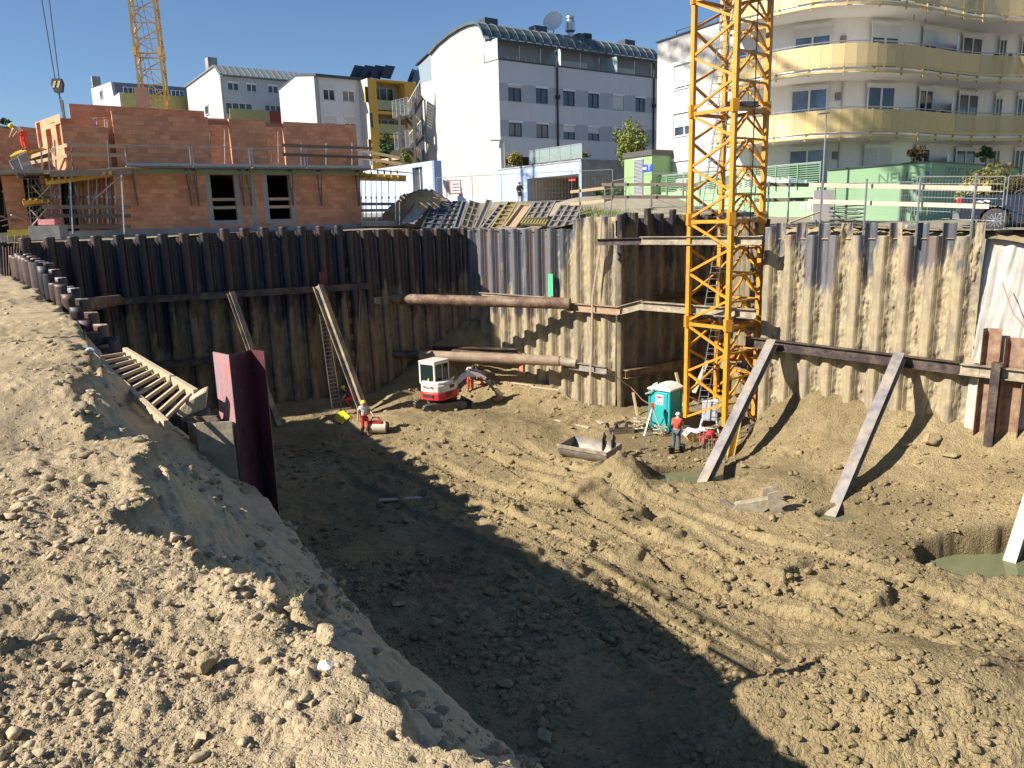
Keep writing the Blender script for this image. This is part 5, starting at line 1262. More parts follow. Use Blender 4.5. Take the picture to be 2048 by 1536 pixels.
for zs0 in (.9*SB, 3.73*SB, 6.7*SB):
    p = fa(Ltot*.555); q = wa(cw[-1]*.53); b = MB(); b.obox(q+Vector((0, 0, zs0)), (p-q)*.9, off(p, q, .03), (0, 0, 2.1)); b.build('balcony_screen', clear('screen_glass', (.45, .5, .54), .85, .4), b5)
    b = MB()
    for zz in (0, 1.0, 2.05): b.beam(q+Vector((0, 0, zs0+zz)), q+(p-q)*.9+Vector((0, 0, zs0+zz)), .07, .07)
    b.beam(q+(p-q)*.9+Vector((0, 0, zs0)), q+(p-q)*.9+Vector((0, 0, zs0+2.1)), .08, .08, up=(1, 0, 0)); b.build('screen_frame', M_frame, b5)
b = MB()
for x in (1680, 1945):
    a_ = chit(x, 250, wallc); q = a_[0].p(a_[1], 0, .08); b.tube(q+Vector((0, 0, -.5)), q+Vector((0, 0, 3.4*SB)), .05); b.tube(q+Vector((0, 0, 3.8*SB)), q+Vector((0, 0, 6.35*SB)), .05)
b.build('downpipe', pm('pipe_white', (.5, .49, .47)), b5)
for (x, y) in ((1675, 193), (1669, 311), (1686, 80)):
    a_ = chit(x, y, wallc); b = MB(); b.box(a_[0].p(a_[1], a_[2], .07), (.3, .12, .42)); b.build('wall_box', pm('box_grey', (.25, .24, .22)), b5)

# ------------------------------------------------------------------ green walls
M_green = pm('green_render', (.28, .44, .25), (.26, .42, .24), .8, .8)
GC = at(1859, 380, 41.0); GC.z = 0; GA = at(1653, 380, 43.0); GA.z = 0
gzt = at(1859, 324, 41.0).z; gzA = at(1653, 341, 43.0).z; WGA = Wall(GA, GC); WGB = Wall(GC, GC+Vector((.75, .66, 0))*14)
gw = thing('garage_wall', 'long green wall with lettering and the shadow of the crane mast', 'wall', GC)
for nm, W_ in (('front_wall', WGA), ('side_wall', WGB)):
    b = MB(); z0_ = gzA if nm == 'front_wall' else gzt; b.extr([W_.p(0, -1.5), W_.p(W_.L, -1.5), W_.p(W_.L, gzt), W_.p(0, z0_)], W_.n*-.25); b.build(nm, M_green, gw)
b = MB()
for W_, z0_ in ((WGA, gzA), (WGB, gzt)): b.obox(W_.p(0, z0_, -.3), W_.d*W_.L+Vector((0, 0, gzt-z0_)), W_.n*.36, (0, 0, .07))
b.build('coping', M_dkframe, gw)
M_lett = pm('dark_green_letters', (.13, .26, .16)); 
def zw7(x, y): return (1760+x/7.11, 290+y/7.11)
q = WGA.px(*zw7(235, 475), .005); lettering('lettering', 'NEUE', .74, q, WGA.d, (0, 0, 1), M_lett, gw)
q = WGB.px(*zw7(1190, 412), .005); lettering('lettering', 'EISENSTÄDTER', .82, q, WGB.d, (0, 0, 1), M_lett, gw)
b = MB(); l1 = [WGB.px(*zw7(x, y), .01) for x, y in [(625, 380), (705, 378), (680, 440)]]; b.extr(l1, WGB.n*.01); b.build('blue_triangle', pm('logo_blue', (.05, .15, .4)), gw)
b = MB(); l1 = [WGB.px(*zw7(x, y), .01) for x, y in [(645, 520), (672, 465), (710, 480), (708, 522)]]; b.extr(l1, WGB.n*.01); b.build('red_triangle', pm('logo_red', (.5, .06, .05)), gw)
# ramp wall with rails from kiosk to wall
RA = at(1303, 400, 54); RA.z = 0; RB = at(1640, 400, 43.4); RB.z = 0; WRA = Wall(RA, RB)
rw_ = thing('ramp_wall', 'low light green ramp wall with horizontal green rails behind the mast', 'wall', RA)
b = MB(); zt0 = 1.55; b.obox(WRA.p(0, -1), WRA.d*WRA.L, WRA.n*-.2, (0, 0, zt0+1)); b.build('wall', M_green, rw_)
b = MB(); n_ = 9
for k in range(n_+1): b.obox(WRA.p(WRA.L*k/n_*.995, zt0-.3, .04), WRA.d*.06, WRA.n*.05, (0, 0, 1.35))
for k in range(9): b.obox(WRA.p(0, zt0+.05+k*.12, .02), WRA.d*WRA.L, WRA.n*.02, (0, 0, .05))
b.build('rail', pm('green_paint', (.17, .3, .17)), rw_)
b = MB(); b.obox(WRA.p(0, 2.62, .0), WRA.d*WRA.L, WRA.n*.06, (0, 0, .06)); b.build('handrail', M_galv, rw_)
b = MB(); q = WRA.px(1612, 419, .02)
for s in (-.35, .05): b.obox(q+WRA.d*s, WRA.d*.3, WRA.n*.03, (0, 0, .3))
b.build('vent', M_frame, rw_)
# transformer kiosk
ks_ = at(1303.5, 350, 53); ks_.z = 0; kd = Vector((-.48, .877, 0)); kr = Vector((.83, .56, 0))
kz0, kz1 = -.2, at(1303.5, 310, 53).z; klen = 3.0
for _ in range(200):
    p = ks_+kd*klen
    if (Vector(CR).dot(p-Vector((0, 0, 0)))) is None: break
    pxv = 1024+FPX*CR.dot(p+Vector((0, 0, 3)))/_f.dot(p+Vector((0, 0, 3)))
    if pxv <= 1262: break
    klen += .03
kw = 2.0
kk = thing('utility_kiosk', 'green utility kiosk with grey louvres and a blue T sign', 'kiosk', ks_)
b = MB(); b.obox(ks_+Vector((0, 0, kz0)), kd*klen, kr*kw, (0, 0, kz1-kz0)); b.build('body', pm('kiosk_green', (.26, .42, .17), (.24, .4, .16)), kk)
b = MB(); b.obox(ks_-kd*.1-kr*.1+Vector((0, 0, kz1)), kd*(klen+.2), kr*(kw+.2), (0, 0, .35)); b.build('roof', pm('kiosk_roof', (.09, .08, .08)), kk)
WK = Wall(ks_+kd*klen, ks_); lv = [WK.hit(1268, 350)[0], WK.hit(1287, 350)[0], WK.hit(1278, 389)[1], WK.hit(1278, 317)[1]]
b = MB(); nsl = 26
b.obox(WK.p(lv[0], lv[2], .0), WK.d*(lv[1]-lv[0]), WK.n*.02, (0, 0, lv[3]-lv[2]))
for k in range(nsl): z0 = lv[2]+(lv[3]-lv[2])*k/nsl; b.obox(WK.p(lv[0], z0, .02), WK.d*(lv[1]-lv[0]), WK.n*.07+Vector((0, 0, -.03)), (0, 0, .035))
b.build('louvre', pm('louvre_grey', (.38, .39, .42)), kk)
q = WK.px(1293.5, 336.5, .0); b = MB(); b.obox(q-WK.d*.62+Vector((0, 0, -.24)), WK.d*1.24, WK.n*.03, (0, 0, .48)); sg = b.build('sign', pm('sign_blue', (.02, .06, .5)), kk)
lettering('letter', 'T', .5, q+WK.d*.3+WK.n*.035, WK.d, (0, 0, 1), M_frame, sg)
b = MB(); b.obox(q-WK.d*.5+WK.n*.031+Vector((0, 0, -.08)), WK.d*.5, WK.n*.01, (0, 0, .16)); b.build('sign_panel', M_frame, sg)
# street lamp in front of the green wall
b = MB(); p = at(1648, 372, 42.0); q = at(1653, 229, 42.0); p.x = q.x; b.tube(Vector((q.x, q.y, -.3)), q, .05, 8, .035); b.obox(q+Vector((-.4, -.1, 0)), (.55, 0, .05), (0, .25, 0), (0, 0, .07)); tag(b.build('street_lamp', M_galv), 'tall thin street lamp in front of the curved balconies', 'street lamp')

# ------------------------------------------------------------------ brick building under construction
def brick_mat(name, c1, c2, mortar, sc_=(1, 1, 1)):
    m, N, L, B = nt(name); tc = N.new('ShaderNodeTexCoord').outputs['Object']; s = N.new('ShaderNodeSeparateXYZ'); L.new(tc, s.inputs[0])
    cb = N.new('ShaderNodeCombineXYZ'); L.new(math_(N, L, 'ADD', s.outputs[0], s.outputs[1]), cb.inputs[0]); L.new(s.outputs[2], cb.inputs[1])
    br = N.new('ShaderNodeTexBrick'); L.new(cb.outputs[0], br.inputs['Vector']); br.inputs['Scale'].default_value = 1
    br.inputs['Brick Width'].default_value = .5; br.inputs['Row Height'].default_value = .25; br.inputs['Mortar Size'].default_value = .008; br.offset = .5
    br.inputs['Color1'].default_value = (*c1, 1); br.inputs['Color2'].default_value = (*c2, 1); br.inputs['Mortar'].default_value = (*mortar, 1); br.inputs['Bias'].default_value = .0
    f = noise(N, L, tc, 1.3, 8, .7); col = mix(N, L, .5, br.outputs[0], ramp(N, L, f, [(.3, (.68,)*3), (.65, (1,)*3)]), 'MULTIPLY')
    wv = noise(N, L, mapping(N, L, tc, (1, 1, 30)), 1.5, 3, .5); col = mix(N, L, .25, col, ramp(N, L, wv, [(.35, (.8,)*3), (.65, (1,)*3)]), 'MULTIPLY')
    L.new(col, B.inputs['Base Color']); B.inputs['Roughness'].default_value = .9
    bump(N, L, math_(N, L, 'SUBTRACT', 1, br.outputs['Fac']), .6, .012, B); return m
M_brick = brick_mat('hollow_brick', (.80, .37, .20), (.56, .25, .14), (.5, .28, .17))
BC = at(240, 455, 44.0); BC.z = 0; BD = Vector((.86, .51, 0)).normalized()
WB = Wall(BC, BC+BD*16); BM = WB.M()
brick = thing('brick_building', 'unfinished two-storey brick building with empty window openings', 'building', M=BM)
def zq1(x, y): return (x/4.388, 150+y/4.388)
uR = WB.hit(722, 400)[0]; zB0 = WB.hit(400, 455)[1]; zS = WB.hit(500, 343)[1]
ops = [rect(WB, zr(zw2, 105, 875, 315, 1275)), rect(WB, zr(zw2, 600, 882, 790, 1262))]
ops = [(h[0], h[1], ops[0][2], ops[0][3]) for h in ops]
facade(brick, 'wall', WB, 0, uR, zB0, zS-.12, ops, M_brick, depth=.4)
M_lwall = M_brick
b = MB(); b.poly([WB.p(0, zB0), WB.p(0, zB0, -8), WB.p(0, zS-.12, -8), WB.p(0, zS-.12)]); b.poly([WB.p(uR, zB0), WB.p(uR, zB0, -8), WB.p(uR, zS-.12, -8), WB.p(uR, zS-.12)]); b.build('side_wall', M_brick, brick)
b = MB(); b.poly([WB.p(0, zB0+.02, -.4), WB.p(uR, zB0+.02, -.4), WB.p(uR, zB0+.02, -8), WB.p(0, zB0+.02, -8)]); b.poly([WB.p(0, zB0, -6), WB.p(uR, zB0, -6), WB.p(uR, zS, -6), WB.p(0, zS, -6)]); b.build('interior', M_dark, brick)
M_plast = pm('grey_plaster', (.4, .38, .36), (.33, .31, .29), 3, .9)
for h in ops:
    b = MB(); w_ = .28
    b.obox(WB.p(h[0]-w_, h[2]-.25, .0), WB.d*w_, WB.n*.01, (0, 0, h[3]-h[2]+.5)); b.obox(WB.p(h[1], h[2]-.25, .0), WB.d*w_, WB.n*.01, (0, 0, h[3]-h[2]+.5)); b.obox(WB.p(h[0], h[2]-.25, .0), WB.d*(h[1]-h[0]), WB.n*.01, (0, 0, .25)); b.obox(WB.p(h[0], h[3], .0), WB.d*(h[1]-h[0]), WB.n*.01, (0, 0, .25))
    b.build('plaster_surround', M_plast, brick)
    b = MB()
    for zz in (.42, .78): b.obox(WB.p(h[0]-.0, h[2]+(h[3]-h[2])*zz*.5+.1, -.12), WB.d*(h[1]-h[0]), WB.n*.04, (0, 0, .17))
    b.build('guard_board', M_wood, brick)
b = MB(); u = WB.hit(*zw2(450, 1000))[0]; b.obox(WB.p(u-.1, zB0, .0), WB.d*.3, WB.n*.008, (0, 0, zS-.2-zB0)); b.build('plaster_strip', M_plast, brick)
b = MB(); b.obox(WB.p(-5.8, zB0-.9, -.12), WB.d*(uR+8.4), WB.n*.24, (0, 0, .9)); b.build('base', pm('base_concrete', (.38, .37, .35), (.27, .26, .25), .8, .9, 0, .003, 20), brick)
b = MB(); b.obox(WB.p(-5.6, zS-.12, -8), WB.d*(uR+5.9), WB.n*8.12, (0, 0, .12)); b.build('floor_slab', M_conc, brick)
b = MB(); b.obox(WB.p(-.3, zS-.17, .125), WB.d*(uR+.5), WB.n*.06, (0, 0, .34)); b.build('slab_formwork', pm('green_formwork', (.28, .36, .24), (.24, .31, .2), 2, .7), brick)
# upper storey walls
def upx(pl, name='upper_wall', thick=.3, back=0.):
    pts = [WB.hit(*p) for p in pl]; b = MB(); b.extr([WB.p(u, z, -back) for u, z in pts], WB.n*-thick); return b.build(name, M_brick, brick)
zu = zS+.0
def colpoly(x0, x1, y0, y1, back=0, tw=.3):
    """wall piece between two columns with top y0 (left), y1 (right)"""
    Wb = Wall(WB.p(0, 0, -back), WB.p(16, 0, -back)); a, za_ = Wb.hit(x0, y0); c, zc_ = Wb.hit(x1, y1); b = MB()
    b.extr([Wb.p(a, zu), Wb.p(c, zu), Wb.p(c, zc_), Wb.p(a, za_)], WB.n*-tw); return b.build('upper_wall', M_brick, brick)
colpoly(222, 415, 221, 234, .55); colpoly(137, 408, 207, 222, 1.6); colpoly(120, 226, 236, 240, 1.0)
colpoly(457, 531, 237, 241, .6); colpoly(566, 712, 243, 250, .6)
colpoly(412, 470, 236, 238, 5.0); colpoly(530, 575, 246, 246, 5.2)
b = MB(); 
for x0, x1, y in ((408, 460, 236), (524, 570, 241)):
    a, z0 = WB.hit(x0, y); c, _ = WB.hit(x1, y); b.obox(WB.p(a, z0-.25, -.62), WB.d*(c-a), WB.n*-.3, (0, 0, .22))
b.build('lintel', pm('lintel_brick', (.35, .15, .09)), brick)
# left end wall facing left, with tall openings
e0 = at(133, 330, 42.9); e0.z = 0; e1 = at(68, 330, 47.0); e1.z = 0; WE2 = Wall(e1, e0)
def zq(x, y): return (x/5.296, 190+y/5.296)
oh = [rect(WE2, zr(zq, *r)) for r in [(400, 285, 440, 560), (492, 355, 550, 550), (600, 300, 655, 540), (532, 205, 578, 300)]]
ztl = WE2.hit(*zq(600, 165))[1]; us_ = WE2.hit(*zq(372, 300))[0]
facade(brick, 'upper_wall', WE2, us_, WE2.L, zu, ztl-.2, oh[:3]+[(oh[3][0], oh[3][1], oh[3][2], ztl-.5)], M_brick, depth=.3)
bk = MB(); bk.poly([WE2.p(us_, zu, -1.6), WE2.p(WE2.L, zu, -1.6), WE2.p(WE2.L, ztl-.9, -1.6), WE2.p(us_, ztl-1.3, -1.6)]); bk.build('inner_wall', M_brick, brick)
b = MB(); WQ = Wall(e0, WB.p(WB.hit(222, 300)[0], 0, -.56)); b.obox(WQ.p(.02, zu), WQ.d*(WQ.L-.02), WQ.n*-.3, (0, 0, ztl-.75-zu)); b.build('upper_wall', M_brick, brick)
# lower storey behind the props
Wl2 = Wall(WB.p(-5.3, 0, -2.6), WB.p(0, 0, -2.6)); b = MB()
for a, c in ((0, 1.0), (1.8, 2.7), (3.4, 5.3)): b.obox(Wl2.p(a, zB0), Wl2.d*(c-a), Wl2.n*-.3, (0, 0, zS-zB0-.15))
b.build('recessed_wall', M_brick, brick)
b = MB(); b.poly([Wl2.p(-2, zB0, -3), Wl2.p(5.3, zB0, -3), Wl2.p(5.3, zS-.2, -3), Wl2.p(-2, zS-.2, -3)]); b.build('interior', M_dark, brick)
# brick building at the left edge
Bl0 = at(62, 400, 50); Bl0.z = 0; WBl = Wall(at(-120, 400, 42).xy.to_3d(), Bl0)
bl = thing('brick_building', 'second unfinished brick building cut by the left picture edge', 'building', M=WBl.M())
zz1 = WBl.hit(20, 258)[1]
b = MB(); b.obox(WBl.p(0, -.6), WBl.d*WBl.L, WBl.n*-.4, (0, 0, zz1+.6)); b.build('wall', M_brick, bl)
q0 = at(75, 258, 51.5); b = MB(); b.obox(Vector((Bl0.x, Bl0.y, 1.8)), Vector((q0.x-Bl0.x+.6, q0.y-Bl0.y+1, 0)), (0, .4, 0), (0, 0, q0.z-1.8)); b.build('wall', M_brick, bl)
zsl = WBl.hit(20, 345)[1]; b = MB(); b.obox(WBl.p(0, zsl, 0), WBl.d*(WBl.L), WBl.n*1.3, (0, 0, .3)); b.build('floor_slab', M_wood, bl)
# ------------------------------------------------------------------ right bank with white fabric
def cloth_wall():
    us = np.linspace(-.1, 9.4, 240); vs = np.linspace(0, 1, 90); U, Vv = np.meshgrid(us, vs)
    zt_ = np.interp(us, [0, 1.2, 3, 9], [-1.05, -1.35, -1.6, -1.9]); zb0 = -10.2
    Zt = np.broadcast_to(zt_, U.shape); Zz = Zt+(zb0-Zt)*Vv
    dep = -.55+Vv*.9+ .16*np.abs(fbm(U*1.0+Vv*1.2, Vv*.7, .8, 4, 201))*2+.05*fbm(U*3, Vv, .5, 4, 202)
    dep = np.minimum(dep, .1)
    P = np.stack([W7.a.x+W7.d.x*U+W7.n.x*dep, W7.a.y+W7.d.y*U+W7.n.y*dep, Zz], -1).reshape(-1, 3)
    nr, nc = U.shape; idx = np.arange(nr*nc).reshape(nr, nc)
    return P, np.stack([idx[:-1, :-1], idx[:-1, 1:], idx[1:, 1:], idx[1:, :-1]], -1).reshape(-1, 4)
P, F = cloth_wall()
o = npmesh('geotextile', P, F, pm('white_fabric', (.46, .44, .40), (.36, .34, .30), 2, .9, 0, .003, 30)); tag(o, 'white fabric sheet draped over the bank at the right edge', 'fabric sheet')
sd = o.modifiers.new('solid', 'SOLIDIFY'); sd.thickness = .012
M_brown = pm('brown_pile', (.17, .085, .05), (.24, .14, .085), 3, .7, .1, .004, 20, rnd=.2, stain=(.36, .28, .18), stain_amt=.6)
rb = thing('sheet_pile_wall', 'three short rusty sheet piles in front of the white fabric', 'sheet pile wall', W7.p(1, -9, .5))
for (x, tp, wd) in ((1987, 655, .62), (2036, 674, .7), (2098, 668, .7)):
    a_ = W7.hit(x, 700)[0]; zt_ = W7.hit(x, tp)[1]; upile(rb, W7.p(a_, 0, .35), wd, zt_, -10.6, M_brown, math.atan2(W7.d.y, W7.d.x), .3, name='sheet_pile')
b = MB(); a_ = W7.hit(1995, 800)[0]; b.hbeam(W7.p(a_, -5.6, .75), W7.p(a_, -10, .75), .3, .3, up=(.7, .7, 0)); tag(b.build('steel_post', M_darkst), 'dark steel post under the waler near the right edge', 'steel post')
b = MB(); b.path([W7.p(.7, -2.7, .3), W7.p(1.2, -3.8, .55), W7.p(2.8, -5.6, .8)], .018); tag(b.build('red_rope', pm('rope_red', (.5, .15, .12))), 'thin red cord hanging across the white fabric', 'rope')
# crusty clay face under the waler, right
# plank lagging between the two rear walls
lg = thing('plank_lagging', 'brown horizontal planks filling the gap between the two dark rear walls', 'plank wall', W1.p(16.5, -7))
WLg = Wall(W1.p(16.15, 0, -.25), W1.p(17.5, 0, -.25))
for k in range(31):
    b = MB(); b.obox(WLg.p(0, -10.4+k*.32, 0), WLg.d*1.35, WLg.n*(-.06), (0, 0, .317)); b.build('plank', M_brown if k % 3 else M_wood, lg)
b = MB(); b.path([W1.px(717, 590, .35), W1.px(713, 700, .3), W1.px(708, 760, .4)], .02); tag(b.build('hose', M_conc), 'grey hose hanging down beside the plank lagging', 'hose')

# ------------------------------------------------------------------ paint marks
def mark(Wl, x0, y0, x1, y1, mat, label, o_=.2):
    a, z1 = Wl.hit(x0, y0); c, z0 = Wl.hit(x1, y1); b = MB(); b.obox(Wl.p(a, z0, o_), Wl.d*(c-a), Wl.n*.012, (0, 0, z1-z0)); return tag(b.build('paint_mark', mat), label, 'paint mark')
mark(W3, 1101, 547, 1111, 592, pm('green_paint_mark', (.06, .55, .22), (.08, .5, .22), 5, .8), 'bright green painted stripe on the sunlit rear wall', .2)
mark(W3, 1044, 728, 1052, 742, pm('red_paint_mark', (.6, .14, .1), (.5, .2, .12), 6, .8), 'small red paint mark low on the rear wall', .24)
mark(W1, 636, 544, 650, 592, pm('dull_red_mark', (.3, .04, .04), (.15, .04, .04), 6, .8), 'dull red sprayed mark on the dark wall beside the raking strut', .2)
mark(W6, 1936, 712, 1953, 727, pm('pale_red_mark', (.6, .25, .18), (.5, .3, .2), 8, .8), 'pale red mark above the waler on the right wall', .33)

# ------------------------------------------------------------------ ladders, pipe, wooden lath
def ladder(label, a0, a1, b0, b1, rungs, rail, rr, mat, flat=False, lab2=None, name='ladder', mr=None):
    """a0-a1 one rail, b0-b1 the other"""
    t = thing(name, label, 'ladder', a1)
    for p, q in ((a0, a1), (b0, b1)):
        b = MB(); (b.beam(p, q, rail*.5, rail) if flat else b.beam(p, q, rail, rail)); b.build('rail', mat, t)
    for k in range(rungs):
        s = (k+.5)/rungs; b = MB(); p, q = a0.lerp(a1, s), b0.lerp(b1, s)
        (b.beam(p, q, .045, .05) if flat else b.tube(p, q, rr, 6)); b.build('rung', mr or mat, t)
    return t
M_lad = pm('weathered_ladder', (.50, .40, .26), (.40, .31, .19), 4, .85, 0, .002, 30)
ladder('wooden ladder with muddy rungs lying from the pile row to the concrete lump', at(183, 712, 12.7), at(333, 850, 10.35), at(250, 703, 13.0), at(392, 788, 10.9), 12, .14, .02, M_lad, True)
b = MB()
for k in range(5): b.lathe(at(181+k*.8, 706+k*1.5, 12.72), [(.075, -.02), (.1, 0), (.075, .02)], 10, 'X' if k % 2 else 'Y')
tag(b.build('rope_knot', pm('blue_white_rope', (.5, .55, .65), (.25, .3, .45), 30, .9)), 'blue-white rope tied round the head of the wooden ladder', 'rope')
ladder('silver aluminium ladder leaning against the dark left rear wall', W1.px(634, 627, .55), onz(664, 818, FLOOR+.25), W1.px(648, 625, .55), onz(682, 815, FLOOR+.25), 24, .055, .016, M_alu)
b = MB(); b.beam(onz(646, 822, FLOOR+.28), onz(702, 815, FLOOR+.28), .1, .07); tag(b.build('ladder_foot_bar', M_alu), 'silver bar lying across the foot of the aluminium ladder', 'bar')
b = MB(); b.path([W3.px(1215, 430, .5), W3.px(1212, 500, .5), W3.px(1200, 590, .62), W3.px(1197, 700, .6), W3.px(1198, 822, .9)], .055); tag(b.build('lath', M_woodl), 'long pale wooden lath standing against the clay-caked wall corner', 'lath')
b = MB(); b.path([W3.px(1232, 740, .6), at(1262, 775, 40), at(1285, 800, 38.8), at(1306, 812, 37.8)], .025); tag(b.build('hose', pm('brown_hose', (.25, .14, .08))), 'thin brown hose drooping from the lowest waler to the toilet', 'hose')

# ------------------------------------------------------------------ toilet
TB = onz(1332, 866, FLOOR-.05); tM = Matrix.Translation(TB+Vector((0.1, .75, 0))) @ Matrix.Rotation(R(-42), 4, 'Z')
M_teal = pm('teal_plastic', (.02, .36, .36), (.02, .32, .33), 2, .4); M_teald = pm('teal_frame', (.01, .22, .23))
t = thing('portable_toilet', 'turquoise portable toilet with white roof beside the crane mast', 'portable toilet', M=tM)
b = MB(); b.box((0, 0, 1.08), (1.12, 1.12, 2.02))
for s in (-1, 1):
    for u in (-.56, .56): b.box((u*1.0, s*.57, 1.08), (.1, .05, 2.04)); b.box((s*.57, u*1.0, 1.08), (.05, .1, 2.04))
for z_ in (.75, 1.45): b.box((-.565, 0, z_), (.03, .8, .5)); 
b.build('cabin', M_teal, t, local=True, bevel=.015)
b = MB(); b.box((.0, -.575, 1.05), (.86, .035, 1.86)); d_ = b.build('door', M_teal, t, local=True, bevel=.01)
b = MB(); b.box((.34, -.61, 1.1), (.08, .05, .18)); b.build('handle', M_black, d_, local=True)
b = MB(); b.box((.02, -.6, 1.62), (.42, .01, .5)); st_ = b.build('sticker', pm('sticker_white', (.7, .7, .72)), d_, local=True)
b = MB(); b.box((.02, -.607, 1.75), (.3, .008, .1)); b.build('sticker_logo', pm('sticker_red', (.45, .04, .08)), st_, local=True)
b = MB(); [b.box((-.1+.11*k, -.607, 1.46), (.06, .008, .09)) for k in range(3)]; b.build('sticker_symbols', M_black, st_, local=True)
b = MB(); b.box((-.595, .05, 1.62), (.01, .5, .3)); st_ = b.build('sticker', pm('sticker_white', (.7, .7, .72)), t, local=True)
b = MB(); b.box((-.602, .05, 1.66), (.008, .26, .09)); b.build('sticker_logo', pm('sticker_red', (.45, .04, .08)), st_, local=True)
b = MB(); pr_ = [(-.66, 2.08), (.66, 2.08), (.66, 2.16), (.35, 2.3), (0, 2.36), (-.35, 2.3), (-.66, 2.16)]
b.extr([Vector((x, -.66, z)) for x, z in pr_], (0, 1.32, 0)); b.build('roof', pm('white_roof_plastic', (.74, .73, .66), (.68, .66, .58)), t, local=True, bevel=.03)
b = MB(); b.box((0, 0, .04), (1.2, 1.2, .1)); b.build('skid', M_dkgalv, t, local=True)
b = MB(); b.path([Vector(p) for p in [(-.75, .3, 1.6), (-.78, .1, 2.15), (-.35, -.2, 2.36), (-.1, -.62, 2.3), (-.45, -.7, 1.95), (-.7, -.72, 1.85)]], .04)
tag(b.build('strap', pm('green_strap', (.25, .33, .28), (.4, .42, .38), 20), t, local=True), None)

# ------------------------------------------------------------------ switch cabinet on a stand
q = onz(1418, 862, FLOOR); t = thing('switch_cabinet', 'grey electrical cabinet on a white trestle at the mast foot', 'cabinet', q, R(-12)); 
b = MB(); b.box((0, 0, 1.05), (.72, .45, .95)); cb_ = b.build('box', pm('cabinet_grey', (.52, .55, .6), (.46, .49, .54)), t, local=True, bevel=.015)
b = MB(); b.box((-.02, -.235, 1.05), (.6, .02, .84)); dr_ = b.build('door', pm('cabinet_grey', (.5, .5, .5)), cb_, local=True); b = MB(); b.box((.24, -.255, 1.05), (.04, .03, .12)); 
b.box((.0, 0, 1.545), (.78, .5, .03)); b.build('rain_lid', M_frame, cb_, local=True)
for sx_ in (-.33, .33):
    for sy_ in (-.2, .2): b = MB(); b.beam((sx_, sy_, .58), (sx_*1.35, sy_*1.5, 0), .05, .05); b.build('leg', M_frame, t, local=True)
b = MB(); b.beam((-.42, -.26, .22), (.42, -.26, .22), .04, .05); b.build('brace', M_frame, t, local=True)

# ------------------------------------------------------------------ excavator buckets and attachments
def gp(px, py, dz=0):
    r = ray(px, py); r = r/r.y; ys_ = np.arange(9, 52, .04); zs_ = floor_z(r.x*ys_, ys_, False)[0]; hit_ = np.nonzero(r.z*ys_ < zs_)[0]
    y_ = ys_[hit_[0]] if len(hit_) else 40.; return Vector((r.x*y_, y_, float(zs_[hit_[0]]) if len(hit_) else FLOOR))
def bucket(label, org, rz, Wd, r_, mat, tilt=0, scale=1):
    t = thing('excavator_bucket', label, 'bucket', M=Matrix.Translation(org) @ Matrix.Rotation(rz, 4, 'Z') @ Matrix.Rotation(tilt, 4, 'X'))
    n_ = 22; prof = [(-r_*1.05, r_*1.15)]+[(-r_*math.cos(math.pi*.95*k/n_), r_-r_*math.sin(math.pi*.95*k/n_)*1.0) for k in range(n_+1)]
    b = MB()
    for (y0, z0), (y1, z1) in zip(prof, prof[1:]):
        dv = Vector((0, y1-y0, z1-z0)); n2 = Vector((0, -dv.z, dv.y)).normalized()*.03
        b.obox((-Wd/2, y0, z0), (Wd, 0, 0), dv, n2)
    b.build('shell', mat, t, local=True)
    for s in (-1, 1):
        b = MB(); b.extr([Vector((s*Wd/2, y, z)) for y, z in prof], (s*-.03, 0, 0)); b.build('side_plate', mat, t, local=True)
    b = MB()
    for s in (-.18, .18):
        pts = []
        for k in range(9):
            a_ = -1.3+k*.42; pts.append(Vector((s*1.3+.55, r_*1.0+.32+.2*math.sin(a_), r_*1.1+.32+.22*math.cos(a_))))
        for k in range(8, -1, -1):
            a_ = -1.3+k*.42; pts.append(Vector((s*1.3+.55, r_*1.0+.30+.10*math.sin(a_), r_*1.1+.30+.12*math.cos(a_))))
        b.extr(pts, (.05, 0, 0)); b.extr([Vector((s*1.3+.55, r_*.6, r_*.3)), Vector((s*1.3+.55, r_*1.25, r_*1.0)), Vector((s*1.3+.55, r_*1.0, r_*1.5)), Vector((s*1.3+.55, r_*.75, r_*1.1))], (.05, 0, 0))
    b.build('hook_bracket', M_darkst, t, local=True)
    b = MB(); b.box((0, -r_*1.02, r_*1.12), (Wd+.04, .05, .16)); b.build('cutting_edge', M_mudst, t, local=True)
    return t
q = gp(1180, 922); bucket('wide muddy ditching bucket lying on the clay in front of the toilet', q+Vector((0.1, .35, .0)), R(-36), 2.45, .72, pm('bucket_steel', (.17, .17, .17), (.36, .31, .22), 2, .6, .2, .004, 12, stain=(.08, .08, .085), stain_amt=.7), tilt=R(12))
q = gp(1225, 868); t = thing('excavator_attachment', 'small dark bucket hitch lying behind the ditching bucket', 'attachment', q)
b = MB()
for s in (0, .55):
    pts = [Vector((s+x, 0, z)) for x, z in [(0, 0), (.12, .2), (.05, .38), (.12, .55), (.3, .62), (.42, .5), (.36, .42), (.26, .48), (.2, .4), (.28, .25), (.5, .1), (.5, 0)]]; b.extr(pts, (0, .12, 0))
b.box((.45, .1, .12), (1.2, .5, .22)); b.build('hitch', M_darkst, t, local=True)
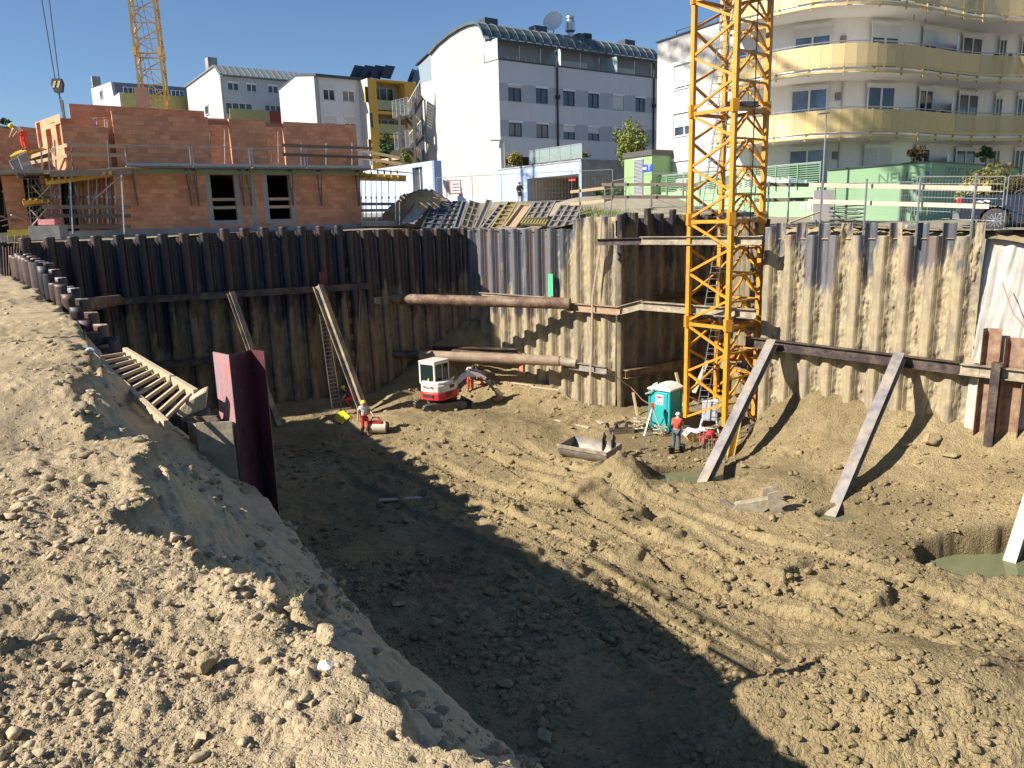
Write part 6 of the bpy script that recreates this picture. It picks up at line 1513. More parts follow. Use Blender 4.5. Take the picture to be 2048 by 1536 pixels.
# bracket lower right
q = gp(1520, 1030); t = thing('excavator_attachment', 'toothed steel ripper attachment lying flat in front of the middle strut', 'attachment', q)
Mx = Matrix.Rotation(R(-8), 4, 'Z'); b = MB()
pl_ = [(.15, -.0), (.62, .02), (.72, .12), (.58, .2), (.48, .35), (.62, .52), (.78, .56), (.6, .66), (.45, .78), (.55, .95), (.7, .98), (.5, 1.12), (.3, 1.15), (.0, 1.0), (.02, .5)]
b.extr([Mx @ Vector((x+.25, .0, z*.78)) for x, z in pl_], Mx @ Vector((.0, .09, .0))); b.extr([Mx @ Vector((x+.15, .5, z*.78)) for x, z in pl_], Mx @ Vector((.0, .09, .0))); b.build('hook_plate', M_mudst, t, local=True)
b = MB(); b.extr([Mx @ Vector((x, .1, z)) for x, z in [(-.95, .08), (-.8, .32), (.3, .55), (.35, .25), (.1, .05)]], Mx @ Vector((0, .35, 0))); b.build('arm', M_mudst, t, local=True)
b = MB(); b.extr([Mx @ Vector((x, .18, z)) for x, z in [(-1.45, .48), (-1.3, .4), (-.9, .12), (-.75, .22), (-.95, .3), (-1.25, .5)]], Mx @ Vector((0, .14, 0))); b.build('tooth', M_strut, t, local=True)

# ------------------------------------------------------------------ small site things on the wet pad
q = gp(1305, 870); t = thing('tripod', 'orange and white surveying tripod with its head box', 'tripod', q)
hd = Vector((0, .1, 1.35))
for a_, c_ in ((R(215), M_frame), (R(330), M_wood), (R(90), M_wood)):
    b = MB(); b.beam(hd, (math.cos(a_)*.55, math.sin(a_)*.55+.1, 0), .07, .04); b.build('leg', c_, t, local=True)
b = MB(); b.box(hd+Vector((0, 0, .12)), (.16, .16, .2)); b.lathe(hd+Vector((0, 0, 0)), [(.1, -.04), (.1, .02)], 12); b.build('head', pm('orange_plastic', (.65, .12, .03)), t, local=True)
def coil(label, p, rad, n_, mat, th=.04, name='rope_coil', cat='rope'):
    b = MB(); r = random.Random(n_); pts = []
    for k in range(n_*14):
        a_ = k/14*2*math.pi; rr = rad*(.55+.45*r.random()); pts.append(p+Vector((math.cos(a_)*rr, math.sin(a_)*rr*.8, .05+.012*k+.05*r.random())))
    b.path(pts, th, 5); return tag(b.build(name, mat), label, cat)
coil('heap of coiled pale rope in front of the toilet', gp(1282, 862), .42, 4, pm('pale_hose', (.5, .43, .3), (.38, .32, .2), 6), .035)
coil('tangle of pale straps on the ground right of the tripod', gp(1320, 872), .35, 3, pm('pale_hose2', (.46, .4, .27), (.3, .27, .18), 6), .03)
q = gp(1392, 880); t = thing('plastic_tub', 'yellow plastic mortar tub under the drawings beside the man in red', 'tub', q)
b = MB(); 
for (x0, y0, z0), (x1, y1, z1) in [((-.45, -.3, 0), (.55, .38, .42))]:
    A8 = [Vector(v) for v in [(-.4, -.25, .02), (.4, -.25, .02), (.4, .25, .02), (-.4, .25, .02)]]; B8 = [Vector(v) for v in [(-.55, -.38, .45), (.55, -.38, .45), (.55, .38, .45), (-.55, .38, .45)]]
    for i in range(4): j = (i+1) % 4; b.extr([A8[i], A8[j], B8[j], B8[i]], Vector(((0, .03), (-.03, 0), (0, -.03), (.03, 0))[i]).to_3d())
    b.extr(A8, (0, 0, .03))
b.build('tub', pm('yellow_tub', (.62, .45, .08), (.5, .36, .1)), t, local=True)
b = MB(); n_ = 10
P_ = [[Vector((-.62+1.3*i/n_, -.45+.75*j/5, .5+.05*math.sin(i*1.2+j)-.12*max(0, abs(i-5)-3))) for i in range(n_+1)] for j in range(6)]
for j in range(5):
    for i in range(n_): b.poly([P_[j][i], P_[j][i+1], P_[j+1][i+1], P_[j+1][i]])
o = thing('building_plan', 'large white and lilac drawing sheet spread over the yellow tub', 'drawing', q); b.build('sheet', pm('paper_lilac', (.66, .64, .78), (.45, .42, .66), 2.5, .9), o, local=True)
KIDS_ = None
q = gp(1416, 886); t = thing('power_tool', 'red vibrating tool lying beside the drawings', 'tool', q)
b = MB(); b.box((0, 0, .2), (.7, .4, .3), R(20)); b.tube((-.35, 0, .3), (.1, 0, .55), .05); b.tube((.1, 0, .55), (.4, .1, .3), .05); b.lathe((.1, 0, .35), [(.05, 0), (.2, .05), (.2, .2), (.05, .25)], 12); b.build('body', pm('tool_red', (.5, .03, .04), (.4, .03, .03), 3, .5), t, local=True, bevel=.03)
for (px, py, lb) in ((1343, 907, 'black bucket left of the man in the red vest'), (1364, 903, 'dark grey bucket at the feet of the man in the red vest')):
    q = gp(px, py); t = thing('bucket', lb, 'bucket', q)
    b = MB(); b.lathe((0, 0, 0), [(.12, 0), (.155, .3), (.165, .3), (.165, .32), (.145, .32), (.11, .05)], 16); b.build('pail', M_black if px < 1350 else pm('grey_pail', (.1, .11, .12)), t, local=True, smooth=True)
    b = MB(); b.path([Vector((.16*math.cos(a_), -.1, .3+.0*a_)) if 0 else Vector((.165*math.cos(a_), .0-.12*math.sin(a_), .3-.02*math.sin(a_))) for a_ in [math.pi*k/8 for k in range(9)]], .006); b.build('handle', M_galv, t, local=True)
# starter bars
n_ = 0
for i, (px, py) in enumerate([(1378, 882), (1386, 886), (1394, 890), (1402, 893), (1393, 900), (1410, 898), (1418, 902), (1426, 905), (1404, 906), (1413, 910), (1384, 897)]):
    q = gp(px, py); b = MB(); hgt = .5+.06*(i % 3); b.path([q+Vector((0, 0, -.1)), q+Vector((0, 0, hgt)), q+Vector((.06, 0, hgt+.05)), q+Vector((.24, 0, hgt+.05)), q+Vector((.3, 0, hgt)), q+Vector((.3, 0, -.1))], .013)
    tag(b.build('starter_bar', pm('rebar', (.3, .24, .17), (.4, .34, .25), 20)), 'bent steel starter bar standing in the wet clay left of the raking strut', 'rebar', 'starter bars sticking out of the wet clay')
b = MB(); b.hbeam(gp(1457, 918)+Vector((0, 0, -.3)), at(1478, 828, 34.0), .4, .3, up=(1, 0, 0)); tag(b.build('yellow_column', pm('ochre_steel', (.5, .33, .04), (.42, .3, .1))), 'muddy yellow column behind the foot of the nearest raking strut', 'steel column')
b = MB(); q = gp(1102, 872)
for k, (a_, c_) in enumerate([((1185, 838), (1205, 850)), ((1108, 842), (1178, 858)), ((1022, 768), (1068, 774)), ((1062, 776), (1118, 782)), ((758, 1004), (850, 998))]):
    b = MB(); p0, p1 = gp(*a_)+Vector((0, 0, .06)), gp(*c_)+Vector((0, 0, .06)); b.beam(p0, p1, .2, .05); b.build
    tag(b.build('plank', M_woodl), ['short pale plank at the foot of the long lath', 'long pale plank lying on the clay left of the ditching bucket', 'pale board half buried in clay under the rear wall, left one', 'pale board half buried in clay under the rear wall, right one', 'pale board lying in the shaded part of the pit'][k], 'plank')
b = MB(); b.beam(at(1368, 812, 40.2), at(1352, 745, 41), .14, .1); b.beam
tag(b.build('timber_prop', M_wood), 'leaning timber prop in the dark recess behind the toilet', 'prop')
b = MB(); b.beam(at(1276, 838, 38.4), at(1266, 785, 39.2), .12, .06); tag(b.build('plank', M_wood), 'upright board in the dark recess left of the toilet', 'plank')
b = MB(); b.beam(at(1388, 786, 37.6), at(1416, 720, 38.8), .22, .08); tag(b.build('plank', M_woodl), 'pale slanted plank behind the left leg of the mast', 'plank')
# compactor cylinder, yellow plate, red petrol thing
q = gp(744, 868); t = thing('pump', 'white cylindrical pump with red frame beside the worker in yellow helmet', 'pump', q, R(-6))
b = MB(); b.tube((-.1, 0, .32), (.75, .05, .32), .27, 20); b.build('cylinder', pm('cream_paint', (.6, .55, .42), (.5, .42, .3)), t, local=True)
b = MB(); b.tube((.75, .05, .32), (.82, .05, .32), .275, 20); b.build('end_cap', M_black, t, local=True)
b = MB(); b.box((.2, 0, .6), (.7, .3, .08)); b.tube((-.05, 0, .6), (.1, 0, .85), .03); b.tube((.1, 0, .85), (.4, 0, .85), .03); b.tube((.4, 0, .85), (.5, 0, .6), .03); b.build('frame', pm('tool_red', (.5, .03, .04)), t, local=True)
t = thing('plastic_sheet', 'bright yellow square plate lying on the clay by the ladder foot', 'plate', gp(683, 842)); b = MB()
A_, B2, C2, D3 = [gp(*p)+Vector((0, 0, h_)) for p, h_ in (((666, 841), .06), ((683, 829), .3), ((701, 838), .12), ((684, 851), .06))]; mdp = (A_+C2)/2+Vector((0, 0, .05))
b.extr([A_, D3, mdp], (0, 0, .02)); b.extr([D3, C2, mdp], (0, 0, .02)); b.extr([C2, B2, mdp], (0, 0, .02)); b.extr([B2, A_, mdp], (0, 0, .02)); b.build('plate', pm('bright_yellow', (.75, .62, .02), (.68, .55, .02)), t)
b = MB(); q = gp(705, 1165)+Vector((0, 0, .03)); v = rockshape(np.random.default_rng(77), IV2, 9)*.12+np.array(q); tag(npmesh('plastic_scrap', v, IF2, pm('blue_plastic', (.18, .28, .45), (.3, .36, .45), 9, .5), smooth=False), 'crumpled blue plastic scrap in the shaded pit', 'litter')
# rubble slabs near the digger arm
for k, (px, py, s_, sd_, lb) in enumerate([(975, 752, .55, 31, 'upright sandy slab of clay right of the bending worker'), (960, 770, .4, 32, 'concrete stub at the tip of the excavator arm'), (1862, 885, .55, 33, 'large pale clod on the smooth clay bank, upper right'), (1818, 893, .22, 34, 'small pale clod left of the large one on the bank'), (1895, 915, .4, 35, 'crumbling ridge of clods on the bank right of the middle strut'), (1690, 930, .25, 36, 'pale clod between the two raking struts')]):
    q = gp(px, py); v = rockshape(np.random.default_rng(sd_), IV2, 9)*s_*np.array([1, .7, 1 if k == 0 else .5])
    v = v*(1+.2*np.array([fbm(v[:, 0]*2/s_, v[:, 1]*2/s_+v[:, 2]*2/s_, 1, 4, sd_)]).T)+np.array(q)+np.array([0, 0, s_*.25])
    tag(npmesh('clod', v, IF2, M_clod, smooth=False), lb, 'clod')

# ------------------------------------------------------------------ guard rails and mesh fences at street level
def guard(label, cols, rails, mat, name='guard_rail', posts=True, boardh=.17, pm_=None, base=None):
    """cols: (px, D) posts; rails: list of z heights"""
    P_ = [at(px, 300, D) for px, D in cols]; t = thing(name, label, 'guard rail', (P_[0].x, P_[0].y, 0))
    for i, p in enumerate(P_):
        g_ = (base if base is not None else min(sz(p.x, p.y), -.3)); b = MB(); b.beam((p.x, p.y, g_-.3), (p.x, p.y, max(rails[0] if not callable(rails[0]) else 0, 0)+.3 if not isinstance(rails[0], tuple) else max(rails[0])+.15), .06, .06, up=(1, 0, 0)); b.build('post', pm_ or M_galv, t)
    for z in rails:
        z0, z1 = z if isinstance(z, tuple) else (z, z)
        p, q = P_[0].copy(), P_[-1].copy(); p.z = z0; q.z = z1; d = (q-p).normalized(); n = Vector((-d.y, d.x, 0)); n = n if n.dot(p) > 0 else -n
        b = MB(); b.beam(p-d*.6+n*.06, q+d*.5+n*.06, .04, boardh); b.build('rail', mat, t)
    return t
def zat(px, py, D): return at(px, py, D).z
guard('timber guard rail with two pale boards in front of the pickup truck', [(1648, 33.6), (1738, 32.0), (1846, 30.6), (1958, 29.3)], [(zat(1600, 373, 34.6), zat(1990, 375, 29.0)), (zat(1600, 405, 34.6), zat(1990, 411, 29.0))], M_woodl, base=-1.1)
guard('second timber guard rail, partly dark, behind the mast and left of the pale one', [(1541, 37.0), (1582, 36.6), (1640, 36.2)], [(zat(1541, 369, 37), zat(1670, 369, 36)), (zat(1541, 400, 37), zat(1670, 397, 36))], M_woodg, base=-.6)
guard('grey timber guard rail above the recess left of the mast', [(1223, 46.5), (1252, 46.2), (1303, 45.6), (1375, 45.2)], [(zat(1223, 369, 46.5), zat(1378, 369, 45.2)), (zat(1223, 394, 46.5), zat(1378, 394, 45.2))], M_woodg, base=.2)
guard('fresh timber guard rail sloping up beside the garage ramp', [(1158, 47.5), (1209, 46.8)], [(zat(1148, 382, 47.5), zat(1225, 375, 46.5)), (zat(1148, 407, 47.5), zat(1225, 401, 46.5))], M_wood, base=.1)
# mesh fence panels
def fence_panel(label, p, q, h, group='mesh fence panels along the street', spacing=.1):
    p, q = Vector(p), Vector(q); t = thing('mesh_fence', label, 'fence', p, group=group); up = Vector((0, 0, h))
    b = MB(); b.tube(p, p+up, .022, 6); b.tube(q, q+up, .022, 6); b.tube(p+up, q+up, .02, 6); b.tube(p+Vector((0, 0, .15)), q+Vector((0, 0, .15)), .02, 6); b.build('frame', M_galv, t)
    b = MB(); n_ = max(2, int((q-p).length/spacing))
    for k in range(1, n_): a_ = p.lerp(q, k/n_); b.tube(a_+Vector((0, 0, .15)), a_+up, .0022, 3, cap=False)
    for k in range(1, 7): z_ = Vector((0, 0, .15+(h-.15)*k/7)); b.tube(p+z_, q+z_, .003, 3, cap=False)
    b.build('wire_mesh', M_galv, t)
    b = MB(); b.box(p+Vector((0, 0, .06)), (.6, .22, .13)); b.build('foot', M_conc, t)
F1 = [(875, 59.0), (893, 58.5), (945, 57.8), (1003, 57.0), (1073, 56.2), (1144, 55.4), (1225, 54.6), (1304, 46.9), (1400, 46.4), (1500, 45.8)]
lbs = ['mesh fence panel beside the blue doorway wall', 'mesh fence panel in front of the white gable with the warning sign', 'mesh fence panel in front of the right half of the white gable', 'mesh fence panel in front of the standing man', 'mesh fence panel in front of the garage opening', 'mesh fence panel between garage and kiosk', 'mesh fence panel in front of the green kiosk', 'mesh fence panel left behind the crane mast', 'mesh fence panel right behind the crane mast']
for i, ((x0, d0), (x1, d1)) in enumerate(zip(F1, F1[1:])):
    a_, c_ = at(x0, 390, d0), at(x1, 390, d1); a_.z = sz(a_.x, a_.y); c_.z = sz(c_.x, c_.y)
    if i < 6: a_.z = 1.1; c_.z = 1.1
    else: a_.z = c_.z = .35
    fence_panel(lbs[i], a_, c_, 2.1, spacing=.22 if i < 6 else .18)
F2 = [(1668, 37.4), (1822, 33.8)]; 
for lb, ((x0, d0), (x1, d1)) in (('mesh fence panel in front of the green wall', ((1668, 38.4), (1822, 32.6))), ('mesh fence panel between green wall and pickup truck', ((1829, 32.5), (2003, 29.6)))):
    a_, c_ = at(x0, 430, d0), at(x1, 430, d1); a_.z = -.75; c_.z = -.95; fence_panel(lb, a_, c_, 2.05, spacing=.13)
a_, c_ = at(2010, 430, 29.4), at(2140, 430, 28.6); a_.z = c_.z = -.95; fence_panel('mesh fence panel in front of the pickup truck cab', a_, c_, 2.05, spacing=.13)
# warning sign on the white gable fence
b = MB(); q = at(911, 374, 57.6); b.box(q, (.85, .04, 1.0), R(-10)); t = thing('warning_sign', 'small white sign with red border on the fence before the white gable', 'sign', q); b.build('panel', pm('sign_red2', (.6, .08, .08)), t)
b = MB(); b.box(q+Vector((0, -.03, 0)), (.72, .03, .86), R(-10)); b.build('face', M_frame, t)
b = MB(); [b.box(q+Vector((0, -.06, .22-.22*k)), (.5, .02, .05), R(-10)) for k in range(3)]; b.build('lines', pm('sign_line', (.5, .2, .2)), t)

# ------------------------------------------------------------------ formwork panels on the bank
def panel(label, bl, br, tl, D0, D1_, rows, cols, mf, mp, name='shuttering', th=.12):
    p, q, s_ = at(*bl, D0), at(*br, D0), at(*tl, D1_); U, V_ = q-p, s_-p; n = U.cross(V_).normalized(); n = n if n.dot(-p) > 0 else -n
    t = thing(name, label, 'formwork panel', p); b = MB(); b.obox(p, U, V_, n*-.03); b.build('board', mp, t)
    b = MB(); wU, wV = U.normalized()*.09, V_.normalized()*.09
    for k in range(cols+1): b.obox(p+U*(k/cols)*.985+n*.002, wU, V_, n*th)
    for k in range(rows+1): b.obox(p+V_*(k/rows)*.985+n*.002, U, wV, n*th*.9)
    b.build('frame', mf, t)
M_fyel = pm('yellow_frame', (.38, .31, .11), (.27, .22, .09), 4, .7, rnd=.1); M_fblue = pm('dark_blue_frame', (.05, .07, .1), (.08, .1, .13), 4, .5, .3); M_fgrey = pm('worn_grey_frame', (.30, .29, .25), (.2, .185, .15), 5, .7, rnd=.1)
M_ply = pm('plywood', (.30, .22, .13), (.2, .15, .09), 5, .8, rnd=.2); M_plyg = pm('grey_ply', (.22, .2, .19), (.15, .13, .12), 5, .8, rnd=.2); M_fdark = pm('brown_dark_ply', (.1, .08, .07), (.15, .12, .1), 4, .8)
PN = [('weathered concrete-stained panel leaning at the left end of the formwork stack', (795, 448), (828, 452), (838, 397), 50.5, 53, 1, 1, M_fdark, M_conc),
      ('dark blue gridded formwork panel, left of the pair in the stack', (842, 458), (876, 461), (868, 403), 50, 53, 6, 2, M_fblue, M_fdark),
      ('dark blue gridded formwork panel with yellow patches, right of the pair', (878, 461), (903, 461), (905, 405), 49.8, 52.8, 6, 2, M_fblue, M_ply),
      ('steel blue rail panel beside the dark blue formwork panels', (906, 459), (916, 459), (924, 405), 49.6, 52.6, 1, 1, M_galv, M_fblue),
      ('brown gridded formwork panel with pale battens', (920, 454), (942, 460), (938, 403), 49.4, 52.5, 4, 2, M_fgrey, M_ply),
      ('pale boards leaning between the formwork panels', (946, 459), (956, 460), (972, 402), 49.0, 52.3, 1, 1, M_fgrey, M_woodl),
      ('black and grey narrow formwork frame in the middle of the stack', (960, 459), (973, 460), (998, 411), 48.7, 52, 6, 1, M_fgrey, M_fblue),
      ('yellow paneled narrow formwork frame', (980, 459), (1000, 460), (1014, 406), 48.4, 51.8, 6, 1, M_fyel, M_ply),
      ('fresh wooden boards lying against the grassy bank', (1006, 456), (1028, 458), (1040, 411), 48.2, 51.8, 1, 1, M_wood, M_wood),
      ('large grey gridded formwork panel with long tan battens', (1048, 440), (1092, 438), (1068, 408), 47.8, 51, 3, 3, M_fgrey, M_plyg),
      ('low yellow ribbed panel under the large grey one', (1040, 450), (1088, 452), (1052, 434), 47.0, 48.5, 1, 8, M_fyel, M_fdark),
      ('right hand grey gridded formwork panel, at the end of the stack', (1094, 456), (1140, 457), (1120, 413), 46.6, 50, 4, 3, M_fgrey, M_plyg)]
for a_ in PN: panel(a_[0], *a_[1:])
b = MB(); b.beam(at(998, 456, 47.2), at(1060, 458, 46.6), .5, .08); tag(b.build('plank', M_conc), 'grey plank lying on top of the rear sheet piles', 'plank')
# soil heap behind the panels
hx = at(845, 395, 53.5); us = np.linspace(-1, 1, 70); Ug, Vg = np.meshgrid(us, us); rr = np.hypot(Ug, Vg); Xh = hx.x+Ug*3.4; Yh = hx.y+Vg*2.2
Zh = -.4+2.5*np.clip(1-rr**2, 0, 1)**1.1+.35*fbm(Xh, Yh, 1.2, 5, 301)+1.2*clods(Xh, Yh, .35, 302)
idx = np.arange(4900).reshape(70, 70); F = np.stack([idx[:-1, :-1], idx[:-1, 1:], idx[1:, 1:], idx[1:, :-1]], -1).reshape(-1, 4)
o = npmesh('soil_heap', np.stack([Xh, Yh, Zh], -1).reshape(-1, 3), F, M_clay); tag(o, kind='structure')
# cable pile beside the right wall top
q = at(1690, 437, 33.4); coil('tangle of black and grey cables behind the top of the right wall', Vector((q.x, q.y, -.85)), .9, 6, pm('grey_cable', (.06, .06, .065), (.16, .15, .13), 12), .025, 'cable_tangle', 'cable')
b = MB(); b.beam(at(1578, 446, 33.6), at(1640, 424, 34.0), .09, .06); tag(b.build('lath', M_wood), 'crooked wooden lath lying over the top of the right wall', 'lath')
b = MB(); b.box(at(1646, 410, 35.2), (.9, .08, 1.3)); t = thing('control_box', 'white board on legs behind the timber guard rail', 'board', at(1646, 430, 35.2)); b.build('panel', pm('pale_board', (.5, .47, .45)), t)
for s in (-.4, .4): b = MB(); b.beam(at(1646, 425, 35.2)+Vector((s, 0, 0)), at(1646, 447, 35.2)+Vector((s*1.3+.55, 0, 0)), .05, .05); b.build('leg', M_dkgalv, t)

# ------------------------------------------------------------------ scaffold on the brick building
WS = Wall(WB.p(0, 0, 1.0), WB.p(16, 0, 1.0))
br = 0
for x in (262, 370, 385, 476, 491, 575, 632, 708):
    t = thing('scaffold_bracket', 'V-shaped steel bracket hanging under the wall platform of the brick building', 'scaffold bracket', WB.px(x, 345, .2), group='steel brackets under the wall platform')
    a_, z0 = WB.hit(x, 341); zb_ = WB.hit(x, 412)[1]; b = MB()
    b.beam(WB.p(a_, zS+.0, .14), WB.p(a_+.12, zb_, .14), .06, .06); b.beam(WB.p(a_, zS+.02, 1.05), WB.p(a_+.12, zb_, .2), .06, .06); b.beam(WB.p(a_, zS+.03, .1), WB.p(a_, zS+.03, 1.1), .07, .07)
    b.beam(WB.p(a_+.06, (zS+zb_)/2, .12), WB.p(a_+.06, (zS+zb_)/2, .62), .05, .05); b.build('bracket', M_dkgalv, t)
pls = [(249, 378, 'left'), (380, 494, 'middle'), (497, 602, 'right'), (604, 730, 'last')]
for x0, x1, nm in pls:
    a_, c_ = WB.hit(x0, 335)[0], WB.hit(x1, 335)[0]; t = thing('wall_platform', {'left': 'folding wall platform with mesh side rail, left end by the corner', 'middle': 'folding wall platform with mesh side rail above the first opening', 'right': 'folding wall platform with mesh side rail above the second opening', 'last': 'folding wall platform at the right corner of the brick building'}[nm], 'platform', WB.p(a_, zS, .6))
    b = MB(); b.obox(WB.p(a_, zS+.09, .12), WB.d*(c_-a_), WB.n*1.0, (0, 0, .1)); b.build('deck', pm('grey_deck', (.13, .14, .14), (.2, .2, .19), 2, .8), t)
    b = MB(); 
    for k in (0, 1): u = a_+(c_-a_)*k; b.beam(WB.p(u+(.04 if k == 0 else -.04), zS+.19, 1.08), WB.p(u+(.04 if k == 0 else -.04), zS+1.25, 1.08), .05, .05, up=(1, 0, 0))
    b.beam(WB.p(a_, zS+1.25, 1.08), WB.p(c_, zS+1.25, 1.08), .04, .04); b.beam(WB.p(a_, zS+.26, 1.08), WB.p(c_, zS+.26, 1.08), .04, .14); b.build('side_rail', M_galv, t)
    if nm != 'last':
        b = MB(); n_ = int((c_-a_)/.09)
        for k in range(1, n_): u = a_+(c_-a_)*k/n_; b.tube(WB.p(u, zS+.3, 1.08), WB.p(u, zS+1.22, 1.08), .004, 3, cap=False)
        for k in range(1, 5): z_ = zS+.3+.92*k/5; b.tube(WB.p(a_, z_, 1.08), WB.p(c_, z_, 1.08), .004, 3, cap=False)
        b.build('mesh', M_dkgalv, t)
def brail(label, pts, mat=M_woodg, h=.17, cat='guard rail'):
    t = thing('guard_rail', label, cat, pts[0][0])
    for p, q in pts: b = MB(); b.beam(p, q, .04, h); b.build('rail', mat, t)
    return t
t = brail('weathered boards and posts along the platform at the right end of the brick building', [(WB.px(552, 294, 1.15), WB.px(732, 300, 1.15)), (WB.px(555, 312, 1.15), WB.px(732, 318, 1.15))])
for x in (592, 641, 692, 731): b = MB(); b.beam(WB.px(x, 290, 1.1), WB.px(x, 333, 1.1), .06, .06, up=(1, 0, 0)); b.build('post', M_galv, t)
# right end: yellow beams deck with props
def bx3(p, q, wd, h, mat, nm, t): b = MB(); b.beam(p, q, wd, h); return b.build(nm, mat, t)
M_ybeam = pm('yellow_formwork_beam', (.58, .40, .06), (.5, .34, .06), 3, .7, rnd=.15)
t = thing('formwork_table', 'yellow formwork table on props at the right corner of the brick building', 'formwork', at(765, 350, 52))
for k in range(4): bx3(at(712, 349+k*3, 51+k*.9), at(812, 354+k*2, 52+k*.9), .12, .2, M_ybeam, 'beam', t)
for k in range(7): bx3(at(718+k*13, 356, 50.4), at(716+k*13, 340, 54), .1, .16, M_ybeam, 'cross_beam', t)
b = MB(); p0 = at(715, 337, 51); b.obox(p0, at(800, 344, 52)-p0, (1.0, 3, 0), (0, 0, .04)); b.build('deck', M_wood, t)
for k, (x0, y0, x1, y1) in enumerate([(712, 299, 800, 316), (714, 314, 805, 329)]): bx3(at(x0, y0, 51), at(x1, y1, 51.5), .05, .18, M_wood, 'guard_board', t)
bx3(at(800, 316, 51.5), at(752, 322, 54.5), .05, .16, M_wood, 'guard_board', t)
props = [(x, 50.2+.9*(i % 3)) for i, x in enumerate((722, 731, 742, 752, 763, 777, 790))]
def prop(label, x, y0, y1, D, grp, r_=.035, lean=0):
    p, q = at(x, y0, D), at(x+lean, y1, D); m_ = p.lerp(q, .45); t = thing('formwork_prop', label, 'prop', q, group=grp)
    b = MB(); b.tube(p, m_, r_*.75, 6); b.tube(m_, q, r_, 6); b.box(m_, (r_*3.2, r_*3.2, .12)); b.box(q, (.16, .16, .02)); b.box(p, (.16, .16, .02)); b.build('tube', M_galv if int(x) % 3 else M_dkgalv, t)
for x, D in props: prop('steel prop under the yellow formwork table at the right corner', x, 358, 440, D, 'steel props under the right formwork table', lean=1.5)
t = brail('grey boards of the barrier around the right formwork table', [(at(722, 408, 50), at(800, 408, 51.5)), (at(722, 421, 50), at(800, 420, 51.5)), (at(720, 447, 49.6), at(802, 447, 51))], h=.18)
for x in (726, 799): b = MB(); b.beam(at(x, 404, 50.2), at(x, 450, 50.2), .06, .06, up=(1, 0, 0)); b.build('post', M_galv, t)
b = MB(); b.obox(at(722, 452, 49.4), at(804, 452, 51)-at(722, 452, 49.4), (0, 1, 0), (0, 0, .32)); tag(b.build('concrete_beam', M_conc), 'grey concrete ledge at the foot of the right formwork table', 'beam')
# left end: shoring under the slab
lefts = [(110, 44.8), (119, 43.6), (129, 45.8), (138, 43.2), (147, 45), (156, 43.8), (165, 44.8), (176, 43.4), (184, 45.2), (193, 43.8), (203, 44.8), (212, 43.4), (220, 44.4), (229, 43.6), (234, 44.6)]
for i, (x, D) in enumerate(lefts): prop('steel prop under the slab at the left end of the brick building', x, 350, 447, D, 'steel props under the left slab', lean=2.5+(i % 3), r_=.04)
for i, (x, D) in enumerate([(122, 46.4), (134, 47), (143, 46.2), (151, 47.2), (160, 46.6), (170, 47.2), (180, 46.4), (189, 47.1), (198, 46.3), (207, 47), (216, 46.2), (225, 46.8)]): prop('steel prop in the rear rows under the left slab', x, 362, 449, D, 'rear steel props under the left slab', lean=1.5, r_=.04)
for k, (x0, y0, x1, y1, D) in enumerate([(150, 372, 172, 440, 44.2), (196, 368, 178, 442, 44.0), (222, 372, 205, 440, 44.4), (64, 372, 98, 410, 43.2), (100, 372, 60, 412, 43.3), (62, 420, 92, 452, 43.2), (94, 416, 64, 452, 43.3)]):
    b = MB(); b.tube(at(x0, y0, D), at(x1, y1, D), .035, 6); tag(b.build('brace', M_galv if k < 3 else M_woodl), 'thin diagonal brace among the props under the left slab', 'brace', 'diagonal braces under the left slab')
for k in range(6): b = MB(); b.tube(at(54, 372+k*13, 43.0), at(104, 368+k*13, 43.6), .03, 5); tag(b.build('ledger', M_dkgalv), 'horizontal tube of the left shoring tower', 'tube', 'horizontal tubes of the left shoring tower')
for i, x in enumerate((5, 11, 17, 23)): prop('steel prop of the bundle under the left picture edge slab', x, 343, 432, 45+i*.3, 'steel props at the left edge', lean=5)
for (x0, y0, x1, y1, D, lb) in [(190, 398, 240, 352, 43, 'slanted push-pull prop under the slab'), (128, 352, 92, 420, 44, 'slanted prop at the left shoring tower'), (70, 360, 110, 430, 44.5, 'cross brace of the left shoring tower'), (112, 362, 72, 430, 44.6, 'second cross brace of the left shoring tower')]:
    b = MB(); b.tube(at(x0, y0, D), at(x1, y1, D), .045, 6); tag(b.build('brace', M_galv), lb, 'brace')
for i, x in enumerate((56, 62, 70, 78, 86, 94, 100)): prop('steel prop of the left shoring tower', x, 358, 455, 43.5+(i % 3), 'steel props of the left shoring tower', lean=6)
t = thing('formwork_table', 'yellow formwork beams carrying the slab edge at the left end', 'formwork', at(120, 355, 43))
for k in range(3): bx3(at(92, 366+k*1, 42.6+k), at(236, 347+k*1.2, 43.6+k), .1, .2, M_ybeam, 'beam', t)
for k in range(11): bx3(at(92+k*13, 360-k*1.4, 42.4), at(94+k*12.4, 352-k*1.0, 46), .1, .16, M_ybeam, 'cross_beam', t)
t = thing('formwork_table', 'small yellow beam table halfway up the left shoring', 'formwork', at(70, 405, 43))
for k in range(2): bx3(at(46, 406+k*4, 42.6+k*1.2), at(100, 400+k*4, 43.4+k*1.2), .1, .22, M_ybeam, 'beam', t)
for k in range(5): bx3(at(48+k*12, 402, 42.4), at(50+k*12, 398, 44.4), .1, .16, M_ybeam, 'cross_beam', t)
t = brail('three dark guard boards with posts in front of the left shoring', [(at(84, 414, 42.2), at(262, 414, 43.6)), (at(86, 431, 42.2), at(262, 432, 43.6)), (at(80, 454, 42.2), at(262, 453, 43.6))], h=.2)
for x in (140, 243): b = MB(); b.beam(at(x, 350, 42.6), at(x+6, 468, 42.6), .07, .07, up=(1, 0, 0)); b.build('post', M_galv, t)
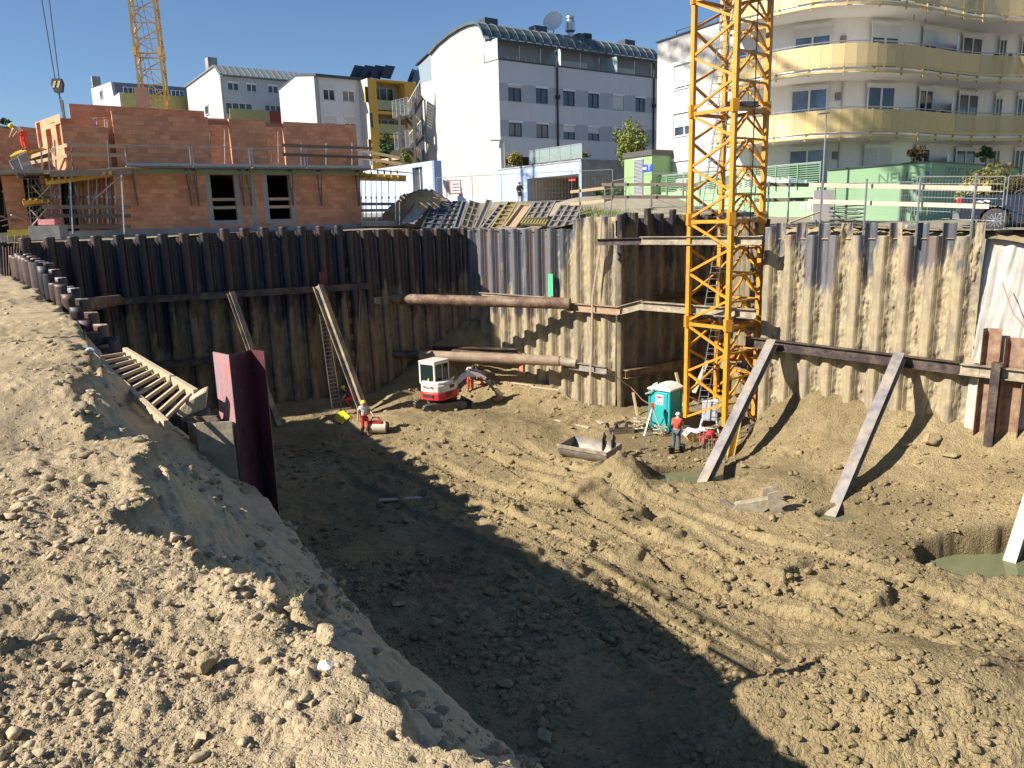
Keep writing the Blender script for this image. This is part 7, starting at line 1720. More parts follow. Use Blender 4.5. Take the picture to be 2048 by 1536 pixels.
t = brail('tan guard boards on the slab edge at the upper left corner', [(at(58, 315, 43.6), at(134, 290, 42.2)), (at(40, 330, 43.6), at(134, 311, 42.2)), (at(134, 290, 42.2), at(250, 293, 43.4)), (at(134, 308, 42.2), at(250, 311, 43.4))], M_wood, .18)
for x in (82, 97, 110, 143, 216): b = MB(); b.beam(at(x-1, 280, 42.6), at(x+3, 345, 42.6), .06, .06, up=(1, 0, 0)); b.build('post', M_dkgalv, t)
t = thing('slab_platform', 'grey board platform jutting out at the upper left corner', 'platform', at(130, 335, 43)); 
p0 = at(88, 348, 41.8); b = MB(); b.obox(p0, at(262, 336, 43)-p0, (.3, 2.0, 0), (0, 0, .07)); b.build('deck', M_wood, t)
b = MB(); b.beam(at(100, 348, 41.7), at(262, 344, 42.9), .05, .3); b.build('edge_board', M_woodg, t)
# upper props on the slab
for i, (x, y0, y1) in enumerate([(188, 238, 310), (193, 236, 311), (209, 236, 315), (214, 240, 315), (420, 262, 330), (449, 258, 330), (543, 262, 325), (556, 262, 325)]):
    prop('steel prop standing on the upper slab against the brick walls', x, y0, y1, 44.6 if x < 300 else 50.0, 'steel props on the upper slab', lean=5 if x < 300 else 1)
# mesh basket and platform of the helmeted worker
t = thing('loading_platform', 'tilted grey mesh side guards of the platform left of the brick building', 'platform', at(45, 330, 43))
for (a0, a1, a2, a3) in [((19, 323), (34, 316), (52, 350), (38, 357)), ((36, 313), (51, 305), (67, 340), (50, 350))]:
    P4 = [at(*a0, 42.6), at(*a1, 43), at(*a2, 43), at(*a3, 42.6)]; b = MB()
    for p, q in zip(P4, P4[1:]+P4[:1]): b.tube(p, q, .035, 6)
    b.build('frame', M_galv, t); b = MB(); b.extr(P4, (0, .02, 0)); b.build('mesh', clear('grey_mesh', (.3, .3, .31), .72, .6), t)
b = MB(); p0 = at(22, 318, 43.6); b.obox(p0, at(80, 300, 44.6)-p0, (.6, 2.2, 0), (0, 0, .12)); b.build('deck', M_ybeam, t)
for k in range(8): bx3(at(22+k*4, 316-k*1.6, 43.4), at(24+k*4, 309-k*1.6, 45.4), .08, .14, M_ybeam, 'cross_beam', t)
# stacks at the far left
t = thing('beam_stack', 'stack of bright yellow formwork beams behind the left wall top', 'beam stack', at(40, 466, 41))
for k in range(9): bx3(at(15+(k % 3)*1, 462+(k//3)*4.2, 40.6+(k % 3)*.25), at(58, 460+(k//3)*4.2, 41+(k % 3)*.25), .12, .1, pm('bright_yellow_beam', (.62, .5, .06), (.55, .42, .05)), 'beam', t)
b = MB(); b.obox(at(60, 480, 40.2), (1.4, .3, 0), (0, .8, 0), (0, 0, .7)); tag(b.build('concrete_block', M_conc), 'grey ribbed concrete block between the yellow beams and the white foundation', 'concrete block')
b = MB(); v = at(76, 450, 41); b.obox(v, (.8, .1, 0), (0, .6, 0), (0, .05, .28)); tag(b.build('bag', pm('red_bag', (.6, .12, .12), (.65, .3, .3), 5)), 'red bag lying on the foundation of the left shoring', 'bag')
for k in range(7):
    b = MB(); b.path([at(2+k*7, 474-k*1+8*(k % 2), 37.2+k*.2), at(6+k*5.5, 500, 36.6), at(9+k*5, 560, 36.0)], .016)
    tag(b.build('rebar', M_rust), 'thin rusty reinforcing bar standing at the left edge', 'rebar', 'rusty bars at the left edge')
for k, (x0, y0, x1, y1) in enumerate([(0, 442, 60, 425), (5, 452, 50, 440), (22, 430, 70, 448), (0, 432, 40, 446)]):
    b = MB(); b.beam(at(x0, y0, 43), at(x1, y1, 44), .15, .05); tag(b.build('plank', M_wood if k % 2 else M_woodl), ['long loose board on the rubble behind the left wall, uppermost', 'short loose board on the rubble behind the left wall', 'crossing board on the rubble behind the left wall', 'loose board cut by the left edge behind the left wall'][k], 'plank')
# added unseen railing, put left of frame to cast thin lines across the pit
t = thing('guard_rail', 'added steel tube railing out of view, casting thin shadow lines into the pit', 'guard rail', (-9.5, 14, -2))
for z_, o_ in ((.1, 0), (-.42, 0)): b = MB(); b.tube((-11.8, 17.4, z_), (-7.35, 10.7, z_), .05 if z_ > 0 else .035, 8); b.build('rail', M_galv, t)
for s in (0, 1/3, 2/3, 1): b = MB(); b.tube((-11.8+4.45*s, 17.4-6.7*s, -2.2), (-11.8+4.45*s, 17.4-6.7*s, .1), .03, 6); b.build('post', M_galv, t)
# ------------------------------------------------------------------ people
M_skin = pm('skin', (.50, .30, .20), (.45, .26, .17), 5, .6); M_tee = pm('white_tshirt', (.66, .63, .60), (.56, .53, .5), 8, .9, 0, .004, 12)
M_orange = pm('orange_trousers', (.72, .07, .03), (.6, .055, .03), 8, .85, 0, .006, 10); M_navy = pm('navy_cloth', (.04, .045, .07), (.06, .065, .09), 8, .9, 0, .005, 10)
M_boot = pm('work_boot', (.05, .035, .025), (.12, .09, .06), 8, .8); M_helm = pm('yellow_helmet', (.75, .62, .03), (.7, .56, .03), 3, .35); M_hair = pm('dark_hair', (.03, .02, .015), (.06, .04, .03), 20, .8)
def skinobj(name, pts, edges, rad, mat, parent, root=0, sub=1):
    me = bpy.data.meshes.new(name); me.from_pydata([tuple(p) for p in pts], edges, []); me.materials.append(mat)
    o = bpy.data.objects.new(name, me); C.objects.link(o); o.parent = parent; reg(o, WM[parent.name]); KIDS.setdefault(parent.name, []).append(o.name)
    o.modifiers.new('skin', 'SKIN')
    me.skin_vertices.__len__()
    for i, r in enumerate(rad): 
        v = me.skin_vertices[0].data[i]; v.radius = (r, r) if not isinstance(r, tuple) else r; v.use_root = (i == root)
    o.modifiers[0].use_smooth_shade = True
    sb = o.modifiers.new('sub', 'SUBSURF'); sb.levels = sub; sb.render_levels = sub
    return o
def ensure_skin(me): pass
DEF = dict(pel=(0, 0, .95), sp=(0, 0, 1.14), ch=(0, 0, 1.36), nk=(0, -.01, 1.49), hd=(0, -.03, 1.60), cr=(0, -.02, 1.69),
           shL=(.18, 0, 1.41), elL=(.25, .02, 1.14), wrL=(.27, -.07, .90), haL=(.27, -.10, .83), shR=(-.18, 0, 1.41), elR=(-.25, .02, 1.14), wrR=(-.27, -.07, .90), haR=(-.27, -.10, .83),
           hpL=(.09, 0, .92), knL=(.11, -.03, .50), anL=(.12, .02, .10), toL=(.13, -.13, .05), hpR=(-.09, 0, .92), knR=(-.11, -.03, .50), anR=(-.12, .02, .10), toR=(-.13, -.13, .05))
def skin_data(o): return o
def person(label, M, pose={}, top=M_tee, legs=M_orange, hat='helmet', shorts=False, extra=None, group=None):
    J = {k: Vector(v) for k, v in {**DEF, **pose}.items()}; t = thing('person', label, 'person', M=M)
    names = ['pel', 'sp', 'ch', 'nk', 'hd', 'cr', 'shL', 'elL', 'wrL', 'haL', 'shR', 'elR', 'wrR', 'haR', 'hpL', 'knL', 'anL', 'toL', 'hpR', 'knR', 'anR', 'toR']
    ix = {n: i for i, n in enumerate(names)}
    E = [('pel', 'sp'), ('sp', 'ch'), ('ch', 'nk'), ('nk', 'hd'), ('hd', 'cr'), ('ch', 'shL'), ('shL', 'elL'), ('elL', 'wrL'), ('wrL', 'haL'), ('ch', 'shR'), ('shR', 'elR'), ('elR', 'wrR'), ('wrR', 'haR'),
         ('pel', 'hpL'), ('hpL', 'knL'), ('knL', 'anL'), ('anL', 'toL'), ('pel', 'hpR'), ('hpR', 'knR'), ('knR', 'anR'), ('anR', 'toR')]
    rad = dict(pel=(.13, .11), sp=(.12, .10), ch=(.14, .11), nk=.055, hd=.095, cr=.075, shL=.065, elL=.045, wrL=.032, haL=(.04, .025), shR=.065, elR=.045, wrR=.032, haR=(.04, .025),
               hpL=.095, knL=.062, anL=.045, toL=.04, hpR=.095, knR=.062, anR=.045, toR=.04)
    P = [J[n] for n in names]; Ed = [(ix[a], ix[b]) for a, b in E]; Rd = [rad[n] for n in names]
    for s in 'LR':                               # fingers and thumb
        h_, w_ = J['ha'+s], J['wr'+s]; d = (h_-w_).normalized(); sd = d.cross(Vector((0, 1, 0))).normalized() if abs(d.y) < .9 else Vector((1, 0, 0)); fw = d.cross(sd)
        for k, (o_, ln) in enumerate(((-.03, .055), (-.01, .07), (.01, .075), (.03, .065))):
            a_ = h_+sd*o_+d*.02; P += [a_+d*ln*.6, a_+d*ln+fw*.02]; n0 = len(P); Ed += [(ix['ha'+s], n0-2), (n0-2, n0-1)]; Rd += [.010, .008]
        P += [w_.lerp(h_, .6)+sd*-.05+fw*.01]; Ed += [(ix['ha'+s], len(P)-1)]; Rd += [.011]
    face_dir = (J['hd']-J['nk']); fd = Vector(pose.get('face', (0, -1, -.05))).normalized()
    P += [J['hd']+fd*.115+Vector((0, 0, -.01))]; Ed += [(ix['hd'], len(P)-1)]; Rd += [.016]
    skinobj('body', P, Ed, Rd, M_skin, t)
    # shirt
    S = ['pel', 'sp', 'ch', 'shL', 'shR', 'nk']; pts = [J['pel'], J['sp'], J['ch'], J['shL'], J['shL'].lerp(J['elL'], .62), J['shR'], J['shR'].lerp(J['elR'], .62), J['ch'].lerp(J['nk'], .62)]
    long_ = extra == 'long'
    if long_: pts[4] = J['elL']; pts[6] = J['elR']; pts += [J['wrL'], J['wrR']]
    ed = [(0, 1), (1, 2), (2, 3), (3, 4), (2, 5), (5, 6), (2, 7)]; rd = [(.155, .13), (.145, .125), (.165, .13), .085, .072, .085, .072, .075]
    if extra == 'vest': rd[4] = rd[6] = .08; pts[4] = J['shL'].lerp(J['elL'], .12); pts[6] = J['shR'].lerp(J['elR'], .12)
    if long_: ed += [(4, 8), (6, 9)]; rd += [.05, .05]
    skinobj('shirt' if extra != 'vest' else 'vest', pts, ed, rd, top, t)
    f_ = .45 if shorts else .93
    pts = [J['pel']+Vector((0, 0, .02))]; ed = []; rd = [(.16, .135)]
    for s in 'LR':
        n0 = len(pts)
        if shorts: pts += [J['hp'+s], J['hp'+s].lerp(J['kn'+s], .85)]; ed += [(0, n0), (n0, n0+1)]; rd += [.115, .09]
        else: pts += [J['hp'+s], J['kn'+s], J['kn'+s].lerp(J['an'+s], .9)]; ed += [(0, n0), (n0, n0+1), (n0+1, n0+2)]; rd += [.118, .088, .075]
    skinobj('trousers', pts, ed, rd, legs, t)
    for s in 'LR':
        a_, b_ = J['an'+s], J['to'+s]; skinobj('boot', [a_+Vector((0, 0, .05)), a_, b_], [(0, 1), (1, 2)], [.062, .06, .05], M_boot, t)
    up = (J['cr']-J['hd']).normalized(); Mx = up.to_track_quat('Z', 'Y').to_matrix(); b = MB(); c0 = J['hd']
    if hat == 'helmet':
        b.lathe(c0+up*.03, [(.15, 0), (.15, .015), (.128, .03), (.12, .08), (.09, .125), (.04, .145), (0, .15)], 20, M=Mx); b.build('helmet', M_helm, t, local=True, smooth=True)
    elif hat == 'cap':
        b.lathe(c0+up*.02, [(.112, 0), (.112, .05), (.085, .10), (.03, .118), (0, .12)], 18, M=Mx); b.box(c0+fd*.14+up*.03, (.15, .12, .015), 0); b.build('cap', pm('white_cap', (.6, .6, .6)), t, local=True, smooth=True)
    else:
        b.lathe(c0+up*.0-fd*.02, [(.10, -.03), (.115, .03), (.10, .09), (.06, .122), (0, .13)], 18, M=Mx); b.build('hair', M_hair, t, local=True, smooth=True)
    b = MB(); sd = fd.cross(up).normalized()
    for s in (-1, 1): b.lathe(c0+fd*.092+sd*(.033*s)+up*.012, [(0, -.008), (.011, 0), (0, .008)], 8)
    b.build('eyes', M_black, t, local=True)
    b = MB(); b.beam(c0+fd*.094+sd*.022-up*.045, c0+fd*.094-sd*.022-up*.045, .012, .008); b.build('mouth', pm('lips', (.35, .12, .1)), t, local=True)
    return t, J
def PM(px, py, rz, dz=0, sc_=1.): 
    q = gp(px, py); return Matrix.Translation(q+Vector((0, 0, dz))) @ Matrix.Rotation(rz, 4, 'Z') @ Matrix.Scale(sc_, 4)
t, J = person('person in white t-shirt, orange trousers and yellow helmet walking on the clay', PM(731, 871, R(22), 0, 1.03), dict(
    hd=(.0, -.08, 1.585), cr=(.0, -.07, 1.675), elL=(.30, -.06, 1.18), wrL=(.36, -.26, 1.05), haL=(.38, -.33, 1.01), elR=(-.28, .06, 1.14), wrR=(-.30, -.02, .88), haR=(-.3, -.04, .80),
    knL=(.10, -.16, .52), anL=(.10, -.16, .10), toL=(.11, -.31, .06), knR=(-.1, -.02, .5), anR=(-.11, .12, .12), toR=(-.12, -.02, .05), face=(0, -.85, -.5)))
b = MB(); b.lathe((0, 0, .97), [(.165, -.03), (.165, .03)], 16); b.build('belt', M_black, t, local=True)
for s in ('L', 'R'):
    b = MB(); k_ = J['kn'+s]; a_ = J['an'+s]; b.tube(k_.lerp(a_, .15), k_.lerp(a_, .6), .098, 12, .088); b.build('knee_patch', M_navy, t, local=True)
t, J = person('person in red vest, dark trousers and white cap studying the drawings', PM(1352, 903, R(150), 0, 1.05), dict(
    sp=(0, -.03, 1.14), ch=(0, -.1, 1.34), nk=(0, -.14, 1.46), hd=(0, -.2, 1.56), cr=(0, -.2, 1.65), shL=(.18, -.1, 1.39), shR=(-.18, -.1, 1.39), elL=(.24, -.16, 1.12), wrL=(.16, -.42, 1.0), haL=(.14, -.49, .97),
    elR=(-.26, -.16, 1.12), wrR=(-.2, -.4, .98), haR=(-.18, -.48, .95), face=(0, -.8, -.6)), top=pm('red_vest', (.72, .06, .03), (.6, .05, .03), 8, .8), legs=pm('blue_grey_trousers', (.07, .085, .11), (.11, .12, .14), 6, .9), hat='cap', extra='vest')
t, J = person('person in white t-shirt bending down behind the excavator arm', PM(941, 784, R(25), 0, 1.12), dict(
    pel=(0, 0, .95), sp=(0, -.1, 1.12), ch=(0, -.27, 1.29), nk=(0, -.38, 1.36), hd=(0, -.49, 1.38), cr=(0, -.56, 1.4), shL=(.19, -.27, 1.32), shR=(-.19, -.27, 1.32), elL=(.32, -.34, 1.1), wrL=(.22, -.46, .9), haL=(.2, -.5, .83),
    elR=(-.32, -.34, 1.1), wrR=(-.22, -.46, .9), haR=(-.2, -.5, .83), face=(0, -.5, -.8)), hat='hair')
t, J = person('person crouching in orange trousers behind the yellowish raking strut', PM(703, 812, R(-70), -.05, 1.0), dict(
    pel=(0, .05, .55), sp=(0, -.1, .72), ch=(0, -.25, .9), nk=(0, -.32, 1.02), hd=(0, -.38, 1.12), cr=(0, -.4, 1.2), shL=(.18, -.25, .94), shR=(-.18, -.25, .94), elL=(.24, -.4, .7), wrL=(.16, -.5, .5), haL=(.14, -.54, .44),
    elR=(-.24, -.4, .7), wrR=(-.16, -.5, .5), haR=(-.14, -.54, .44), hpL=(.1, .03, .53), hpR=(-.1, .03, .53), knL=(.13, -.38, .52), knR=(-.13, -.34, .5), anL=(.13, -.12, .12), anR=(-.13, -.1, .12), toL=(.13, -.27, .05), toR=(-.13, -.25, .05)), hat='helmet', top=M_navy)
q = at(1040, 408, 60.5); q.z = at(1040, 409, 60.5).z
b = MB(); 
t, J = person('person in dark jacket and shorts standing in front of the garage, looking over', Matrix.Translation(q) @ Matrix.Rotation(R(25), 4, 'Z') @ Matrix.Scale(.97, 4), dict(
    elL=(.27, -.08, 1.16), wrL=(.12, -.26, 1.12), haL=(.07, -.3, 1.12), elR=(-.27, -.02, 1.14), wrR=(-.2, -.2, 1.0), haR=(-.17, -.26, .98)), top=pm('black_jacket', (.02, .02, .028), (.035, .03, .045), 8, .8), legs=pm('dark_shorts', (.06, .03, .045), (.05, .03, .04)), hat='hair', shorts=True, extra='long')
q = at(46, 300, 44.0)
t, J = person('person in orange trousers and pale yellow helmet working on the left platform', Matrix.Translation(q+Vector((0, .2, -.02))) @ Matrix.Rotation(R(-28), 4, 'Z') @ Matrix.Scale(.98, 4), dict(
    sp=(0, -.12, 1.1), ch=(0, -.32, 1.2), nk=(0, -.44, 1.24), hd=(0, -.54, 1.26), cr=(0, -.61, 1.29), shL=(.19, -.32, 1.2), shR=(-.19, -.32, 1.2), elL=(.25, -.45, .96), wrL=(.2, -.58, .8), haL=(.18, -.62, .74),
    elR=(-.25, -.45, .96), wrR=(-.2, -.58, .8), haR=(-.18, -.62, .74), face=(0, -.6, -.8)), hat='helmet')

# ------------------------------------------------------------------ small excavator
gq = gp(868, 822); EXR = math.atan2(.42, .9)
ex = thing('mini_excavator', 'white and red mini excavator on rubber tracks', 'excavator', M=Matrix.Translation(gq+Vector((.3, .5, -.02))) @ Matrix.Rotation(EXR, 4, 'Z'))
M_exw = pm('excavator_white', (.68, .66, .62), (.6, .57, .52), 4, .4, stain=(.5, .42, .3), stain_amt=.4); M_exr = pm('excavator_red', (.58, .03, .03), (.5, .03, .03), 4, .4)
for s in (-1, 1):
    b = MB(); n_ = 10; pr_ = [Vector((1.0+.24*math.sin(math.pi*k/n_), 0, .26+.24*math.cos(math.pi*k/n_))) for k in range(n_+1)]+[Vector((-1.0-.24*math.sin(math.pi*k/n_), 0, .26-.24*math.cos(math.pi*k/n_))) for k in range(n_+1)]
    b.extr([p+Vector((0, s*.72-.15, 0)) for p in pr_], (0, .3, 0)); tr_ = b.build('track', pm('track_rubber', (.07, .06, .05), (.22, .18, .11), 6, .9), ex, local=True)
    b = MB()
    for k in range(44):
        u = k/44; 
        L1 = 2.0; per = 2*L1+2*math.pi*.25; d_ = u*per
        if d_ < L1: p, a_ = Vector((-1+d_, 0, .51)), 0
        elif d_ < L1+math.pi*.25: th = (d_-L1)/.25; p, a_ = Vector((1+.25*math.sin(th), 0, .26+.25*math.cos(th))), th
        elif d_ < 2*L1+math.pi*.25: p, a_ = Vector((1-(d_-L1-math.pi*.25), 0, .01)), math.pi
        else: th = (d_-2*L1-math.pi*.25)/.25; p, a_ = Vector((-1-.25*math.sin(th), 0, .26-.25*math.cos(th))), math.pi+th
        b.obox(p+Vector((-.02, s*.72-.155, -.02)), (.05, 0, 0), (0, .31, 0), (0, 0, .04))
    b.build('track_lug', M_black, tr_, local=True); tr_.children
    b = MB()
    for x in (-1, -.5, 0, .5, 1): b.tube((x, s*.72-.17, .26 if abs(x) == 1 else .16), (x, s*.72+.17, .26 if abs(x) == 1 else .16), .17 if abs(x) == 1 else .09, 14)
    b.build('roller', M_dkgalv, tr_, local=True)
b = MB(); b.box((0, 0, .38), (1.1, 1.15, .3)); b.tube((0, 0, .5), (0, 0, .68), .35, 20); b.build('undercarriage', M_dkgalv, ex, local=True)
b = MB(); b.extr([Vector((x, -.85, z)) for x, z in [(1.45, .05), (1.5, .05), (1.62, .4), (1.56, .42)]], (0, 1.7, 0)); b.beam((.4, -.3, .35), (1.5, -.3, .25), .1, .12); b.beam((.4, .3, .35), (1.5, .3, .25), .1, .12); b.build('dozer_blade', M_dkgalv, ex, local=True)
URZ = Matrix.Rotation(R(30), 4, 'Z')             # upper structure turned on the tracks, x forward
def U_(pts): return [URZ @ Vector(p) for p in pts]
def ubox(b, c, s): 
    c = Vector(c); b.obox(URZ @ (c-Vector(s)/2), URZ @ Vector((s[0], 0, 0)), URZ @ Vector((0, s[1], 0)), (0, 0, s[2]))
body = [(-.95, -.3), (-.85, -.62), (-.55, -.82), (.5, -.82), (.95, -.6), (1.0, .5), (.6, .82), (-.5, .82), (-.85, .6), (-.95, .3)]
b = MB(); b.extr(U_([(x, y, .68) for x, y in body]), (0, 0, .42)); b.build('lower_body', M_exr, ex, local=True, bevel=.05)
b = MB(); b.extr(U_([(x*.98 if x < 0 else x*.9, y*.97, 1.10) for x, y in body]), (0, 0, .40)); b.extr(U_([(x*.9 if x < 0 else x*.5, y*.93, 1.5) for x, y in body if x < .6 or 1]), (0, 0, .16)); eb = b.build('engine_cover', M_exw, ex, local=True, bevel=.05)
b = MB(); ubox(b, (-.965, -.0, .92), (.03, .7, .16)); [ubox(b, (-.2, -.835, .85+.07*k), (.5, .02, .03)) for k in range(4)]; b.build('vent', M_black, eb, local=True)
b = MB(); ubox(b, (-.95, .25, 1.42), (.02, .14, .05)); ubox(b, (-.95, -.25, 1.42), (.02, .14, .05)); ubox(b, (.1, -.81, 1.36), (.35, .02, .16)); b.build('grille', M_black, eb, local=True)
lettering('lettering', 'TAKEUCHI', .15, URZ @ Vector((-.945, 0, 1.36)), URZ @ Vector((0, -1, 0)), (0, 0, 1), pm('letter_red', (.55, .03, .04)), ex, local=True)
# cab
b = MB(); cw, c0, c1, z0, z1 = .50, -.62, .52, 1.5, 2.62; cy = .27
cor = [(c0, cy-cw), (c1, cy-cw), (c1, cy+cw), (c0, cy+cw)]
for x, y in cor: ubox(b, (x, y, (z0+z1)/2), (.09, .09, z1-z0))
for z in (z0+.02, z1-.02): ubox(b, ((c0+c1)/2, cy-cw, z), (c1-c0, .08, .1)); ubox(b, ((c0+c1)/2, cy+cw, z), (c1-c0, .08, .1)); ubox(b, (c0, cy, z), (.08, 2*cw, .1)); ubox(b, (c1, cy, z), (.08, 2*cw, .1))
ubox(b, (-.0, cy-cw, (z0+z1)/2), (.05, .06, z1-z0))
cf = b.build('cab', M_exw, ex, local=True)
b = MB(); ubox(b, ((c0+c1)/2, cy, z1+.06), (c1-c0+.14, 2*cw+.14, .12)); b.build('cab_roof', M_exw, ex, local=True, bevel=.04)
b = MB(); ubox(b, ((c0+c1)/2, cy-cw, (z0+z1)/2), (c1-c0, .02, z1-z0)); ubox(b, (c0, cy, (z0+z1)/2), (.02, 2*cw, z1-z0)); ubox(b, ((c0+c1)/2, cy+cw, (z0+z1)/2), (c1-c0, .02, z1-z0)); ubox(b, (c1, cy, (z0+z1)/2), (.02, 2*cw, z1-z0)); b.build('cab_glass', clear('dark_cab_glass', (.02, .035, .03), .72, .08), cf, local=True)
b = MB(); ubox(b, (-.15, cy, 1.75), (.45, .5, .12)); ubox(b, (-.38, cy, 2.0), (.1, .48, .55)); b.build('seat', M_black, cf, local=True)
b = MB(); q = URZ @ Vector((c0-.05, cy-.1, 1.72)); b.lathe(q, [(.07, -.02), (.10, 0), (.07, .02)], 14, 'X'); b.build('warning_tape', pm('lime', (.5, .6, .05)), cf, local=True)
# boom, arm, bucket: swing to the right
BD_ = Vector((math.cos(R(-14)), math.sin(R(-14)), 0)); o0 = URZ @ Vector((.95, -.1, .95))
def bp(x, z): return Vector((o0.x, o0.y, 0))+BD_*x+Vector((0, 0, z))
sidev = Vector((-BD_.y, BD_.x, 0))*.09
def bar(pts, wdt, nm, mat, th=.18, par=ex):
    b = MB()
    up_ = []; lo_ = []
    for i, (x, z) in enumerate(pts):
        a_ = Vector(pts[max(i-1, 0)]+(0,)); c_ = Vector(pts[min(i+1, len(pts)-1)]+(0,)); d_ = (c_-a_).normalized(); n_ = Vector((-d_.y, d_.x)); ww = wdt[i]
        up_.append(bp(x+n_.x*ww, z+n_.y*ww)); lo_.append(bp(x-n_.x*ww, z-n_.y*ww))
    b2 = sidev.normalized()*th
    for i in range(len(pts)-1): b.extr([up_[i]-b2/2, up_[i+1]-b2/2, lo_[i+1]-b2/2, lo_[i]-b2/2], b2)
    return b.build(nm, mat, par, local=True)
bm_ = bar([(.0, .95), (.25, 1.3), (.6, 1.62), (.95, 1.76), (1.5, 1.66), (1.9, 1.42)], [.1, .14, .17, .17, .12, .09], 'boom', M_exw)
bar([(1.75, 1.7), (1.9, 1.4), (2.15, 1.05), (2.35, .7)], [.06, .12, .09, .07], 'arm', M_dkgalv, .14)
b = MB(); b.tube(bp(.15, .85), bp(.85, 1.45), .05, 8); b.tube(bp(.45, 1.15), bp(.95, 1.62), .03, 8); b.tube(bp(.95, 1.98), bp(1.75, 1.75), .045, 8); b.tube(bp(2.0, 1.55), bp(2.55, .95), .04, 8)
for k in range(3): b.path([bp(.1, 1.2)+sidev*(k-1), bp(.5, 1.78)+sidev*(k-1), bp(1.0, 2.0)+sidev*(k-1), bp(1.7, 1.85)+sidev*(k-1), bp(2.0, 1.6)+sidev*(k-1)], .018, 5)
b.build('hydraulics', M_dkgalv, ex, local=True)
b = MB(); b.extr([bp(1.55, 1.6)-sidev*1.05, bp(1.72, 1.5)-sidev*1.05, bp(1.74, 1.05)-sidev*1.05, bp(1.64, .95)-sidev*1.05], sidev*.1); b.build('red_guard', M_exr, ex, local=True)
b = MB(); pts = [bp(x, z)-sidev*3 for x, z in [(2.3, .8), (2.6, .75), (2.85, .5), (2.8, .25), (2.55, .12), (2.3, .15), (2.25, .3), (2.5, .35)]]; b.extr(pts, sidev*6); b.build('bucket', pm('brown_bucket', (.2, .15, .1), (.3, .24, .15), 4, .8), ex, local=True)

# ------------------------------------------------------------------ pickup truck
tq = at(1990, 440, 31.3); TM = Matrix.Translation(Vector((tq.x, tq.y, -1.0))) @ Matrix.Rotation(R(-27), 4, 'Z') @ Matrix.Scale(1.12, 4)
tk = thing('pickup_truck', 'dark blue-grey pickup truck parked behind the mesh fence at the right edge', 'pickup truck', M=TM)
M_car = pm('car_paint', (.055, .065, .10), (.045, .055, .085), 1, .25, .6)
def arcp(cx, r_, a0, a1, n_=8, cz=.42): return [(cx+r_*math.cos(a0+(a1-a0)*k/n_), cz+r_*math.sin(a0+(a1-a0)*k/n_)) for k in range(n_+1)]
side = [(-1.12, .55), (-1.16, .75), (-1.12, 1.25), (-1.0, 1.32), (.95, 1.30), (1.0, 1.34), (3.3, 1.22), (4.0, 1.1), (4.15, .8), (4.12, .4)]+arcp(3.25, .50, 0, math.pi)+[(2.7, .38), (.52, .38)]+arcp(0, .50, 0, math.pi)
# two halves of the side polygon extruded as one body
b = MB(); b.extr([Vector((x, -.0, z)) for x, z in side], (0, 1.9, 0)); b.build('body', M_car, tk, local=True, bevel=.04)
b = MB(); gl = [(.95, 1.32), (1.25, 1.78), (1.5, 1.84), (2.5, 1.80), (3.15, 1.28)]
b.extr([Vector((x, .12, z)) for x, z in gl], (0, 1.66, 0)); cb2 = b.build('cab', M_car, tk, local=True, bevel=.05)
b = MB(); b.extr([Vector((x, .10, z)) for x, z in [(1.12, 1.38), (1.36, 1.72), (1.55, 1.76), (2.0, 1.75), (2.0, 1.38)]], (0, .03, 0)); b.extr([Vector((x, .10, z)) for x, z in [(2.07, 1.38), (2.07, 1.75), (2.45, 1.73), (2.95, 1.38)]], (0, .03, 0)); b.build('window', glassy('car_glass', (.02, .025, .03), .05), cb2, local=True)
for cx_ in (0, 3.25):
    for y_ in (-.0, 1.68):
        b = MB(); b.lathe((cx_, y_+.11, .42), [(.30, -.12), (.39, -.11), (.42, -.06), (.42, .06), (.39, .11), (.3, .12)], 32, 'Y'); wh = b.build('wheel', pm('tyre', (.035, .035, .035), (.07, .065, .06), 8, .9), tk, local=True, smooth=True)
        b = MB(); b.lathe((cx_, y_+.02, .42), [(.0, -.03), (.06, -.03), (.07, .0), (.26, .03), (.28, -.01), (.30, -.01), (.30, .03), (0, .05)], 28, 'Y')
        for k in range(12): a_ = 2*math.pi*k/12; b.beam((cx_+.04*math.cos(a_), y_-.01, .42+.04*math.sin(a_)), (cx_+.27*math.cos(a_), y_-.0, .42+.27*math.sin(a_)), .03, .03, up=(0, 1, 0))
        b.build('rim', M_alu, wh, local=True)
b = MB(); b.box((-1.13, .06, 1.06), (.1, .14, .3)); b.box((-1.13, 1.84, 1.06), (.1, .14, .3)); b.build('tail_light', pm('lamp_red', (.45, .02, .03), rough=.3), tk, local=True)
b = MB(); b.box((-1.18, .95, .6), (.14, 1.8, .2)); b.build('bumper', M_alu, tk, local=True)
b = MB(); b.tube((.9, .06, 1.35), (1.35, .12, 1.85), .04); b.tube((.5, .08, 1.33), (1.2, .14, 1.8), .03); b.tube((.9, 1.84, 1.35), (1.35, 1.78, 1.85), .04); b.build('roll_bar', M_black, tk, local=True)
b = MB(); b.box((1.6, -.03, .35), (1.9, .12, .06)); b.build('side_step', M_black, tk, local=True)
b = MB(); b.box((1.75, -.015, 1.12), (.2, .03, .04)); b.build('door_handle', M_alu, tk, local=True)
b = MB()
for x in (1.02, 2.04): b.box((x, -.003, .85), (.015, .01, .8))
b.build('door_gap', M_black, tk, local=True)
b = MB(); b.extr([Vector((x-.65, -.012, 1.08+z)) for x, z in [(0, 0), (.12, .06), (.2, .04), (.3, .07), (.45, .03), (.4, -.03), (.28, .0), (.2, -.04), (.1, -.01)]], (0, .01, 0)); b.build('decal', M_frame, tk, local=True)

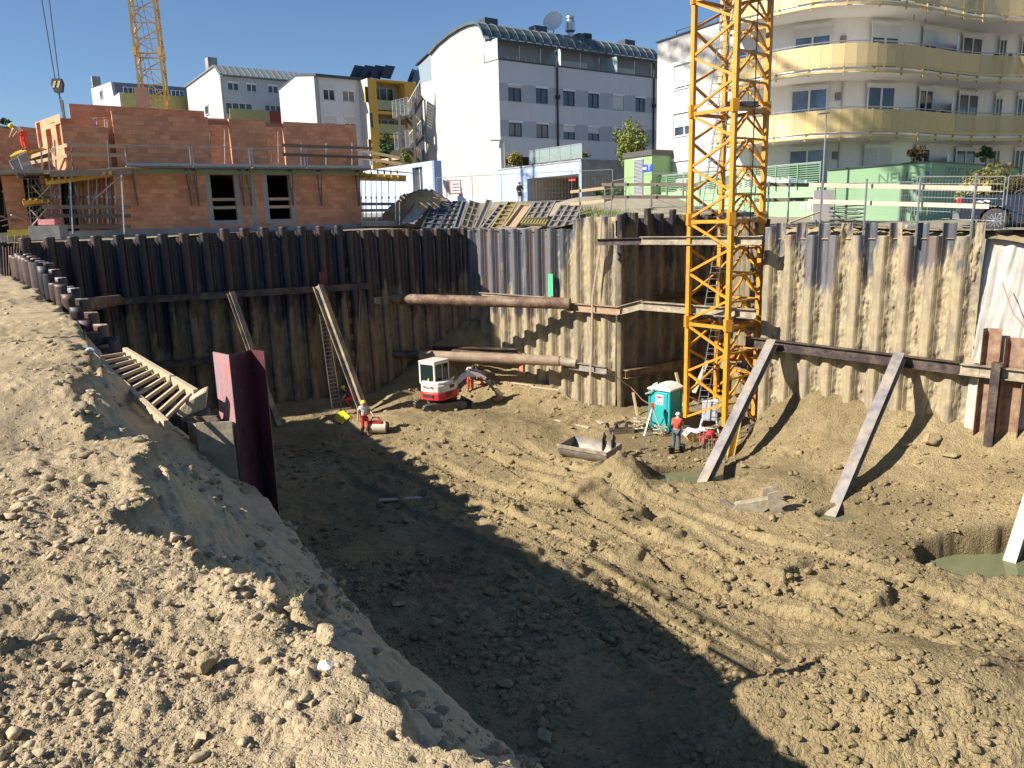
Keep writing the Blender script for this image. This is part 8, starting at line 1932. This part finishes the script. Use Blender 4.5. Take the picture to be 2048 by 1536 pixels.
# ------------------------------------------------------------------ plants
def leaf_mat(name, a, c): 
    m, N, L, B = nt(name); g = N.new('ShaderNodeNewGeometry').outputs['Position']
    L.new(ramp(N, L, noise(N, L, g, 3.5, 5, .7), [(.3, a), (.7, c)]), B.inputs['Base Color']); B.inputs['Roughness'].default_value = .6; B.inputs['Specular IOR Level'].default_value = .3
    B.inputs['Subsurface Weight'].default_value = 0; return m
M_leafy = leaf_mat('fresh_leaf', (.10, .14, .025), (.26, .28, .05)); M_leafd = leaf_mat('dark_leaf', (.02, .05, .012), (.06, .11, .025)); M_leafr = leaf_mat('reddish_leaf', (.06, .04, .02), (.12, .09, .03)); M_leaft = leaf_mat('yellow_leaf', (.20, .18, .04), (.34, .28, .07))
M_bark = pm('bark', (.14, .1, .07), (.09, .07, .05), 8, .9)
def foliage(c, rad, n_, size, seed, clumps=14, shell=.55, up=.3):
    r = np.random.default_rng(seed); c = np.array(c, float); rad = np.array(rad, float)
    cc = r.normal(size=(clumps, 3)); cc /= np.linalg.norm(cc, axis=1)[:, None]; cc *= r.uniform(.15, .85, (clumps, 1)); cr = r.uniform(.22, .42, clumps)
    k = r.integers(clumps, size=n_); d = r.normal(size=(n_, 3)); d /= np.linalg.norm(d, axis=1)[:, None]
    p = cc[k]+d*(cr[k]*r.uniform(shell, 1, n_))[:, None]; p = p*rad+c
    nrm = d+r.normal(size=(n_, 3))*.7+np.array([0, 0, up]); nrm /= np.linalg.norm(nrm, axis=1)[:, None]
    a_ = np.cross(nrm, r.normal(size=(n_, 3))); a_ /= np.linalg.norm(a_, axis=1)[:, None]; b_ = np.cross(nrm, a_)
    s = (size*r.uniform(.6, 1.4, n_))[:, None]
    V = np.stack([p-a_*s, p+b_*s*.45, p+a_*s, p-b_*s*.45], 1).reshape(-1, 3); F = np.arange(n_*4).reshape(-1, 4); return V, F
def plant(name, label, cat, base, rad, n_, size, mat, seed, trunk=.08, limbs=6, trh=.4, group=None, clumps=14):
    base = Vector(base); t = thing(name, label, cat, base, group=group); ctr = base+Vector((0, 0, trh+rad[2]))
    V, F = foliage(ctr, rad, n_, size, seed, clumps); V = V-np.array(base)
    npmesh('crown' if name == 'tree' else 'foliage', V, F, mat, smooth=False, parent=t)
    r = random.Random(seed); b = MB(); tp = ctr+Vector((0, 0, rad[2]*.3)); b.tube(base-Vector((0, 0, .2)), ctr, trunk, 8, trunk*.6); b.tube(ctr, tp, trunk*.6, 6, trunk*.2)
    for k in range(limbs):
        s = base.lerp(ctr, .35+.6*r.random()); e = ctr+Vector((r.uniform(-.8, .8)*rad[0], r.uniform(-.8, .8)*rad[1], r.uniform(-.3, .8)*rad[2])); b.tube(s, e, trunk*.45, 5, trunk*.12)
    b.build('trunk' if name == 'tree' else 'stem', M_bark, t)
def onst(px, py, D): p = at(px, py, D); return p
p = onst(1262, 348, 57.5); plant('tree', 'light green young tree beside the green kiosk', 'tree', (p.x, p.y, p.z-.3), (1.45, 1.4, 2.1), 3300, .10, M_leafy, 3, .09, 26, .1, clumps=30)
p = onst(771, 318, 72); plant('shrub', 'dark green conical shrub below the metal staircase', 'shrub', (p.x, p.y, p.z-.5), (1.0, 1.0, 1.25), 2200, .12, M_leafd, 4, .06, 6, .1)
p = onst(813, 326, 75); plant('shrub', 'yellowish shrub right of the staircase posts', 'shrub', (p.x, p.y, p.z-.5), (.7, .7, 1.0), 900, .12, M_leafy, 5, .05, 5, .1)
p = onst(1035, 337, 67); plant('shrub', 'olive shrub on the garage roof left of the glass railing', 'shrub', (p.x, p.y, p.z), (1.0, .7, .7), 900, .11, M_leaft, 6, .04, 12, .05)
for i, x in enumerate((1072, 1098, 1124, 1149)):
    p = WG.px(x, 325, -.8); plant('hedge_bush', ['hedge bush behind the glass railing, leftmost', 'hedge bush behind the glass railing, second from left', 'hedge bush behind the glass railing, third from left', 'hedge bush behind the glass railing, rightmost'][i], 'bush', (p.x, p.y, gt+.1), (.72, .45, .42), 700, .07, M_leaft, 20+i, .03, 4, .02)
for i, (x, y, D) in enumerate([(1195, 402, 58), (1222, 398, 57), (1245, 396, 56.5)]):
    p = onst(x, y, D); plant('shrub', ['dark bush at the foot of the concrete ramp wall, left', 'dark bush at the foot of the concrete ramp wall, middle', 'dark bush left of the green kiosk'][i], 'shrub', (p.x, p.y, p.z-.5), (.9, .6, .7), 1100, .09, M_leafd, 30+i, .03, 4, .05)
p = onst(1990, 395, 34); plant('shrub', 'large yellow-green shrub in front of the shaded green wall', 'shrub', (p.x, p.y, -.9), (1.9, 1.2, 1.25), 5200, .08, M_leaft, 41, .05, 14, .3, clumps=26)
p = onst(1950, 430, 34.5); plant('shrub', 'dark green shrub beside the tail of the pickup truck', 'shrub', (p.x, p.y, -.95), (1.3, .9, .9), 3200, .07, M_leafd, 42, .05, 8, .1, clumps=20)
for i, (x, y, mt, rr) in enumerate([(1832, 322, M_leafr, .62), (1972, 320, M_leafd, .55)]):
    p = onst(x, y+2, 42.5); plant('potted_bush', ['round reddish bush above the kink of the green wall', 'round green bush above the shaded green wall'][i], 'bush', (p.x, p.y, p.z-.05), (rr, rr, rr*.8), 1500, .06, mt, 50+i, .03, 4, .02)
for i, (x, y, D, rr, mt) in enumerate([(1888, 130, 48.3, .45, M_leafd), (1990, 118, 49.6, .35, M_leaft), (2018, 118, 49.8, .25, M_leafd), (2045, 125, 50, .4, M_leafd), (1865, 228, 47.6, .3, M_leafd), (1885, 234, 48.3, .3, M_leafd), (1632, 6, 45.4, .35, M_leafr), (1735, 2, 45.4, .3, M_leafd), (1830, 12, 46, .5, M_leaft), (1852, 20, 47, .4, M_leafd)]):
    p = onst(x, y, D); plant('potted_plant', ['palm-like potted plant on the middle balcony at the frosted screen', 'tall straw-coloured plant on the middle balcony', 'slim conical plant on the middle balcony', 'dark plant on the middle balcony at the right edge', 'left small plant on the lower balcony rail', 'right small plant on the lower balcony rail', 'bare reddish plant on the top balcony panel', 'small green plant on the top balcony', 'pale bushy plant on the top balcony', 'dark plant on the top balcony where it curves inward'][i], 'plant', (p.x, p.y, p.z-rr), (rr, rr, rr*1.1), 500, .07, mt, 60+i, .025, 4, .02, clumps=8)
p = onst(12, 262, 70); plant('tree', 'green treetop above the left brick wall', 'tree', (p.x, p.y, p.z-4), (1.9, 1.6, 1.2), 1800, .14, M_leafd, 90, .15, 6, 2.6)
# grass tufts on the bank beside the panels
def grass(pts, seed, n_, hgt, name, label):
    r = np.random.default_rng(seed); V = []; F = []
    for k in range(n_):
        (x0, y0, x1, y1) = pts[r.integers(len(pts))]; px, py = r.uniform(x0, x1), r.uniform(y0, y1); D = 46+(450-py)/50*8
        p = at(px, py, D); a_ = r.uniform(0, 6.28); h_ = hgt*r.uniform(.5, 1.3); dx, dy = math.cos(a_)*.02, math.sin(a_)*.02; lx, ly = r.normal()*.1, r.normal()*.1
        z = min(p.z, sz(p.x, p.y)+.15); n0 = len(V); V += [(p.x-dx, p.y-dy, z), (p.x+dx, p.y+dy, z), (p.x+lx, p.y+ly, z+h_)]; F.append((n0, n0+1, n0+2))
    o = npmesh(name, V, F, leaf_mat('grass_blade', (.08, .12, .02), (.2, .24, .05)), smooth=False); tag(o, label, 'grass', kind='stuff')
grass([(1030, 402, 1070, 420), (1150, 412, 1300, 432), (1000, 400, 1050, 412)], 5, 5200, .3, 'grass', 'short green grass on the bank edge above the rear walls')
r3 = np.random.default_rng(9); V = []; F = []
for k in range(160):
    cx_, cy_ = [(-5.2, 6.9), (-4.9, 6.2), (-1.1, 3.75), (-1.35, 1.95)][k % 4]; x, y = cx_+r3.normal()*.08, cy_+r3.normal()*.08; z = float(bank_z(np.array([x]), np.array([y]))[0][0]); a_ = r3.uniform(0, 6.28); n0 = len(V)
    V += [(x-.003*math.cos(a_), y-.003*math.sin(a_), z), (x+.003*math.cos(a_), y+.003*math.sin(a_), z), (x+r3.normal()*.03, y+r3.normal()*.03, z+r3.uniform(.02, .07))]; F.append((n0, n0+1, n0+2))
tag(npmesh('grass', V, F, M_leafy, smooth=False), 'tiny green grass shoots on the near gravel bank', 'grass', kind='stuff')
